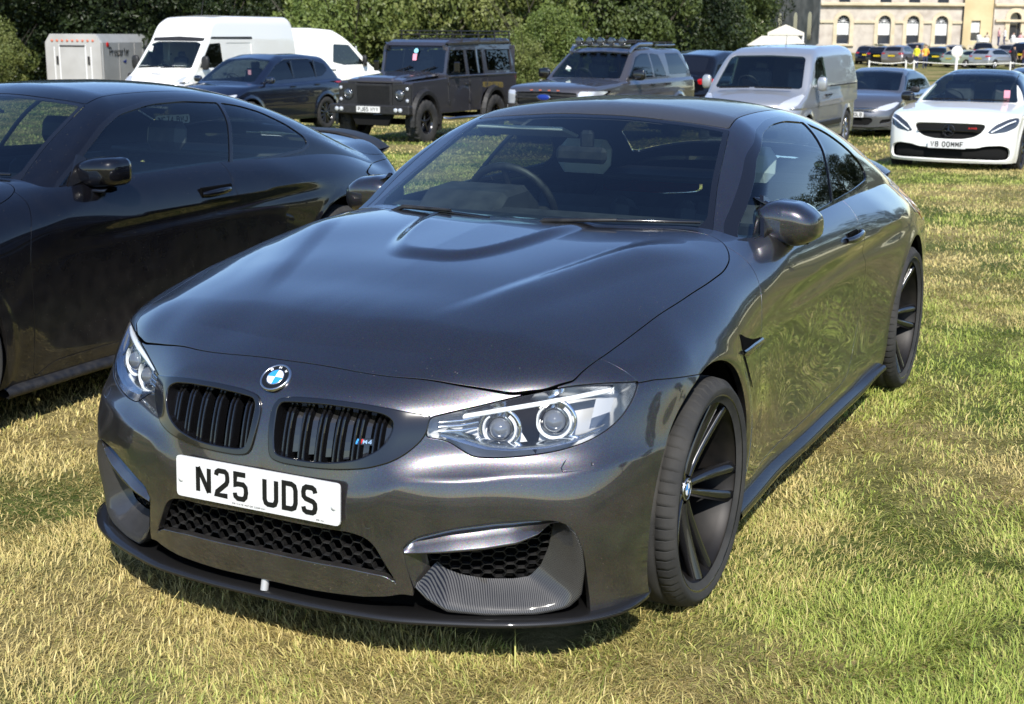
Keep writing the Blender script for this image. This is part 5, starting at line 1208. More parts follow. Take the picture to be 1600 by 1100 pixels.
    for s_ in (1, -1):
        b = MB(); blob(b, (s_*(mx+.04), my, mz), ms, 3.); b.tube([(s_*(mx-.16), my+.02, mz-.06), (s_*mx, my+.01, mz-.03)], .025, 6); b.build('door_mirror', paint if sp.get('mpaint', True) else M[sp.get('mmat', 'satin')], root)
    for y, z in sp.get('handles', []):
        for s_ in (1, -1):
            x = float(Prof(sp['side'], .04)(z)); b = MB(); b.box((s_*(x+.012), y, z), (.03, .17, .03), bev=.008); b.build('door_handle', paint if sp.get('hpaint', True) else M['satin'], root)
    return F
M['proj'] = mat('projector_glass', (.12, .13, .15), .03, 0, 1., spec=.9)
M['carbon_roof'] = carbon_mat(); M['carbon_roof'].name = 'carbon_roof'
hero = empty('grey_coupe', (0, 0, 0), 0, 'dark grey metallic coupe with twin kidney grille and N25 UDS plate, nearest car', 'car', 'cars parked on the grass')
build_coupe(hero, M['grey'], M['glass'], M['glass'], True)
wing_vent(hero, M['grey'])
M['navy'] = paint_mat('dark_navy_paint', (.006, .009, .022), .4, .3, 0)
M['silverp'] = paint_mat('silver_paint', (.33, .34, .35), .6, .38, .2, dust=.4)
M['greyp'] = paint_mat('mid_grey_paint', (.10, .10, .105), .6, .35, .2)
M['wp'] = paint_mat('white_paint', (.76, .75, .70), 0, .35, 0)
M['defp'] = paint_mat('defender_grey_paint', (.035, .034, .042), .4, .4, .2, dust=.6)
M['rangerp'] = paint_mat('warm_grey_paint', (.085, .078, .078), .6, .36, .3)
M['lamp'] = mat('lamp_glass', (.55, .57, .6), .08, .3, 1)
M['dlamp'] = mat('dark_lamp_glass', (.045, .05, .06), .06, .2, 1)
M['pinkc'] = mat('pink_card', (.75, .30, .38), .6); M['bluec'] = mat('blue_card', (.25, .55, .65), .6); M['paper'] = mat('white_card', (.7, .72, .7), .7)
CARS = 'cars parked on the grass'
def front_plate(root, y, z, s, w=.52): return number_plate(root, (0, y, z), (1, 0, 0), (0, 0, 1), (0, -1, 0), s, w)
def white_coupe():
    r = empty('white_coupe', gp(-1.20, 18.8), -.01, 'white coupe with black roof, wide black grille and V8 00MMF plate', 'car', CARS)
    L = 4.70; h = L/2
    sp = dict(L=L, W=.92, R=.335, rr=.25, axles=(-h+.82, h-1.05), belt=.93, sill=.17, sm=.05, kt=.035,
      low=[(-h-.1, .74), (-h, .80), (-h+.12, .845), (-h+.5, .90), (-1.0, .97), (-.5, .97), (.5, .98), (1.5, 1.0), (h-.1, .98), (h, .90)],
      roof=[(-1.35, .80), (-1.05, .94), (-.15, 1.33), (.3, 1.40), (.7, 1.39), (1.3, 1.26), (1.9, 1.02), (2.2, .9)],
      side=[(.1, .87), (.25, .90), (.4, .91), (.6, .915), (.75, .92), (.87, .90), (.97, .82), (1.05, .72)], cab=[(.8, .82), (.95, .78), (1.1, .72), (1.3, .58), (1.42, .45)],
      front=[(.1, -h+.06), (.17, -h), (.25, -h-.04), (.5, -h-.02), (.65, -h+.0), (.75, -h+.04), (.85, -h+.20), (.95, -h+.6)], rear=[(.1, h-.15), (.3, h), (.6, h), (.9, h-.05), (1.0, h-.15)], cf=.34, pw=3.2, flare=.02, zs=.6, kl=.10,
      panels=[('screen', [(-.1, .965), (.70, .955), (.655, 1.03), (.53, 1.335), (.3, 1.36), (-.1, 1.37)], 'glass', .0),
        ('side', [(-.78, .96), (-.25, 1.27), (.35, 1.345), (.9, 1.31), (1.35, 1.16), (1.55, 1.02), (1.4, .985)], 'tint', .002),
        ('top', [(-.1, -.22), (.60, -.25), (.62, 1.2), (.5, 1.5), (-.1, 1.6)], 'gloss', 0.),
        ('front', [(-.1, .49), (.20, .495, .05), (.36, .53, .05), (.45, .60), (.49, .685), (.45, .715), (.2, .72), (-.1, .72)], 'matt', .03),
        ('front', [(-.1, .20), (.42, .205), (.66, .20), (.80, .21), (.825, .28), (.80, .39), (.70, .425), (.50, .415), (.40, .385), (-.1, .37)], 'matt', .06),
        ('front', [(.50, .585), (.56, .575), (.74, .60), (.86, .665), (.885, .745), (.86, .80), (.76, .785), (.60, .70)], 'dlamp', .004)],
      pn=['windscreen', 'side_window', 'roof_panel', 'grille', 'lower_intake', 'headlamp'], topz=1.2, scr_y=.1, wheel=dict(mat_='wheel', spokes=10, twin=True), handles=[(.52, .80)], mirror=(.90, -.68, 1.0), mpaint=False, mmat='gloss', tw=.25,
      lines=[('s', [(-1.0, .30), (-1.02, .60), (-.86, .94)]), ('s', [(.62, .95), (.70, .7), (.62, .35), (.5, .27), (-.98, .27)]), ('t', [(0, -h+.16), (.5, -h+.24), (.73, -h+.66), (.70, -1.2)])])
    F = gen_car(r, sp, M['wp']); front_plate(r, -h-.075, .425, 'V8 00MMF')
    b = MB(); Mx = Matrix.Translation((0, -h-.03, .615)) @ Matrix.Rotation(R(90), 4, 'X')
    b.lathe([(.070, -.01), (.078, .01), (.086, -.01)], 24, Mx)
    for k in range(3): a = PI/2+k*2*PI/3; b.tube([Mx @ Vector((0, 0, .008)), Mx @ Vector((.075*math.cos(a), .075*math.sin(a), .005))], [.014, .004], 6)
    b.build('grille_star', M['gloss'], r)
    b = MB(); b.box((0, -h+.0, .61), (.86, .03, .02), bev=.004); b.build('grille_bar', M['gloss'], r)
    t = MB(); text(t, 'AMG', .26, .64, .026, .034, .006, .008, frame_P((0, -h-.022, 0), (1, .0, 0), (0, 0, 1), (0, -1, 0)), .002); t.build('grille_badge', M['red'], r)
    for s_ in (-1, 1):
        b = MB(); b.tube([(s_*.56, -h+.05, .60), (s_*.66, -h+.09, .66), (s_*.76, -h+.17, .72), (s_*.84, -h+.27, .755)], .009, 6); b.build('daytime_light', M['hllight'], r)
    b = MB(); b.box((.52, -.83, 1.07), (.085, .004, .11)); b.build('pink_pass', M['pinkc'], r)
    b = MB(); b.tube([(-.5, -1.06, .985), (.0, -1.02, .985)], .01, 5); b.tube([(.05, -1.06, .985), (.55, -1.0, .985)], .01, 5); b.build('wipers', M['matt'], r)
    for x in (-.28, .28):
        P = [[(x+dx, y, .9+.10*(y+h-.3)/(h-1.3)*.7+dz) for dx, dz in ((-.02, 0), (0, .012), (.02, 0))] for y in np.linspace(-h+.5, -1.25, 6)]
    return r
def astra():
    r = empty('grey_hatchback', gp(-4.75, 28.1), -.03, 'mid grey hatchback with chrome grille bar, between the silver van and the white coupe', 'car', CARS)
    L = 4.37; h = L/2
    sp = dict(L=L, W=.89, R=.32, axles=(-h+.85, h-.85), belt=.97, sill=.22,
      low=[(-h-.1, .66), (-h, .76), (-h+.2, .86), (-1.05, 1.0), (0, 1.0), (1.2, 1.03), (h-.1, 1.05), (h, .95)], roof=[(-1.5, .8), (-1.15, .98), (-.25, 1.38), (.2, 1.46), (.9, 1.44), (1.6, 1.33), (1.95, 1.05), (2.1, .8)],
      side=[(.1, .83), (.25, .87), (.6, .885), (.8, .885), (.9, .87), (1.0, .79), (1.1, .7)], cab=[(.8, .82), (1.0, .77), (1.2, .70), (1.38, .60), (1.5, .48)],
      front=[(.1, -h+.12), (.2, -h+.02), (.5, -h), (.65, -h+.04), (.8, -h+.2), (.95, -h+.6)], rear=[(.1, h-.15), (.3, h), (.8, h), (1.1, h-.1)], cf=.42,
      panels=[('screen', [(-.1, 1.02), (.68, 1.0), (.56, 1.37), (-.1, 1.41)], 'glass', 0.), ('side', [(-.85, 1.0), (-.3, 1.28), (.2, 1.38), (.9, 1.37), (1.45, 1.24), (1.6, 1.1), (1.4, 1.04)], 'tint', .002),
        ('front', [(-.1, .60), (.42, .61), (.50, .66), (.42, .675), (-.1, .66)], 'satin', .02), ('front', [(-.1, .30), (.35, .30), (.45, .40), (.40, .47), (-.1, .46)], 'matt', .03), ('front', [(.50, .62), (.68, .61), (.80, .68), (.86, .78), (.80, .79), (.62, .73), (.50, .685)], 'lamp', .004), ('front', [(.55, .33), (.78, .38), (.76, .45), (.58, .42)], 'matt', .03)],
      pn=['windscreen', 'side_window', 'grille', 'lower_intake', 'headlamp', 'fog_recess'], scr_y=.1, handles=[(-.0, .88), (.85, .9)], lines=[('s', [(-.95, .3), (-.98, .6), (-.85, .97)]), ('s', [(.12, .28), (.15, 1.0)])], mmat='satin', mpaint=False)
    gen_car(r, sp, M['greyp']); front_plate(r, -h-.025, .53, 'WR67 OLB')
    b = MB(); b.tube([(-.50, -h+.02, .665), (-.25, -h-.02, .650), (0, -h-.03, .645), (.25, -h-.02, .650), (.50, -h+.02, .665)], .011, 6); b.tube([(-.44, -h+.02, .625), (0, -h-.03, .615), (.44, -h+.02, .625)], .006, 6); b.build('grille_bar', M['chrome'], r)
    b = MB(); b.tube([(-.76, -h+.2, .30), (-.4, -h+.04, .27), (0, -h, .265), (.4, -h+.04, .27), (.76, -h+.2, .30)], .014, 6); b.build('bumper_trim', M['satin'], r); return r
def combo():
    r = empty('silver_van', gp(-4.90, 20.75), -.003, 'silver panel van with tall rounded roof behind the grey coupe roof', 'van', 'vans on the field')
    L = 4.39; h = L/2
    sp = dict(L=L, W=.91, R=.325, axles=(-h+.86, h-.86), belt=1.12, sill=.24, sm=.06, smr=.05,
      low=[(-h-.1, .82), (-h, .90), (-h+.15, .96), (-1.35, 1.10), (-.9, 1.14), (h, 1.15), (h+.1, 1.15)], roof=[(-1.7, .95), (-1.38, 1.10), (-.88, 1.58), (-.72, 1.69), (-.4, 1.775), (.2, 1.82), (1.6, 1.83), (2.1, 1.79), (2.18, 1.6), (2.22, .8)],
      side=[(.1, .85), (.3, .90), (.6, .91), (.9, .905), (1.1, .88), (1.3, .85)], cab=[(.8, .90), (1.15, .885), (1.4, .83), (1.65, .765), (1.78, .70), (1.9, .6)],
      front=[(.1, -h+.1), (.25, -h), (.5, -h-.02), (.7, -h+.02), (.9, -h+.14), (1.1, -h+.7)], rear=[(.1, h-.05), (.3, h), (1.8, h-.04)], cf=.36, kc=.09, crown_roof=.04,
      panels=[('screen', [(-.1, 1.13), (.76, 1.11), (.66, 1.60), (.6, 1.635), (-.1, 1.655)], 'glass', 0.), ('side', [(-1.12, 1.12), (-.98, 1.18), (-.72, 1.52), (-.55, 1.62), (-.12, 1.63), (-.12, 1.12)], 'glass', .002),
        ('front', [(-.1, .60), (.50, .61), (.55, .72), (.3, .76), (-.1, .76)], 'satin', .02), ('front', [(.50, .78), (.66, .76), (.84, .86), (.86, 1.02), (.78, 1.03), (.60, .92)], 'lamp', .003), ('front', [(-.1, .30), (.6, .32), (.62, .45), (-.1, .46)], 'matt', .03)],
      pn=['windscreen', 'side_window', 'grille', 'headlamp', 'lower_intake'], scr_y=-.2, handles=[(-.22, .98), (.02, .98)], hpaint=False, dash_y=-1.05, cl=1.0, cy=-.4, iw=.7, mirror=(.98, -1.02, 1.19), msz=(.17, .10, .24), mpaint=True, wheel=dict(spokes=9, mat_='silver'), zs=.75,
      lines=[('s', [(-1.22, .34), (-1.26, .7), (-1.18, 1.10)]), ('s', [(-.06, .32), (-.06, 1.68)]), ('s', [(.95, .36), (.95, 1.72)]), ('s', [(-.04, 1.02), (2.0, 1.00)])])
    gen_car(r, sp, M['silverp'])
    b = MB()
    for s_ in (-1, 1): b.box((s_*.915, .9, 1.13), (.02, 1.9, .025), bev=.005)
    b.build('slide_rail', M['satin'], r)
    b = MB(); b.tube([(.15, -.3, 1.79), (.15, -.26, 2.0)], [.008, .003], 5); b.build('aerial', M['satin'], r)
    b = MB(); b.tube([(-.62, -1.52, 1.115), (-.1, -1.50, 1.13)], .014, 5); b.tube([(.0, -1.52, 1.13), (.62, -1.47, 1.125)], .014, 5); b.build('wipers', M['matt'], r)
    for s_ in (-1, 1): MB().box((s_*.925, -.08, .50), (.03, 1.7, .09), bev=.01).build('side_rubbing_strip', M['satin'], r)
    return r
def suv():
    r = empty('navy_crossover', gp(-16.55, 20.9), -.005, 'glossy dark navy crossover facing the camera between the white van and the boxy off-roader', 'car', CARS)
    L = 4.55; h = L/2
    sp = dict(L=L, W=.92, R=.36, rr=.25, axles=(-h+.90, h-.93), belt=1.06, sill=.28, sm=.06,
      low=[(-h-.1, .85), (-h, .92), (-h+.3, 1.0), (-1.05, 1.10), (0, 1.10), (1.2, 1.13), (h-.1, 1.15), (h, 1.05)], roof=[(-1.5, .9), (-1.1, 1.08), (-.3, 1.56), (.1, 1.65), (.9, 1.66), (1.65, 1.60), (2.0, 1.2), (2.15, .9)],
      side=[(.1, .85), (.3, .90), (.6, .915), (.9, .91), (1.05, .87), (1.2, .76)], cab=[(.9, .86), (1.1, .80), (1.3, .74), (1.5, .66), (1.7, .5)],
      front=[(.1, -h+.15), (.3, -h), (.7, -h-.02), (.85, -h+.1), (1.05, -h+.6)], rear=[(.1, h-.1), (.4, h), (1.0, h-.02), (1.2, h-.15)], cf=.42, flare=.02,
      panels=[('screen', [(-.1, 1.12), (.70, 1.10), (.60, 1.52), (-.1, 1.58)], 'glass', 0.), ('side', [(-.80, 1.10), (-.25, 1.42), (.1, 1.53), (1.0, 1.53), (1.55, 1.42), (1.62, 1.30), (1.35, 1.17)], 'tint', .002),
        ('front', [(-.1, .55), (.45, .56), (.55, .80), (-.1, .82)], 'satin', .03), ('front', [(.56, .74), (.85, .80), (.86, .88), (.6, .82)], 'lamp', .003), ('rear', [(.5, .95), (.85, .95), (.85, 1.05), (.5, 1.05)], 'tail', 0.)],
      pn=['windscreen', 'side_window', 'grille', 'headlamp', 'tail_lamp'], scr_y=.1, handles=[(.1, .98), (1.0, 1.0)], wheel=dict(mat_='wheel', spokes=12), lines=[('s', [(-.95, .4), (-.98, .7), (-.85, 1.07)]), ('s', [(.18, .38), (.2, 1.1)])], mirror=(.92, -.78, 1.13), zs=.7)
    gen_car(r, sp, M['navy'])
    b = MB()
    b.tube([(.70, -.78, 1.10), (.66, -.25, 1.43), (.62, .15, 1.55), (.62, 1.0, 1.55), (.66, 1.56, 1.43), (.70, 1.66, 1.30)], .007, 5); b.build('window_trim', M['silver'], r)
    b = MB()
    for y in (.28, 1.12): b.box((.735, y, 1.33), (.02, .05, .38), M=Matrix.Rotation(R(-13), 4, 'Y'))
    b.build('door_pillar', M['gloss'], r)
    b = MB(); b.box((.3, -.62, 1.28), (.08, .004, .1)); b.build('pink_pass', M['pinkc'], r); return r
def ranger():
    r = empty('grey_pickup', gp(-8.75, 21.9), -.028, 'grey pickup truck with roof light bar, rack and hardtop canopy over the bed', 'pickup', CARS)
    L = 5.3; h = L/2
    sp = dict(L=L, W=.95, R=.40, rr=.26, axles=(-h+.92, h-1.12), belt=1.22, sill=.42, sm=.05,
      low=[(-h-.1, 1.08), (-h, 1.13), (-h+.2, 1.17), (-1.2, 1.24), (0, 1.24), (h, 1.25)], roof=[(-1.5, 1.05), (-1.08, 1.22), (-.35, 1.72), (-.1, 1.80), (.6, 1.83), (.95, 1.81), (1.1, 1.80), (2.2, 1.79), (2.50, 1.25), (2.6, 1.0)],
      side=[(.2, .86), (.45, .92), (.7, .94), (1.0, .94), (1.2, .91), (1.3, .86)], cab=[(1.0, .90), (1.25, .85), (1.45, .80), (1.7, .71), (1.85, .62)],
      front=[(.2, -h+.15), (.45, -h), (1.0, -h-.02), (1.12, -h+.08), (1.22, -h+.6)], rear=[(.2, h-.05), (.5, h), (1.2, h)], cf=.22, pw=3.4, flare=.03, kl=.10,
      panels=[('screen', [(-.1, 1.25), (.73, 1.235), (.62, 1.70), (-.1, 1.735)], 'glass', 0.), ('side', [(-.86, 1.235), (-.30, 1.62), (.0, 1.69), (.36, 1.69), (.36, 1.235)], 'tint', .002), ('side', [(.42, 1.235), (.42, 1.69), (.85, 1.66), (1.02, 1.28), (1.0, 1.235)], 'tint', .002),
        ('side', [(1.2, 1.27), (1.22, 1.68), (1.95, 1.68), (2.28, 1.30), (2.25, 1.27)], 'tint', .002),
        ('front', [(-.1, .78), (.60, .78), (.62, 1.02), (-.1, 1.04)], 'satin', .04), ('front', [(.64, .80), (.90, .80), (.92, 1.05), (.64, 1.05)], 'lamp', .003), ('front', [(-.1, .45), (.7, .46), (.7, .66), (-.1, .66)], 'matt', .04)],
      pn=['windscreen', 'front_side_window', 'rear_side_window', 'canopy_window', 'grille', 'headlamp', 'lower_intake'], scr_y=-.1, wheel=dict(mat_='wheel', spokes=6), handles=[(.15, 1.1), (.9, 1.1)], hpaint=False, mirror=(.97, -.72, 1.30), msz=(.26, .10, .20), mpaint=False, mmat='gloss', tw=.27, zs=.85,
      lines=[('s', [(-1.05, .5), (-1.1, .9), (-.95, 1.22)]), ('s', [(.39, .5), (.39, 1.75)]), ('s', [(1.12, .5), (1.1, 1.82)])])
    gen_car(r, sp, M['rangerp'])
    b = MB(); b.box((0, -h-.03, .92), (1.2, .03, .035), bev=.008); b.box((0, -h-.02, .99), (1.2, .02, .012)); b.build('grille_bar', M['satin'], r)
    b = MB(); Mx = Matrix.Translation((0, -h-.055, .93)) @ Matrix.Rotation(R(90), 4, 'X') @ Matrix.Diagonal((1, .42, 1, 1)); b.lathe([(.125, -.01), (.125, .01), (.11, .018), (.0001, .02)], 28, Mx); b.build('oval_badge', M['dblue'], r)
    b = MB(); b.lathe([(.135, -.01), (.135, .014), (.124, .016)], 28, Mx); b.build('badge_rim', M['chrome'], r)
    for x in (-.27, -.09, .09, .27):
        b = MB(); b.box((x, -h-.02, 1.055), (.05, .03, .018), bev=.004); b.build('marker_light', M['amber'], r)
    for k in range(5):
        x = -.46+k*.23; lp = MB(); Mx = Matrix.Translation((x, -.30, 1.915)) @ Matrix.Rotation(R(90), 4, 'X')
        lp.lathe([(.070, .06), (.078, .04), (.07, -.03), (.03, -.06), (.001, -.06)], 20, Mx); o = lp.build('roof_spotlight', M['gloss'], r)
        MB().lathe([(.067, .056), (.04, .064), (.0001, .067)], 20, Mx).build('spotlight_lens', M['dlamp'], o)
    b = MB(); b.box((0, -.28, 1.842), (1.25, .05, .03), bev=.01)
    for s_ in (-1, 1):
        b.tube([(s_*.62, -.35, 1.70), (s_*.64, -.2, 1.80), (s_*.62, .1, 1.86), (s_*.60, .8, 1.86)], .035, 8)
        b.tube([(s_*.56, 1.1, 1.84), (s_*.56, 2.1, 1.84)], .022, 6)
    b.build('light_bar_frame', M['silver'], r)
    b = MB()
    for y in (.1, .4, .7, 1.25, 1.6, 1.95): b.box((0, y, 1.89), (1.15, .05, .03), bev=.008)
    b.box((0, .4, 1.93), (1.1, .5, .03), bev=.01); b.build('roof_rack', M['satin'], r)
    b = MB(); b.box((-.45, -.80, 1.40), (.10, .004, .08), M=Matrix.Rotation(R(30), 4, 'Y')); b.build('windscreen_card', M['paper'], r); return r
def defender():
    r = empty('boxy_off_roader', gp(-12.05, 20.6), -.003, 'dark grey boxy four wheel drive wagon with roof rack and PJ65 WVY plate', 'off-roader', CARS)
    p = M['defp']; q = lambda *a, **k: None
    W = .80
    # body tub sections
    b = MB(); b.prism([(-1.98, .62), (-1.98, 1.14), (-1.94, 1.17), (-.66, 1.22), (-.62, 1.22), (-.62, .95), (-.60, .55), (-1.12, .55), (-1.18, .86), (-1.35, .98), (-1.75, .98), (-1.93, .86), (-1.95, .62)], .60, W, 'x', bev=.012)
    b.build('left_front_wing', p, r); b = MB(); b.prism([(-1.98, .62), (-1.98, 1.14), (-1.94, 1.17), (-.66, 1.22), (-.62, 1.22), (-.62, .95), (-.60, .55), (-1.12, .55), (-1.18, .86), (-1.35, .98), (-1.75, .98), (-1.93, .86), (-1.95, .62)], -.60, -W, 'x', bev=.012); b.build('right_front_wing', p, r)
    b = MB(); P = []
    for y, z in ((-2.0, 1.16), (-1.97, 1.215), (-1.8, 1.245), (-1.2, 1.28), (-.62, 1.31)):
        P.append([(x, y, z+dz) for x, dz in ((-.60, -.05), (-.585, -.015), (-.40, .0), (-.36, .022), (-.2, .028), (0, .03), (.2, .028), (.36, .022), (.40, 0), (.585, -.015), (.60, -.05))])
    b.grid(np.array(P), False); b.build('bonnet', p, r)
    b = MB(); b.box((0, -2.0, 1.165), (1.20, .04, .05), bev=.012); b.build('bonnet_lip', p, r)
    t = MB(); text(t, 'OVERLAND', -.36, 1.215, .045, .07, .012, .026, frame_P((0, -2.0, 0), (1, 0, 0), (0, .25, .97), (0, -.97, .25)), .01); t.build('bonnet_lettering', M['matt'], r)
    for s_ in (-1, 1):
        b = MB(); b.box((s_*.595, -1.99, .89), (.40, .10, .50), bev=.015); b.build('lamp_panel', M['satin'], r)
        for (x, z, rd, mt) in ((.57, .93, .095, 'lamp'), (.735, 1.045, .035, 'lamp'), (.735, .83, .035, 'lamp')):
            Mx = Matrix.Translation((s_*x, -2.04, z)) @ Matrix.Rotation(R(90), 4, 'X'); l = MB(); l.lathe([(rd*1.15, -.01), (rd*1.12, .015), (rd, .012)], 20, Mx); o = l.build('lamp_ring', M['gloss'], r)
            MB().lathe([(rd, .008), (rd*.5, .02), (.001, .024)], 20, Mx).build('lamp_glass', M[mt if rd < .05 else 'dlamp'], o)
            if rd > .05: MB().lathe([(rd*.72, .020), (rd*.68, .026), (rd*.64, .022)], 20, Mx).build('halo_ring', M['silver'], o)
    b = MB(); b.box((0, -2.04, .92), (.80, .03, .42), bev=.01); b.build('grille_frame', M['satin'], r)
    b = MB(); honeycomb(b, lambda c: (np.abs(c[:, 0]) < .36) & (np.abs(c[:, 1]-.92) < .17), -.37, .37, .74, 1.1, lambda c, d: np.stack([c[:, 0], np.full(len(c), -2.062)+d, c[:, 1]], 1), cw=.03, ch=.013, w_=.002, dp=.006); b.build('grille_mesh', M['satin'], r)
    # upright cabin
    for s_ in (1, -1):
        b = MB(); b.prism([(-.62, .55), (-.62, 1.26), (.22, 1.26), (.22, .55)], s_*(W-.06), s_*W, 'x', bev=.008); b.build('front_door', p, r)
        b = MB(); b.prism([(.24, .55), (.24, 1.26), (.98, 1.26), (.98, .98), (.80, .86), (.72, .72), (.70, .55)], s_*(W-.06), s_*W, 'x', bev=.008); b.build('rear_door', p, r)
        b = MB(); b.prism([(1.0, .98), (1.0, 1.26), (2.28, 1.26), (2.28, .62), (1.74, .62), (1.66, .86), (1.45, .98)], s_*(W-.06), s_*(W+.0), 'x', bev=.008); b.build('rear_quarter', p, r)
        b = MB(); b.box((s_*(W+.005), .83, 1.24), (.03, 2.9, .035), bev=.008); b.build('waist_rail', p, r)
        # upper side with window openings built from rails and posts
        zt = 1.80; lean = .10
        def up(y0, y1, z0, z1, nm, mt=p, th=.04, o=0):
            b = MB(); x = lambda z: s_*(W-.03-lean*(z-1.26)/.6+o); b.add([(x(z)+s_*d, y, z) for d in (-th, 0) for y, z in ((y0, z0), (y1, z0), (y1, z1), (y0, z1))], [(0, 1, 2, 3), (4, 5, 6, 7), (0, 1, 5, 4), (1, 2, 6, 5), (2, 3, 7, 6), (3, 0, 4, 7)]); return b.build(nm, mt, r)
        up(-.62+.06, 2.28, 1.74, 1.84, 'cant_rail'); up(.18, .28, 1.26, 1.76, 'door_post'); up(.92, 1.06, 1.26, 1.76, 'door_post'); up(2.16, 2.28, 1.26, 1.76, 'rear_post')
        up(.68, .72, 1.28, 1.74, 'window_bar', M['silver'], .02)
        for (a, c) in ((-.48, .17), (.29, .91), (1.14, 2.08)): up(a, c, 1.31, 1.72, 'side_window', M['tint'], .006, -.012)
        up(1.06, 2.16, 1.26, 1.32, 'side_rail'); 
        b = MB(); b.prism([(-.62, 1.24), (-.58, 1.24), (-.43, 1.80), (-.49, 1.80)], s_*(W-.12), s_*(W-.06), 'x'); b.build('windscreen_post', p, r)
        for (yc) in (-1.54, 1.25):
            P = []
            for a in np.linspace(R(-8), R(188), 18):
                ca, sa = math.cos(a), math.sin(a); P.append([(s_*(W-.02), yc+ca*.42, .43+sa*.44*1.12), (s_*(W+.075), yc+ca*.43, .43+sa*.45*1.12), (s_*(W+.08), yc+ca*.50, .43+sa*.53*1.08), (s_*(W-.0), yc+ca*.52, .43+sa*.56*1.08)])
            b = MB(); b.grid(np.array(P), False); b.build('wheel_arch', M['satin'], r)
        b = MB(); b.box((s_*(W+.12), -.50, 1.42), (.13, .05, .20), bev=.02); b.tube([(s_*W, -.5, 1.30), (s_*(W+.1), -.5, 1.36)], .012, 5); b.build('door_mirror', M['gloss'], r)
        for y in (-.6, .24):
            for z in (.75, 1.1): MB().box((s_*(W+.008), y, z), (.03, .05, .07), bev=.006).build('door_hinge', M['satin'], r)
        MB().box((s_*(W+.01), .10, 1.08), (.03, .12, .05), bev=.01).build('door_handle', M['satin'], r)
        b = MB(); b.tube([(s_*(W+.02), -.85, .46), (s_*(W+.10), -.8, .44), (s_*(W+.10), .6, .44), (s_*(W+.02), .68, .46)], .032, 8); b.build('side_step', M['silver'], r)
        MB().box((s_*(W-.02), -1.06, .42), (.24, .02, .34)).build('mud_flap', M['satin'], r)
    b = MB(); b.prism([(-.52, 1.82), (-.45, 1.885), (-.3, 1.93), (.5, 1.965), (2.1, 1.965), (2.26, 1.92), (2.28, 1.82)], -.70, .70, 'x', bev=.06, smooth=False); b.build('roof', p, r)
    b = MB(); b.add([(x, -.60+(z-1.28)*.26, z) for x, z in ((-.70, 1.30), (.70, 1.30), (.66, 1.79), (-.66, 1.79))], [(0, 1, 2, 3)]); b.build('windscreen', M['glass'], r)
    b = MB()
    for x0, x1, z0, z1 in ((-.74, .74, 1.255, 1.305), (-.68, .68, 1.785, 1.83)): b.prism([(-.61+(z0-1.28)*.26, z0), (-.56+(z0-1.28)*.26, z0), (-.56+(z1-1.28)*.26, z1), (-.61+(z1-1.28)*.26, z1)], x0, x1, 'x')
    b.build('screen_frame', p, r)
    b = MB(); b.box((0, -.60, 1.245), (1.5, .10, .08), bev=.01); b.build('bulkhead_vents', p, r)
    b = MB(); b.tube([(-.45, -.66, 1.30), (-.05, -.60, 1.42)], .012, 5); b.tube([(.1, -.66, 1.30), (.5, -.60, 1.42)], .012, 5); b.build('wipers', M['matt'], r)
    MB().box((0, 2.29, 1.2), (1.5, .05, 1.25), bev=.02).build('rear_door_panel', p, r)
    MB().box((0, 0, .62), (1.4, 4.0, .12)).build('chassis', M['dark'], r)
    MB().box((0, -.3, .9), (1.3, 3.2, .55)).build('engine_and_floor', M['dark'], r)
    for x in (-.37, .37):
        b = MB(); b.box((x, .45, 1.30), (.46, .14, .55), bev=.05); b.box((x, .48, 1.62), (.24, .08, .15), bev=.04); b.build('seat', M['seat'], r)
    b = MB(); b.box((0, -2.16, .66), (1.76, .16, .17), bev=.02); b.build('front_bumper', M['satin'], r)
    for s_ in (-1, 1):
        for dx in (.60, .70):
            Mx = Matrix.Translation((s_*dx, -2.245, .66)) @ Matrix.Rotation(R(90), 4, 'X'); MB().lathe([(.04, -.005), (.042, .01), (.02, .014), (.001, .014)], 14, Mx).build('bumper_light', M['lamp'], r)
    b = MB(); b.prism([(-.45, .56), (.45, .56), (.35, .36), (-.35, .36)], -2.13, -2.05, 'y', bev=.01); b.build('skid_plate', M['matt'], r)
    front_plate(r, -2.25, .665, 'PJ65 WVY')
    for yw in (-1.54, 1.25):
        for s_ in (1, -1): wheel_simple(r, (s_*.74, yw, .415), s_, .415, .235, .27, spokes=5, mat_='wheel', lugs=True, dish=.03)
        MB().tube([(-.7, yw, .41), (.7, yw, .41)], .06, 8).build('axle', M['dark'], r)
    rk = MB()
    for s_ in (-1, 1):
        for z in (2.03, 2.10): rk.tube([(s_*.68, .0, z), (s_*.68, 2.2, z)], .013, 5)
        for y in (.1, .8, 1.5, 2.15): rk.tube([(s_*.70, y, 1.88), (s_*.68, y, 2.10)], .014, 5)
    for z in (2.03, 2.10): rk.tube([(-.68, .0, z), (.68, .0, z)], .013, 5); rk.tube([(-.68, 2.2, z), (.68, 2.2, z)], .013, 5)
    for y in np.linspace(.1, 2.1, 9): rk.tube([(-.68, y, 2.03), (.68, y, 2.03)], .012, 5)
    rk.build('roof_rack', M['satin'], r)
    b = MB(); b.lathe([(.05, 0), (.0001, .001)], 14, Matrix.Translation((.02, -.520, 1.72)) @ Matrix.Rotation(R(75), 4, 'X')); b.build('blue_pass', M['bluec'], r)
    b = MB(); b.box((.0, -.545, 1.60), (.09, .004, .13), M=Matrix.Rotation(R(-14), 4, 'X')); b.build('pink_pass', M['pinkc'], r)
    return r
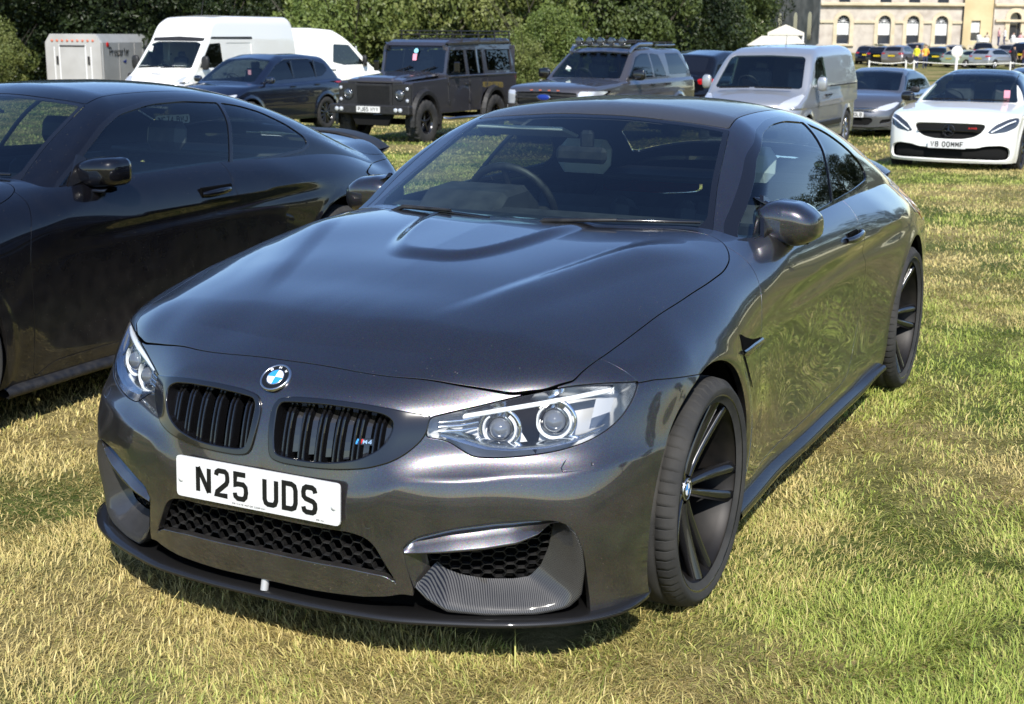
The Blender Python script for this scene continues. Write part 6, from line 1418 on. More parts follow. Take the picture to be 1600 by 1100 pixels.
def transit(loc, rz, label, hi=True, extra=True):
    r = empty('white_van', loc, rz, label, 'van', 'vans on the field')
    L = 5.9; h = L/2; H = 2.72 if hi else 2.5
    sp = dict(L=L, W=1.0, R=.35, rr=.20, axles=(-h+1.0, h-1.15), belt=1.35, sill=.30, sm=.06, smr=.06,
      low=[(-h-.1, 1.0), (-h, 1.06), (-h+.2, 1.14), (-2.25, 1.36), (-1.5, 1.45), (h, 1.45)],
      roof=[(-2.6, 1.15), (-2.25, 1.36), (-1.62, 2.02), (-1.50, 2.12), (-1.30, H-.22), (-1.0, H-.05), (-.3, H), (h-.2, H), (h-.03, H-.2), (h, 1.2)],
      side=[(.2, .93), (.4, .98), (1.0, 1.0), (1.4, .97)], cab=[(1.2, .97), (1.5, .95), (2.1, .90), (H-.2, .83), (H+.1, .70)],
      front=[(.2, -h+.1), (.4, -h), (.8, -h-.02), (1.0, -h+.05), (1.2, -h+.3), (1.35, -h+.7)], rear=[(.2, h-.05), (.5, h), (H, h-.02)], cf=.42, kc=.10, crown_roof=.05,
      panels=[('screen', [(-.1, 1.40), (.83, 1.37), (.76, 1.98), (.6, 2.03), (-.1, 2.04)], 'glass', 0.), ('side', [(-2.02, 1.38), (-1.9, 1.50), (-1.48, 1.98), (-.98, 2.0), (-.94, 1.45), (-1.3, 1.36)], 'tint', .002),
        ('screen', [(-.1, 2.05), (.78, 2.04), (.80, 2.13), (-.1, 2.17)], 'satin', -.004), ('side', [(-1.42, 2.10), (-1.35, 2.16), (.6, 2.16), (.6, 2.09)], 'satin', -.003),
        ('front', [(-.1, .75), (.5, .75), (.55, .95), (-.1, .98)], 'satin', .03), ('front', [(.56, .82), (.86, .90), (.90, 1.16), (.78, 1.18), (.62, 1.0)], 'lamp', .003), ('front', [(-.1, .40), (.8, .42), (.8, .62), (-.1, .62)], 'satin', .01), ('side', [(-.7, 1.5), (-.7, 2.0), (.5, 2.0), (.5, 1.5)], 'paint', .012)],
      pn=['windscreen', 'side_window', 'screen_header', 'side_stripe', 'grille', 'headlamp', 'lower_bumper', 'pressed_panel'], scr_y=-1.0, handles=[(-.95, 1.22)], hpaint=False, dash_y=-1.95, cl=1.0, cy=-1.2, iw=.8, mirror=(1.04, -1.95, 1.50), msz=(.22, .12, .36), mpaint=False, zs=1.05, spine=(-1.9, 2.3),
      lines=[('s', [(-2.05, .4), (-2.1, .9), (-2.08, 1.36)]), ('s', [(-.86, .4), (-.86, 2.1)]), ('s', [(.62, .45), (.62, 2.4)])])
    if not extra: sp['panels'] = [q for i, q in enumerate(sp['panels']) if i not in (2, 3)]; sp['pn'] = [q for i, q in enumerate(sp['pn']) if i not in (2, 3)]
    gen_car(r, sp, M['wp'])
    b = MB(); b.box((0, -h+.42, 1.20), (.30, .10, .01), M=Matrix.Rotation(R(-30), 4, 'X')); b.build('bonnet_badge', M['satin'], r)
    b = MB(); b.box((-.62, -2.18, 1.42), (.24, .16, .004)); b.box((.45, -2.18, 1.43), (.36, .16, .004)); b.build('dashboard_papers', M['paper'], r)
    b = MB(); b.box((-.66, -1.82, 1.85), (.10, .01, .16), M=Matrix.Rotation(R(20), 4, 'Y')); b.build('windscreen_card', M['paper'], r)
    b = MB(); b.tube([(-.7, -2.38, 1.37), (-.1, -2.30, 1.40)], .014, 5); b.tube([(.0, -2.38, 1.38), (.7, -2.28, 1.40)], .014, 5); b.build('wipers', M['matt'], r)
    b = MB(); b.tube([(.1, -.6, H-.02), (.1, -.45, H+.5)], [.008, .003], 5); b.build('aerial', M['satin'], r)
    return r
def trailer():
    r = empty('enclosed_trailer', gp(-33.6, 34.9), .22, 'grey enclosed car trailer with row of round marker lights and PROSPORTER lettering', 'trailer')
    M['trl'] = vary(mat('trailer_panel', (.30, .31, .31), .45), (.27, .28, .28), (.33, .34, .34), 1.5); M['tre'] = vary(mat('trailer_end_panel', (.36, .35, .33), .5), (.33, .32, .30), (.40, .39, .37), 1.2)
    ol = [(-1.08, .45), (-1.08, 2.0), (-.88, 2.28), (.88, 2.28), (1.08, 2.0), (1.08, .45)]
    MB().prism(ol, -2.5, 3.0, 'y', bev=.02).build('box_body', M['trl'], r)
    MB().prism([(a*.985, b*1.0-.0) for a, b in ol], -2.56, -2.505, 'y', bev=.01).build('end_panel', M['tre'], r)
    for k in range(9):
        MB().lathe([(.045, -.0), (.045, .012), (.03, .02), (.0001, .02)], 12, Matrix.Translation((-.78+k*.195, -2.565, 2.06)) @ Matrix.Rotation(R(90), 4, 'X')).build('marker_light', M['amber'], r)
    b = MB(); b.box((0, -2.57, 1.22), (1.0, .03, 1.3), bev=.01); b.build('loading_door', M['tre'], r)
    for s_ in (-1, 1):
        MB().box((s_*.50, -2.58, 1.25), (.03, .03, 1.35)).build('door_bar', M['white'], r); MB().box((s_*.70, -2.575, 1.20), (.025, .03, 1.3)).build('door_bar', M['white'], r)
        MB().box((s_*.60, -2.585, 1.40), (.07, .04, .28), bev=.01).build('door_latch', M['satin'], r)
    b = MB(); b.box((0, -2.58, 1.88), (1.0, .03, .05)); b.build('door_header', M['satin'], r)
    for q in range(6): MB().box((1.085, -2.45+q*1.06, 1.3), (.012, .03, 1.35)).build('panel_seam', M['tre'], r)
    for s_ in (-1, 1):
        MB().prism(rpoly([(-1.0, .45), (-.9, .95), (1.3, .95), (1.4, .45)], .15, 4), s_*1.06, s_*1.12, 'x').build('mudguard', M['satin'], r)
        for y in (-.35, .65): wheel_simple(r, (s_*1.02, y, .30), s_, .30, .19, .18, spokes=6)
    t = MB(); P = frame_P((1.092, -2.2, 1.55), (0, 1, 0), (0, .0, 1), (1, 0, 0)); u = text(t, 'Prosporter', .18, .0, .26, .13, .022, .045, P, .004) if False else None
    text(t, 'P', .15, 0, .30, .15, .03, .04, P, .004); uu = .34
    for ch in 'rosporter':
        for ln in GL[ch]: stroke(t, [(uu+x*.09, y*.27) for x, y in ln], .022, P, .004)
        uu += .13
    t.build('side_lettering', M['ink'], r)
    MB().lathe([(.09, 0), (.08, .012), (.0001, .012)], 16, Matrix.Translation((1.092, -2.15, 1.93)) @ Matrix.Rotation(R(90), 4, 'Y')).build('red_logo_ball', M['red'], r)
    b = MB(); b.prism([(-.95, 1.42), (-1.0, 1.30), (-1.20, 1.36), (-1.05, 1.38)], 1.09, 1.098, 'x'); b.build('blue_logo_flash', M['dblue'], r)
    MB().box((1.087, .6, 1.35), (.02, .75, 1.5), bev=.01).build('side_door', M['trl'], r); return r
# ================================================================ ground
rng = np.random.default_rng(7)
def axis(a, b, fine, c0, c1): 
    o = [a]
    while o[-1] < b:
        d = min(abs(o[-1]-c0), abs(o[-1]-c1)) if not c0 <= o[-1] <= c1 else 0; o.append(o[-1]+max(fine, d*.12))
    return np.array(o)
gx_, gy_ = axis(-1500, 1500, 1.2, -30, 8), axis(-300, 1800, 1.2, -5, 40)
GXX, GYY = np.meshgrid(gx_, gy_, indexing='ij'); GZZ = gz(GXX, GYY)
def gnoise(x, y, s, seed=0):
    """smooth value noise"""
    r = np.random.default_rng(seed); g = r.random((64, 64)); u, v = np.asarray(x)*s, np.asarray(y)*s; i, j = np.floor(u).astype(int), np.floor(v).astype(int); fu, fv = u-i, v-j; fu, fv = fu*fu*(3-2*fu), fv*fv*(3-2*fv)
    a = lambda p, q: g[p % 64, q % 64]
    return (a(i, j)*(1-fu)+a(i+1, j)*fu)*(1-fv)+(a(i, j+1)*(1-fu)+a(i+1, j+1)*fu)*fv
mg = mat('meadow_soil_and_thatch', (.12, .11, .05), .95, spec=.1)
b_ = mg.node_tree.nodes['Principled BSDF']; tc = nd(mg, 'ShaderNodeTexCoord')
n1 = nd(mg, 'ShaderNodeTexNoise'); n1.inputs['Scale'].default_value = .55; n1.inputs['Detail'].default_value = 6; lk(mg, tc.outputs['Object'], n1.inputs['Vector'])
n2 = nd(mg, 'ShaderNodeTexNoise'); n2.inputs['Scale'].default_value = 9; n2.inputs['Detail'].default_value = 8; n2.inputs['Roughness'].default_value = .7; lk(mg, tc.outputs['Object'], n2.inputs['Vector'])
r1 = nd(mg, 'ShaderNodeValToRGB'); r1.color_ramp.elements[0].color = (.085, .115, .028, 1); r1.color_ramp.elements[1].color = (.27, .225, .10, 1); r1.color_ramp.elements[0].position = .42; r1.color_ramp.elements[1].position = .56; lk(mg, n1.outputs[0], r1.inputs[0])
r2 = nd(mg, 'ShaderNodeValToRGB'); r2.color_ramp.elements[0].color = (.55, .55, .5, 1); r2.color_ramp.elements[1].color = (1.25, 1.2, 1.15, 1); r2.color_ramp.elements[0].position = .35; r2.color_ramp.elements[1].position = .65; lk(mg, n2.outputs[0], r2.inputs[0])
mx = nd(mg, 'ShaderNodeMix', data_type='RGBA', blend_type='MULTIPLY'); mx.inputs[0].default_value = 1; lk(mg, r1.outputs[0], mx.inputs[6]); lk(mg, r2.outputs[0], mx.inputs[7]); lk(mg, mx.outputs[2], b_.inputs['Base Color'])
bp = nd(mg, 'ShaderNodeBump'); bp.inputs['Distance'].default_value = .05; lk(mg, n2.outputs[0], bp.inputs['Height']); lk(mg, bp.outputs[0], b_.inputs['Normal'])
V = np.stack([GXX, GYY, GZZ], -1).reshape(-1, 3); tag(link('ground', npmesh('ground', V, gridtris(len(gx_), len(gy_))), None, mg), 'sunlit parched meadow the cars stand on', kind='structure')
# ---------------------------------------------------------------- grass blades
mb_ = bpy.data.materials.new('grass_blade'); mb_.use_nodes = True; t_ = mb_.node_tree; t_.nodes.clear()
o_ = t_.nodes.new('ShaderNodeOutputMaterial'); at_ = t_.nodes.new('ShaderNodeAttribute'); at_.attribute_name = 'Col'
df = t_.nodes.new('ShaderNodeBsdfPrincipled'); df.inputs['Roughness'].default_value = .5; df.inputs['Specular IOR Level'].default_value = .3; tr = t_.nodes.new('ShaderNodeBsdfTranslucent'); mx_ = t_.nodes.new('ShaderNodeMixShader'); mx_.inputs[0].default_value = .32
t_.links.new(at_.outputs[0], df.inputs['Base Color']); t_.links.new(at_.outputs[0], tr.inputs[0]); t_.links.new(df.outputs[0], mx_.inputs[1]); t_.links.new(tr.outputs[0], mx_.inputs[2]); t_.links.new(mx_.outputs[0], o_.inputs[0])
def blades(n, region, hgt, wid, seed, name='grass', flat=.55, dryb=0.):
    r = np.random.default_rng(seed); x, y = region(n, r); n = len(x)
    g = gnoise(x, y, .55, 3)*.6+gnoise(x, y, 1.7, 4)*.4+.12*(gnoise(x, y, 6, 9)-.5); tuft = gnoise(x, y, 1.5, 5)*.6+gnoise(x, y, 4.5, 6)*.4
    green = sstep(g+.05*np.clip((x-1.2), -1, 1.2)-.06*sstep(-y, .6, 1.1)*(x < 1)-.0045*np.clip(y-4, 0, 40), .22, .74)
    keep = r.random(n) < .45+.75*sstep(tuft, .25, .65); x, y, g, tuft, green = x[keep], y[keep], g[keep], tuft[keep], green[keep]; n = len(x)
    h = hgt*(.35+.55*r.random(n)+.75*sstep(tuft, .45, .8)*green*r.random(n)); w = wid*(.6+.8*r.random(n))
    az = r.normal(0, 1.2, n)+2*PI*1.6*gnoise(x, y, 2.2, 8); tilt = np.minimum(flat*(.25+1.15*r.random(n)), 1.48); bend = .3+.9*r.random(n)
    d = np.stack([np.cos(az), np.sin(az)], 1); sd = np.stack([-np.sin(az+r.normal(0, .5, n)), np.cos(az+r.normal(0, .5, n))], 1)
    z = gz(x, y)-.006; s1, c1 = np.sin(tilt), np.cos(tilt); s2, c2 = np.sin(np.minimum(tilt+bend, 1.75)), np.cos(np.minimum(tilt+bend, 1.75))
    p0 = np.stack([x, y, z], 1); m_ = p0+np.stack([d[:, 0]*s1, d[:, 1]*s1, c1], 1)*(h*.55)[:, None]; tp = m_+np.stack([d[:, 0]*s2, d[:, 1]*s2, c2], 1)*(h*.5)[:, None]
    q = np.concatenate([sd, np.zeros((n, 1))], 1)*(w/2)[:, None]
    Vv = np.stack([p0-q, p0+q, m_-q*.8, m_+q*.8, tp], 1).reshape(-1, 3); b = (np.arange(n)*5)[:, None]
    T = np.concatenate([b+[0, 1, 3], b+[0, 3, 2], b+[2, 3, 4]], 0)
    me = npmesh(name, Vv, T, None, True)
    dry = np.array([.68, .56, .24]); dry2 = np.array([.52, .41, .15]); gr = np.array([.22, .31, .045]); gr2 = np.array([.45, .50, .11]); u = r.random(n)[:, None]; k = np.clip(green-dryb+r.normal(0, .28, n), 0, 1)[:, None]
    k = np.where(k > .5, 1-(1-k)*.8, k*.8); c = (dry*(u)+dry2*(1-u))*(1-k)+(gr*(1-u)+gr2*u)*k; c = c*(.75+.5*r.random(n))[:, None]
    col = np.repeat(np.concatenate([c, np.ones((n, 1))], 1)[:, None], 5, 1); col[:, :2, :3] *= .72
    a = me.color_attributes.new('Col', 'FLOAT_COLOR', 'POINT'); a.data.foreach_set('color', col.astype(np.float32).ravel()); return me
def wedge(d0, d1, a0=-.43, a1=.45, extra=None):
    def f(n, r):
        s_ = np.sqrt(r.random(n)*(d1*d1-d0*d0)+d0*d0); an = YAW+a0+(a1-a0)*r.random(n); x, y = CAM[0]+np.sin(an)*s_, CAM[1]+np.cos(an)*s_
        k = ~((np.abs(x) < .72) & (y > -.55) & (y < 3.6)); return x[k], y[k]
    return f
def rect(x0, x1, y0, y1):
    def f(n, r): return x0+(x1-x0)*r.random(n), y0+(y1-y0)*r.random(n)
    return f
parts_ = [blades(150000, wedge(1.9, 4.6, -.5, .45), .058, .0030, 11, flat=.85), blades(200000, wedge(4.4, 9.5), .054, .0044, 12, flat=.8), blades(200000, wedge(9.3, 22, -.42, .42), .055, .0085, 13), blades(130000, wedge(21, 60, -.40, .40), .08, .022, 14), blades(60000, rect(.9, 6.5, .2, 9), .055, .006, 15), blades(5000, wedge(2, 9), .15, .003, 16, flat=1.0), blades(110000, wedge(1.9, 5.5, -.5, .45), .055, .0034, 17, flat=1.5, dryb=.35), blades(80000, wedge(5.3, 11), .06, .005, 18, flat=1.5, dryb=.3)]
bmj = None
def join_meshes(ms, name):
    Vs, Ts, Cs, o = [], [], [], 0
    for me in ms:
        v = np.empty(len(me.vertices)*3, np.float32); me.vertices.foreach_get('co', v); t = np.empty(len(me.loops), np.int32); me.loops.foreach_get('vertex_index', t); c = np.empty(len(me.vertices)*4, np.float32); me.color_attributes['Col'].data.foreach_get('color', c)
        Vs.append(v.reshape(-1, 3)); Ts.append(t.reshape(-1, 3)+o); Cs.append(c); o += len(me.vertices); bpy.data.meshes.remove(me)
    me = npmesh(name, np.vstack(Vs), np.vstack(Ts)); a = me.color_attributes.new('Col', 'FLOAT_COLOR', 'POINT'); a.data.foreach_set('color', np.concatenate(Cs)); return me
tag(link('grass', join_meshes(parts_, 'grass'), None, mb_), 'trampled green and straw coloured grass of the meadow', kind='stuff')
# ================================================================ trees
def leafmat(name, c1, c2, tl=.3):
    m = bpy.data.materials.new(name); m.use_nodes = True; t = m.node_tree; t.nodes.clear(); o = t.nodes.new('ShaderNodeOutputMaterial')
    tc = t.nodes.new('ShaderNodeTexCoord'); n = t.nodes.new('ShaderNodeTexNoise'); n.inputs['Scale'].default_value = 1.3; n.inputs['Detail'].default_value = 4; r = t.nodes.new('ShaderNodeValToRGB'); r.color_ramp.elements[0].color = (*c1, 1); r.color_ramp.elements[1].color = (*c2, 1); r.color_ramp.elements[0].position = .35; r.color_ramp.elements[1].position = .65
    p = t.nodes.new('ShaderNodeBsdfPrincipled'); p.inputs['Roughness'].default_value = .45; p.inputs['Specular IOR Level'].default_value = .35; l = t.nodes.new('ShaderNodeBsdfTranslucent'); mx = t.nodes.new('ShaderNodeMixShader'); mx.inputs[0].default_value = tl
    t.links.new(tc.outputs['Object'], n.inputs['Vector']); t.links.new(n.outputs[0], r.inputs[0]); t.links.new(r.outputs[0], p.inputs['Base Color']); t.links.new(r.outputs[0], l.inputs[0]); t.links.new(p.outputs[0], mx.inputs[1]); t.links.new(l.outputs[0], mx.inputs[2]); t.links.new(mx.outputs[0], o.inputs[0]); return m
M['leaf_shade'] = leafmat('shade_dark_leaves', (.012, .021, .007), (.030, .046, .012)); M['leaf_mid'] = leafmat('mid_green_leaves', (.045, .068, .018), (.10, .13, .034)); M['leaf_light'] = leafmat('light_green_leaves', (.09, .13, .028), (.17, .21, .05)); M['leaf_bush'] = leafmat('yellow_green_leaves', (.10, .13, .03), (.20, .22, .065))  # first leaf colour is darkened to stand for trees in shade
M['leaf_olive'] = leafmat('olive_leaves', (.075, .088, .026), (.15, .155, .048)); M['leaf_blue'] = leafmat('blue_green_leaves', (.036, .062, .024), (.075, .108, .042)); M['bark'] = vary(mat('bark', (.06, .05, .04), .9), (.035, .03, .025), (.10, .085, .065), 6, bump=.02)
def crown_mesh(seed, n, R_, H, leaf, nclump=46, low=0., squash=1.):
    r = np.random.default_rng(seed); c = []
    while len(c) < nclump:
        p = r.uniform(-1, 1, 3); q = np.linalg.norm(p)
        if .45 < q < 1: c.append(p)
    c = np.array(c)*[R_*.80, R_*.80, H/2*.82]; rad = R_*(.12+.15*r.random(nclump)); k = r.integers(0, nclump, n)
    d = r.normal(size=(n, 3)); d /= np.linalg.norm(d, axis=1, keepdims=True); sub = (gnoise(d[:, 0]*3+k*1.7, d[:, 1]*3+d[:, 2]*2.2, 1.6, seed)-.4)*.5
    P = c[k]+d*(rad[k]*(.86+sub*.8+.18*r.random(n)))[:, None]*[1, 1, .8]; P[:, 2] += H/2+low
    nrm = d*.8+r.normal(size=(n, 3))*.55+[0, 0, .25]; nrm /= np.linalg.norm(nrm, axis=1, keepdims=True); u = np.cross(nrm, r.normal(size=(n, 3))); u /= np.linalg.norm(u, axis=1, keepdims=True); v = np.cross(nrm, u); s_ = leaf*(.6+.8*r.random(n))[:, None]
    V = np.stack([P-u*s_*.5, P-v*s_*.32+nrm*s_*.1, P+u*s_*.55, P+v*s_*.32+nrm*s_*.1], 1).reshape(-1, 3); b = (np.arange(n)*4)[:, None]
    return npmesh('crown', V, np.vstack([b+[0, 1, 2], b+[0, 2, 3]]), None, False)
CR_ = [crown_mesh(s_, 34000, 5.2, 10.5, .165, 90) for s_ in (1, 2, 3)]; BU = [crown_mesh(s_, 18000, 2.4, 3.6, .095, 44) for s_ in (21, 22, 23)]
def trunk_mesh(seed, h, r0):
    r = random.Random(seed); b = MB(); p = [(0, 0, -.3)]; 
    for k in range(1, 8): p.append((r.uniform(-.12, .12)*k*.5, r.uniform(-.12, .12)*k*.5, h*k/7))
    b.tube(p, [r0*1.35]+[r0*(1-.10*k) for k in range(1, 8)], 9)
    for k in range(9):
        i = 2+k % 5; a = r.uniform(0, 6.28); l = r.uniform(1.6, 3.2); q = Vector(p[i]); b.tube([q, q+Vector((math.cos(a)*l*.5, math.sin(a)*l*.5, l*.35)), q+Vector((math.cos(a)*l, math.sin(a)*l, l*.9))], [r0*.45, r0*.3, r0*.1], 6)
    return b.mesh('trunk')
TRK = [trunk_mesh(5, 7.5, .28), trunk_mesh(6, 7.0, .24)]; STM = trunk_mesh(8, 2.0, .05)
_tn = [0]
def tree(x, y, s_, mt, label, kind=0, group='trees along the edge of the meadow', sz=1., zoff=0., lift=1.6):
    k = _tn[0]; _tn[0] += 1
    if kind == 0: r = empty('broadleaf_tree', (x, y, float(gz(x, y))+zoff), k*2.1, label, 'tree', group); cm, tm = CR_[k % 3], TRK[k % 2]
    else: r = empty('leafy_bush', (x, y, float(gz(x, y))+zoff), k*1.7, label, 'bush', group); cm, tm = BU[k % 3], STM; lift = -.25
    key = (cm.name, mt)
    if key not in _mk: c2 = cm.copy(); c2.materials.clear(); c2.materials.append(M[mt]); _mk[key] = c2
    c = link('crown', _mk[key], r); c.location = (0, 0, lift); c.scale = (s_, s_, s_*sz)
    if not tm.materials: tm.materials.append(M['bark'])
    t = link('trunk', tm, r); t.scale = (s_, s_, s_*(sz if kind else 1))
    return r
_mk = {}
def dirpt(px, d):
    """ground point seen under photo column px at forward distance d (used only to read positions off the photograph)"""
    a = CF+CR*(px-CX)/FPX; a = np.array([a[0], a[1]]); a = a/(a@FH); return CAM[0]+a[0]*d, CAM[1]+a[1]*d
far_trees = [(-260, 62, 1.1, 'leaf_shade'), (-90, 58, 1.15, 'leaf_shade'), (60, 56, 1.1, 'leaf_shade'), (150, 66, 1.3, 'leaf_shade'), (215, 54, 1., 'leaf_shade'), (330, 68, 1.3, 'leaf_shade'), (420, 60, 1.1, 'leaf_mid'), (480, 64, 1.1, 'leaf_shade'), (560, 66, 1.1, 'leaf_light'), (640, 58, .95, 'leaf_olive'), (720, 62, 1.0, 'leaf_blue'),
  (800, 70, 1.1, 'leaf_light'), (872, 66, 1.1, 'leaf_shade'), (940, 68, 1.1, 'leaf_blue'), (1010, 74, 1.2, 'leaf_olive'), (1030, 80, 1.3, 'leaf_mid'), (1068, 92, 1.25, 'leaf_mid'), (1095, 84, .9, 'leaf_shade')]
desc = ['beyond the left frame edge', 'at the far left edge', 'behind the left end of the trailer', 'behind the middle of the trailer', 'between trailer and white van', 'behind the high roof of the white van', 'rising over the rear of the white van', 'behind the second white van', 'left behind the boxy off-roader', 'above the bonnet of the boxy off-roader', 'above the roof rack of the boxy off-roader', 'between off-roader and pickup', 'with a dark hollow left of the pickup', 'behind the pickup light bar', 'behind the pickup canopy', 'behind the gap between pickup and silver van', 'left of the peaked marquee', 'just behind the peaked marquee']
for (px, d, s_, mt), ds in zip(far_trees, desc):
    x, y = dirpt(px, d); tree(x, y, s_, mt, {'leaf_shade': 'dark shaded ', 'leaf_mid': 'mid green ', 'leaf_light': 'bright green ', 'leaf_olive': 'olive green ', 'leaf_blue': 'deep green '}[mt]+'broadleaf tree '+ds, 0, lift=-.6 if s_ > 1 else -.2)
bushes = [(-40, 47, .8, 'leaf_bush', 'at the left frame edge'), (22, 50, .72, 'leaf_bush', 'left of the trailer end'), (60, 56, 1.1, 'leaf_mid', 'overhanging the trailer end'), (245, 58, 1.6, 'leaf_shade', 'behind the trailer roof'), (285, 60, 1.7, 'leaf_light', 'above the nose of the white van'), (350, 52, 1.3, 'leaf_shade', 'behind the white van roof'),
  (545, 47, 1.15, 'leaf_light', 'right of the second white van'), (592, 50, 1.5, 'leaf_light', 'above the off-roader bonnet'), (650, 48, 1.4, 'leaf_bush', 'behind the off-roader windscreen'), (705, 52, 1.6, 'leaf_mid', 'behind the off-roader roof'), (755, 50, 1.35, 'leaf_bush', 'behind the off-roader rack'), (800, 52, 1.5, 'leaf_light', 'behind the off-roader tail'),
  (845, 46, .8, 'leaf_light', 'low, behind the white rail'), (822, 44, .6, 'leaf_bush', 'smallest, beside the off-roader tail'), (905, 56, 1.5, 'leaf_mid', 'behind the pickup windscreen'), (965, 58, 1.5, 'leaf_mid', 'behind the pickup roof lights'), (1035, 60, 1.5, 'leaf_shade', 'behind the pickup canopy'), (1095, 64, 1.5, 'leaf_mid', 'above the black estate car')]
for px, d, s_, mt, ds in bushes:
    x, y = dirpt(px, d); tree(x, y, s_, mt, {'leaf_bush': 'yellow green', 'leaf_light': 'bright green', 'leaf_mid': 'mid green', 'leaf_shade': 'dark shaded'}[mt]+' leafy bush '+ds, 1, 'bushes at the foot of the trees', 1.25)
for i, (x, y, s_) in enumerate(((13, 62, 1.1), (21, 60, 1.0), (30, 70, 1.3), (42, 78, 1.2), (9, 84, 1.0), (52, 62, 1.2), (64, 50, 1.1), (72, 30, 1.2), (80, 10, 1.1))):
    tree(x, y, s_, 'leaf_mid' if i % 2 else 'leaf_shade', 'broadleaf tree beyond the right frame edge, '+['behind the far car row', 'second from the house side', 'tall, set further back', 'tallest of the group', 'nearest the terrace', 'standing alone to the right', 'east of the mown field', 'level with the parked vans', 'level with the grey coupe'][i], 0, 'trees beyond the right of the field')
# ================================================================ mansion
M['stone'] = vary(mat('pale_limestone', (.45, .40, .34), .85), (.36, .31, .26), (.50, .45, .38), .9, mid=(.44, .39, .33), bump=.01, bscale=6)
M['stone_shade'] = vary(mat('shade_dark_limestone', (.25, .22, .18), .9), (.16, .14, .11), (.30, .26, .21), .8)  # darker limestone, holds the shade of the left wing in its colour
M['stucco'] = vary(mat('ochre_render', (.52, .42, .24), .9), (.46, .37, .21), (.56, .46, .27), .5)
M['trimst'] = vary(mat('dressed_stone', (.52, .44, .30), .8), (.46, .39, .26), (.56, .48, .34), 1.)
M['pane'] = mat('dark_pane', (.03, .035, .045), .08, 0, .5); M['blind'] = mat('white_blind', (.62, .63, .62), .7)
FD = 150.; fx0, fy0 = dirpt(1253, FD); fn_ = np.array([-FH[0], -FH[1]]); fu_ = np.array([FH[1], -FH[0]]); PXM = FD/FPX      # facade square to the view
FZ = float(CAM[2]-(76-49)*PXM)
man = empty('stone_mansion', (fx0, fy0, FZ), math.atan2(fu_[1], fu_[0]), 'long pale limestone and ochre country house with tall arched windows, top right', 'building')
U = lambda px: (px-1253)*PXM
Vv = lambda row: (76-row)*PXM
def arch(cx, w, z0, zs, n=12): return [(cx-w/2, z0), (cx+w/2, z0)]+[(cx+w/2*math.cos(a), zs+w/2*math.sin(a)) for a in np.linspace(0, PI, n)]
def holed_wall(name, u0, u1, z0, z1, holes, mt, y=0, th=.5):
    """wall panels round openings: strips between and above the openings, arches filled with a fan"""
    b = MB(); x = u0
    for (cx, w, a0, zs, arc) in holes:
        b.box(((x+cx-w/2)/2, y+th/2, (z0+z1)/2), (cx-w/2-x, th, z1-z0)); 
        if a0 > z0: b.box((cx, y+th/2, (z0+a0)/2), (w, th, a0-z0))
        if arc:
            P = []
            for a in np.linspace(0, PI, 13): P.append([(cx+w/2*math.cos(a), y, zs+w/2*math.sin(a)), (cx+w/2*math.cos(a), y, z1), ])
            vs = [p for q in P for p in q]; b.add(vs, [(2*i, 2*i+1, 2*i+3, 2*i+2) for i in range(12)])
            vs = [q for p in P for q in (p[0], (p[0][0], y+.4, p[0][2]))]; b.add(vs, [(2*i, 2*i+1, 2*i+3, 2*i+2) for i in range(12)])
        else: b.box((cx, y+th/2, (zs+z1)/2), (w, th, z1-zs))
        x = cx+w/2
    b.box(((x+u1)/2, y+th/2, (z0+z1)/2), (u1-x, th, z1-z0)); return b.build(name, mt, man)
wins = [1289, 1351.5, 1395, 1438.5]; ww = 19*PXM; zw0, zws = Vv(64), Vv(31)
holed_wall('wall', U(1253), U(1469), -.5, Vv(6), [(U(p), ww, zw0, zws, True) for p in wins], M['stone'])
up_h = [(U(p), ww*.9, Vv(4), Vv(-34), False) for p in wins]; holed_wall('wall', U(1253), U(1469), Vv(6), Vv(-52), up_h, M['stone'])
def sash(cx, w, z0, zs, arc, blind=True, nm='window'):
    top = zs+w/2 if arc else zs; b = MB(); ol = arch(cx, w*1.0, z0, zs) if arc else [(cx-w/2, z0), (cx+w/2, z0), (cx+w/2, zs), (cx-w/2, zs)]
    b.prism(ol, .30, .33, 'y'); o = b.build(nm, M['pane'], man)
    if blind: MB().box((cx, .29, (z0+(zs-z0)*.68)), (w*.96, .01, (zs-z0)*.50)).build('blind', M['blind'], o)
    f = MB(); 
    zm = z0+(zs-z0)*.42
    for k in range(5): f.box((cx-w/2+w*k/4, .27, (zm+zs)/2), (.035, .02, zs-zm))
    for k in (0, 2.5, 3.4, 4.3, 5.2, 6): f.box((cx, .27, z0+(zs-z0)*k/6), (w, .02, .035))
    if arc:
        for a in np.linspace(R(30), R(150), 5): f.tube([(cx, .26, zs), (cx+w/2*math.cos(a), .26, zs+w/2*math.sin(a))], .025, 4)
    f.build('glazing_bars', M['white'], o); return o
def surround(cx, w, z0, zs, t=.42, mt='trimst'):
    b = MB(); P = []
    pts = [(cx-w/2, z0)]+[(cx-w/2*math.cos(a), zs+w/2*math.sin(a)) for a in np.linspace(0, PI, 14)]+[(cx+w/2, z0)]; outp = [(cx-w/2-t, z0)]+[(cx-(w/2+t)*math.cos(a), zs+(w/2+t)*math.sin(a)) for a in np.linspace(0, PI, 14)]+[(cx+w/2+t, z0)]
    for p, q in zip(pts, outp): P.append([(p[0], .1, p[1]), (p[0], -.12, p[1]), (q[0], -.12, q[1]), (q[0], .1, q[1])])
    b.grid(np.array(P), False); return b.build('window_surround', M[mt], man)
for p in wins:
    sash(U(p), ww, zw0, zws, True); surround(U(p), ww, zw0-.3, zws); sash(U(p), ww*.9, Vv(4), Vv(-34), False)
    MB().box((U(p), -.12, zw0-.12), (ww+1.0, .3, .18)).build('window_sill', M['trimst'], man)
b = MB(); 
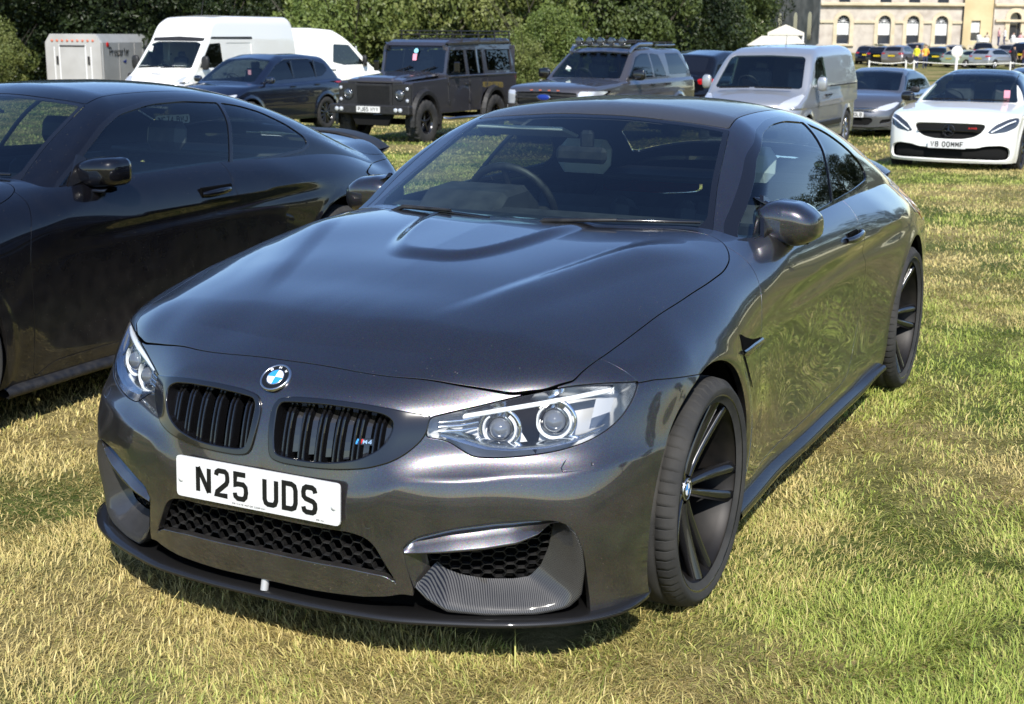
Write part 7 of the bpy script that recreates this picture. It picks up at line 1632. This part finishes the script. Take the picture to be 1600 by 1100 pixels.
xs_ = [1253]+[p+s_*(ww/2/PXM+6) for p in wins for s_ in (-1, 1)]+[1469]
for a, c in zip(xs_[::2], xs_[1::2]): MB().box(((U(a)+U(c))/2, -.08, zws+.0), (U(c)-U(a), .2, .28)).build('impost_band', M['trimst'], man)
MB().box((U(1361), -.2, Vv(5)), (U(1471)-U(1253), .5, .35), bev=.06).build('string_course', M['trimst'], man)
MB().box((U(1361), -.3, Vv(-52)), (U(1473)-U(1251), .9, .8), bev=.1).build('cornice', M['trimst'], man)
MB().tube([(U(1469.5), -.12, -.3), (U(1469.5), -.12, Vv(-50))], .09, 8).build('downpipe', M['satin'], man)
# rusticated courses low on the facade read as joints
holed_wall('wall', U(1470), U(1518), -.5, Vv(-48), [(U(1493), 14*PXM, Vv(58), Vv(28), False)], M['stucco'], y=.5)
o = sash(U(1493), 14*PXM, Vv(58), Vv(28), False, True); o.location.y = .5
holed_wall('wall', U(1518), U(1582), -.5, Vv(-48), [(U(1551), 17*PXM, Vv(56), Vv(24), True)], M['stone'], y=.2)
surround(U(1551), 17*PXM, Vv(57), Vv(24), .48).location.y = .2
b = MB(); b.prism(arch(U(1551), 17*PXM, Vv(57), Vv(24)), .62, .66, 'y'); dd = b.build('doorway', M['pane'], man); MB().box((U(1548), .5, Vv(46)), (.9, .08, 1.6)).build('open_door_leaf', M['satin'], dd)
holed_wall('wall', U(1582), U(1760), -.5, Vv(-48), [(U(1630), 14*PXM, Vv(58), Vv(28), False), (U(1690), 14*PXM, Vv(58), Vv(28), False)], M['stucco'], y=.5)
for q in (1630, 1690): sash(U(q), 14*PXM, Vv(58), Vv(28), False).location.y = .5
MB().box((U(1550), .1, Vv(5)), (U(1582)-U(1518), .5, .3), bev=.06).build('string_course', M['trimst'], man)
MB().box((U(1550), 0, Vv(28)), (U(1580)-U(1520), .3, .25)).build('impost_band', M['trimst'], man)
MB().box((U(1515), .2, Vv(-48)), (U(1762)-U(1470), .8, .7), bev=.1).build('cornice', M['trimst'], man)
MB().box((U(1505), 6, Vv(-60)), (U(1760)-U(1250), 10, 3), bev=.5).build('roof', M['stone_shade'], man)
MB().box((U(1505), 7, 5), (U(1758)-U(1256), 9, 12)).build('rear_wall', M['stone_shade'], man)
# receding left wing, its shade put into the stone colour
wg = MB(); wg.prism([(U(1254), .2), (U(1252), 1.), (U(1240), 9), (U(1222), 22), (U(1238), 24), (U(1262), 10)], -.5, Vv(-30), 'z'); wg.build('left_wing', M['stone_shade'], man)
for k, (px, y) in enumerate(((1248, 3.3), (1240.5, 8.4), (1232, 14.5))):
    b = MB(); b.prism(arch(0, 1.3, 0, 2.3), -.05, .02, 'y'); o = b.build('wing_window', M['pane'], man); o.location = (U(px), y, Vv(58)); o.rotation_euler = (0, 0, R(-83))
# terrace bank with planting in front of the house
M['hedge'] = leafmat('terrace_planting', (.03, .05, .015), (.08, .09, .035))
def hedge(x0, y0, x1, y1, h, w_, label, name='terrace_hedge', n=9000, mt='hedge', leaf=.22, z0=0., cat='hedge'):
    r = np.random.default_rng(3); t = r.random(n)[:, None]; L_ = np.array([x1-x0, y1-y0]); ln = np.linalg.norm(L_); nv = np.array([-L_[1], L_[0]])/ln
    hh = h*(.6+.5*gnoise(t[:, 0]*ln, 0*t[:, 0], .5, 5)); P = np.concatenate([np.array([[x0, y0]])+t*L_+nv*((r.random(n)-.5)*w_)[:, None], (r.random(n)**.6*hh)[:, None]], 1); P[:, 2] += gz(P[:, 0], P[:, 1])+z0
    u = r.normal(size=(n, 3)); u /= np.linalg.norm(u, axis=1, keepdims=True); v = np.cross(u, r.normal(size=(n, 3))); v /= np.linalg.norm(v, axis=1, keepdims=True)
    V_ = np.stack([P-u*leaf/2, P-v*leaf/3, P+u*leaf/2, P+v*leaf/3], 1).reshape(-1, 3); b = (np.arange(n)*4)[:, None]; return tag(link(name, npmesh(name, V_, np.vstack([b+[0, 1, 2], b+[0, 2, 3]]), None, False), None, M[mt]), label, cat)
def fpt(px, d): return dirpt(px, d)
a, c = fpt(1340, 138), fpt(1620, 138); hedge(*a, *c, 1.5, 2.5, 'low clipped planting along the terrace below the mansion windows')
bm_ = MB(); 
# grassy bank under the house so that it stands on ground
P = []
for d, z in ((118, -.9), (126, -.7), (140, FZ-.1), (165, FZ-.05), (230, FZ-.05)):
    P.append([(*fpt(px, d), z) for px in np.linspace(1235, 1900, 12)])
bm_.grid(np.array(P), True); tag(bm_.build('terrace_bank', mg), 'grassy bank the mansion stands on', kind='structure')
# ================================================================ marquees, parasol, sign, fences
M['canvas'] = mat('cream_canvas', (.62, .58, .47), .8); M['canvasw'] = mat('white_canvas', (.72, .71, .66), .7)
x, y = dirpt(1203, 62); r = empty('peaked_marquee', (x, y, float(gz(x, y))), YAW*-1*0+.3, 'small cream marquee with peaked roof behind the silver van', 'tent')
k = 62/FPX; H1 = 2.46+(49-36)*k; H0 = 2.46-(49-46)*0+(49-47)*k*.0
b = MB(); w_ = 27*k; zt, ze = 2.46+(49-35)*k, 2.46+(49-47)*k
b.add([(-w_, -w_, ze), (w_, -w_, ze), (w_, w_, ze), (-w_, w_, ze), (0, 0, zt)], [(0, 1, 4), (1, 2, 4), (2, 3, 4), (3, 0, 4)]); b.add([(-w_, -w_, ze), (w_, -w_, ze), (w_, w_, ze), (-w_, w_, ze), (-w_, -w_, ze-.12), (w_, -w_, ze-.12), (w_, w_, ze-.12), (-w_, w_, ze-.12)], [(0, 1, 5, 4), (1, 2, 6, 5), (2, 3, 7, 6), (3, 0, 4, 7)]); b.build('canopy', M['canvas'], r)
for sx in (-1, 1):
    for sy in (-1, 1): MB().tube([(sx*w_*.96, sy*w_*.96, -.1), (sx*w_*.96, sy*w_*.96, ze)], .035, 6).build('pole', M['white'], r)
x, y = dirpt(1190, 58); r = empty('low_awning_tent', (x, y, float(gz(x, y))), .3, 'wide cream tent with a sloping roof beneath the peaked marquee', 'tent'); k = 58/FPX
b = MB(); hw = 44*k; z0, z1 = 2.46-(66-49)*k, 2.46+(49-52)*k
b.add([(-hw, -1.6, z0), (hw, -1.6, z0), (hw*.72, .2, z1), (-hw*.5, .2, z1), (-hw, 2, z0), (hw, 2, z0)], [(0, 1, 2, 3), (3, 2, 5, 4), (1, 5, 2), (0, 3, 4)]); b.build('roof', M['canvas'], r); b = MB(); b.box((0, .2, z0/2), (hw*1.9, 3.4, z0)); b.build('walls', M['canvasw'], r)
x, y = dirpt(1460, 82); r = empty('round_sign', (x, y, float(gz(x, y))), -YAW, 'white round sign disc on a white post behind the white coupe', 'sign'); k = 82/FPX; zc = float(CAM[2]-(75-49)*k-gz(x, y))
MB().tube([(0, 0, -.1), (0, 0, zc-.3)], .085, 8).build('post', M['white'], r); MB().lathe([(.0001, .03), (.32, .03), (.335, .015), (.335, -.015), (.32, -.03), (.0001, -.03)], 24, Matrix.Translation((0, 0, zc)) @ Matrix.Rotation(R(90), 4, 'X')).build('disc', M['canvasw'], r)
b = MB(); b.lathe([(.14, .034), (.10, .034)], 14, Matrix.Translation((0, 0, zc)) @ Matrix.Rotation(R(90), 4, 'X')); b.build('disc_mark', M['paper'], r)
x, y = dirpt(1600, 138); r = empty('parasol', (x, y, FZ), 0, 'large cream parasol open on the terrace at the right edge', 'parasol'); k = 138/FPX; zp = float(CAM[2]-(43-49)*k-FZ)
MB().lathe([(.0001, zp+.6), (1.0, zp+.35), (2.0, zp), (2.0, zp-.08)], 8, smooth=False).build('canopy', M['canvas'], r); MB().tube([(0, 0, 0), (0, 0, zp+.4)], .05, 6).build('pole', M['white'], r)
fence = empty('rope_fence', (0, 0, 0), 0, 'white posts and rope fence running behind the parked cars on the right', 'fence'); fp_ = [dirpt(px, 84+q) for px, q in ((1330, 0), (1385, 0), (1397, 1), (1541, -1), (1640, -2), (1800, -4))]
for x, y in fp_: MB().tube([(x, y, gz(x, y)-.1), (x, y, gz(x, y)+.95)], .055, 6).build('post', M['canvasw'], fence)
for z in (.86,):
    b = MB()
    for (x0, y0), (x1, y1) in zip(fp_[:-1], fp_[1:]):
        b.tube([(x0+(x1-x0)*t, y0+(y1-y0)*t, float(gz(x0+(x1-x0)*t, y0+(y1-y0)*t))+z-.35*math.sin(PI*t)*.3) for t in np.linspace(0, 1, 9)], .028, 5)
    b.build('rope', M['canvasw'], fence)
fence2 = empty('white_rail_fence', (0, 0, 0), 0, 'short white rail fence left of the grey pickup', 'fence'); fp_ = [dirpt(px, 39) for px in (795, 843, 900)]
for x, y in fp_: MB().box((x, y, gz(x, y)+.5), (.12, .12, 1.1), bev=.01).build('post', M['white'], fence2)
MB().tube([(x, y, float(gz(x, y))+.86) for x, y in fp_], .035, 6).build('rail', M['white'], fence2)
# ================================================================ cars and people far off
black_car = empty('black_coupe', (-3.09, -.03, 0), 0, 'glossy black coupe with tinted rear side window, parked close on the left', 'car', CARS)
build_coupe(black_car, M['black'], M['glass_dark'], M['glass'], False)
pc = number_plate(black_car, (.32, 2.12, 1.155), (0.25, .97, 0), (0, 0, 1), (.97, -.25, 0), 'NC74 BWJ', .21, .045); pc.name = 'plate_view_stand_in'  # added card inside the cabin, stands in for a plate glimpsed in the glass
navy = suv(); dfn = defender(); rg = ranger(); cb = combo(); ast = astra(); wc = white_coupe(); tr1 = trailer()
transit(gp(-22.5, 26.8), .09, 'white high roof van with black window header, nose to the left behind the navy crossover')
x, y = dirpt(472, 44); v2 = transit(gp(x, y), PI*.80, 'white van half hidden behind the navy crossover, cab to the right', False, False)
def far_proto(nm, label, paint, sx=1., rear=True):
    r = empty(nm, (0, 0, 0), 0, label, 'car', 'row of cars parked below the mansion'); L = 4.6; h = L/2
    sp = dict(L=L, W=.92, R=.35, axles=(-h+.9, h-.9), belt=1.0, sill=.28, sm=.07, res=.42, low=[(-h-.1, .8), (-h, .88), (-h+.3, .95), (-1.05, 1.02), (0, 1.04), (1.2, 1.06), (h-.1, 1.08), (h, 1.0)], roof=[(-1.5, .9), (-1.1, 1.02), (-.3, 1.46), (.1, 1.54), (.9, 1.55), (1.7, 1.46), (2.15, 1.1), (2.25, .8)],
      side=[(.1, .85), (.3, .90), (.6, .915), (.9, .91), (1.05, .87), (1.2, .76)], cab=[(.9, .86), (1.1, .80), (1.3, .74), (1.5, .64), (1.7, .5)], front=[(.1, -h+.15), (.3, -h), (.7, -h-.02), (.85, -h+.1), (1.05, -h+.6)], rear=[(.1, h-.1), (.4, h), (1.0, h-.02), (1.2, h-.15)], cf=.38,
      panels=[('screen', [(-.1, 1.06), (.70, 1.04), (.60, 1.40), (-.1, 1.46)], 'tint', 0.), ('side', [(-.80, 1.05), (-.25, 1.36), (.1, 1.44), (1.0, 1.44), (1.65, 1.30), (1.5, 1.10)], 'tint', .002), ('rear', [(-.1, 1.12), (.62, 1.12), (.55, 1.40), (-.1, 1.43)], 'gloss', 0.), ('rear', [(.52, .88), (.86, .90), (.86, 1.0), (.5, 1.0)], 'tail', 0.)],
      pn=['windscreen', 'side_window', 'rear_window', 'tail_lamp'], scr_y=.1, ry=1.3, wheel=dict(spokes=8), zs=.65, mmat='gloss')
    gen_car(r, sp, paint); number_plate(r, (0, h+.03, .78), (-1, 0, 0), (0, 0, 1), (0, 1, 0), 'LK19 VRE', back='yplate'); return r
fp = far_proto('parked_car', 'dark grey crossover with yellow rear plate, leftmost in the row below the mansion', M['greyp'])
M['dgreen'] = paint_mat('dark_green_paint', (.008, .02, .014), .3, .3, 0); M['pale'] = paint_mat('pale_green_paint', (.33, .38, .27), .4, .3, 0); M['brownp'] = paint_mat('bronze_grey_paint', (.20, .18, .17), .6, .35, 0)
def repaint(root, m):
    for c in children(root):
        if c.name.split('.')[0] in ('body', 'door_mirror', 'door_handle') and c.material_slots:
            c.material_slots[0].link = 'OBJECT'; c.material_slots[0].material = m
rows = [(1350, 113, PI, 'black', 'black car, leftmost in the row below the mansion', (1, 1, 1)), (1376, 111, PI-.1, 'brownp', 'bronze grey crossover with yellow plate left of the two people in orange and yellow', (1, 1, 1.05)), (1434, 112, PI+.05, 'dgreen', 'dark green estate car with yellow plate left of the round sign', (1, 1, 1.0)), (1477, 108, PI-.5, 'pale', 'pale green low sports car right of the round sign', (1, 1, .86)), (1515, 106, PI-.35, 'silverp', 'silver fastback with yellow plate right of the pale green car', (1, 1, .95)), (1567, 112, PI-.2, 'black', 'tall black off-road car behind the silver fastback', (1.05, 1, 1.25)), (1612, 108, PI, 'navy', 'dark blue car at the right end of the row below the mansion', (1, 1, 1.1)),
  (1329, 118, PI+.1, 'navy', 'navy car partly behind the silver van roof in the far row', (1, 1, 1)), (1402, 121, PI, 'greyp', 'dark grey car behind the people in yellow and orange', (1, 1, 1.15)), (1458, 122, PI, 'silverp', 'silver car behind the round sign', (1, 1, 1.05)), (1497, 124, PI+.2, 'black', 'black car behind the silver fastback, further back', (1, 1, 1.2)), (1538, 122, PI, 'greyp', 'grey car in the second row below the doorway', (1, 1, 1.1)), (1592, 123, PI, 'wp', 'white car in the second row under the parasol', (1, 1, 1.1))]
for i, (px, d, a, mt, lb, sc_) in enumerate(rows):
    x, y = dirpt(px, d); o = fp if i == 0 else copy_tree(fp)
    o.location = (x, y, float(gz(x, y))+.02); o.rotation_euler = (0, 0, a); o.scale = sc_; o['label'] = lb
    repaint(o, M[mt])
x, y = dirpt(1108, 33.5); o = copy_tree(fp); o.location = (x, y, float(gz(x, y))+.12); o.rotation_euler = (0, 0, PI-.12); o.scale = (1, 1, 1.12); o['label'] = 'black estate car seen from behind between the pickup and the silver van'; o['group'] = CARS; repaint(o, M['black'])
x, y = dirpt(1592, 29.5); o = copy_tree(fp); o.location = (x, y, float(gz(x, y))); o.rotation_euler = (0, 0, 0); o.scale = (1, 1, .96); o['label'] = 'dark car whose roof shows behind the white coupe at the right edge'; o['group'] = CARS; repaint(o, M['navy'])
# people: one continuous skinned body each
def person_mesh(pose):
    J = dict(pel=(0, 0, .95), che=(0, 0, 1.30), nec=(0, -.01, 1.48), hed=(0, -.02, 1.60), top=(0, -.02, 1.72), sl=(.18, 0, 1.42), sr=(-.18, 0, 1.42), el=(.25, .02, 1.14), er=(-.25, .02, 1.14), wl=(.24, -.10, .90), wr=(-.24, -.10, .90), hl=(.24, -.13, .82), hr=(-.24, -.13, .82), pl=(.10, 0, .90), pr=(-.10, 0, .90), kl=(.11, -.02, .50), kr=(-.11, -.02, .50), al=(.11, .02, .08), ar=(-.11, .02, .08), fl=(.12, -.15, .04), fr=(-.12, -.15, .04))
    J.update(pose); rad = dict(pel=.15, che=.16, nec=.06, hed=.10, top=.07, sl=.075, sr=.075, el=.05, er=.05, wl=.035, wr=.035, hl=.04, hr=.04, pl=.11, pr=.11, kl=.065, kr=.065, al=.045, ar=.045, fl=.04, fr=.04)
    E = [('pel', 'che'), ('che', 'nec'), ('nec', 'hed'), ('hed', 'top'), ('che', 'sl'), ('che', 'sr'), ('sl', 'el'), ('el', 'wl'), ('wl', 'hl'), ('sr', 'er'), ('er', 'wr'), ('wr', 'hr'), ('pel', 'pl'), ('pel', 'pr'), ('pl', 'kl'), ('kl', 'al'), ('al', 'fl'), ('pr', 'kr'), ('kr', 'ar'), ('ar', 'fr')]
    nm = list(J); me = bpy.data.meshes.new('person'); me.from_pydata([J[k] for k in nm], [(nm.index(a), nm.index(b)) for a, b in E], []); o = bpy.data.objects.new('person_tmp', me); COL.objects.link(o)
    mo = o.modifiers.new('s', 'SKIN'); s_ = me.skin_vertices[0].data
    for i, k in enumerate(nm): s_[i].radius = (rad[k], rad[k]*.8)
    s_[0].use_root = True; o.modifiers.new('u', 'SUBSURF').levels = 1; dg = bpy.context.evaluated_depsgraph_get(); out_ = bpy.data.meshes.new_from_object(o.evaluated_get(dg)); bpy.data.objects.remove(o); out_.name = 'person'
    return out_
PM = [person_mesh({}), person_mesh(dict(hl=(.10, -.30, 1.15), wl=(.14, -.24, 1.12), el=(.26, -.04, 1.14), kl=(.11, -.10, .50), al=(.11, .10, .08), fl=(.12, -.05, .04))), person_mesh(dict(pel=(0, .12, .52), pl=(.1, .1, .5), pr=(-.1, .1, .5), che=(0, .10, .88), nec=(0, .08, 1.06), hed=(0, .06, 1.18), top=(0, .06, 1.30), sl=(.18, .1, 1.0), sr=(-.18, .1, 1.0), el=(.24, 0, .76), er=(-.24, 0, .76), wl=(.18, -.18, .68), wr=(-.18, -.18, .68), hl=(.14, -.24, .70), hr=(-.14, -.24, .70), kl=(.12, -.32, .50), kr=(-.12, -.32, .50), al=(.12, -.32, .08), ar=(-.12, -.32, .08), fl=(.12, -.46, .04), fr=(-.12, -.46, .04)))]
M['skin'] = mat('skin', (.45, .28, .2), .6); cl = {k: mat(k+'_cloth', c, .85) for k, c in dict(yellow=(.75, .72, .04), orange=(.80, .42, .06), lightblue=(.30, .42, .62), black=(.02, .02, .025), navy=(.03, .04, .10), white=(.68, .66, .62), pink=(.62, .32, .32), floral=(.35, .12, .10), beige=(.45, .38, .28), grey=(.2, .2, .2)).items()}
def person(px, d, row, top, legs, pose, rz, label, z=None):
    x, y = dirpt(px, d); zb = float(gz(x, y)) if z is None else z; me = PM[pose].copy(); me.materials.clear()
    for q in (cl[top], cl[legs], M['skin'], M['matt']): me.materials.append(q)
    c = np.empty(len(me.polygons)*3); me.polygons.foreach_get('center', c); c = c.reshape(-1, 3); sit = pose == 2; hz = (1.06 if sit else 1.48)
    mi = np.where(c[:, 2] > hz+.02, np.where((c[:, 2] > hz+.19) | (c[:, 1] > .04+(.06 if sit else 0)), 3, 2), np.where(c[:, 2] < (.62 if sit else .93), 1, 0)); mi = np.where((np.abs(c[:, 0]) > .2) & (c[:, 2] < 1.06), 2, mi) if not sit else mi
    me.polygons.foreach_set('material_index', mi.astype(np.int32)); me.update(); o = link('person', me); o.location = (x, y, zb); o.rotation_euler = (0, 0, rz); return tag(o, label, 'person', 'people near the mansion')
person(1400, 104, 0, 'yellow', 'navy', 0, -.4, 'person in a yellow vest standing by the rope fence'); person(1413, 104, 0, 'orange', 'navy', 1, .6, 'person in an orange jacket beside the one in yellow')
person(1545, 98, 0, 'black', 'black', 0, 2.6, 'person in black beside the silver fastback'); person(1562, 97, 0, 'floral', 'navy', 1, -.6, 'person in a red patterned top with navy skirt'); person(1581, 98, 0, 'lightblue', 'grey', 0, 2.9, 'person in a light blue shirt seen from behind')
tz = float(CAM[2]-(66-49)*134/FPX)
ter = [(1491, 'white', 2), (1503, 'beige', 2), (1520, 'pink', 0), (1529, 'white', 1), (1543, 'white', 2), (1552, 'pink', 2), (1560, 'white', 1), (1577, 'navy', 0), (1583, 'pink', 1), (1592, 'white', 0), (1598, 'beige', 1)]
lab_ = ['seated in white on the terrace, leftmost', 'seated in beige next to the leftmost terrace guest', 'standing in pink on the terrace left of the doorway', 'standing in white left of the doorway', 'seated in white below the doorway', 'seated in pink below the doorway', 'standing in white right of the doorway', 'standing in navy right of the doorway', 'standing in pink near the parasol', 'standing in white under the parasol', 'standing in beige at the right edge under the parasol']
for (px, c_, po), l in zip(ter, lab_): person(px, 134, 0, c_, 'navy' if c_ != 'navy' else 'beige', po, (px*7 % 6), 'person '+l, z=tz)
b = MB(); P = [[(*dirpt(px, d), tz-.02) for px in np.linspace(1475, 1660, 6)] for d in (131, 149)]; P.append([(x, y, tz-1.3) for x, y, z in P[0]]); P = [P[2], P[0], P[1]]; b.grid(np.array(P), False); tag(b.build('terrace', M['trimst']), 'pale stone terrace before the mansion', kind='structure')
for k, (px, w_) in enumerate(((1497, .8), (1548, .9), (1570, .7))):
    x, y = dirpt(px, 133); r = empty('terrace_table', (x, y, tz), 0, ['round table with white cloth, leftmost on the terrace', 'round white table below the doorway', 'round white table right of the doorway'][k], 'table', 'tables on the terrace'); MB().lathe([(.0001, .76), (w_*.7, .76), (w_*.72, .70), (w_*.68, .35)], 14).build('table_cloth', M['canvasw'], r); MB().tube([(0, 0, 0), (0, 0, .7)], .05, 6).build('leg', M['satin'], r)
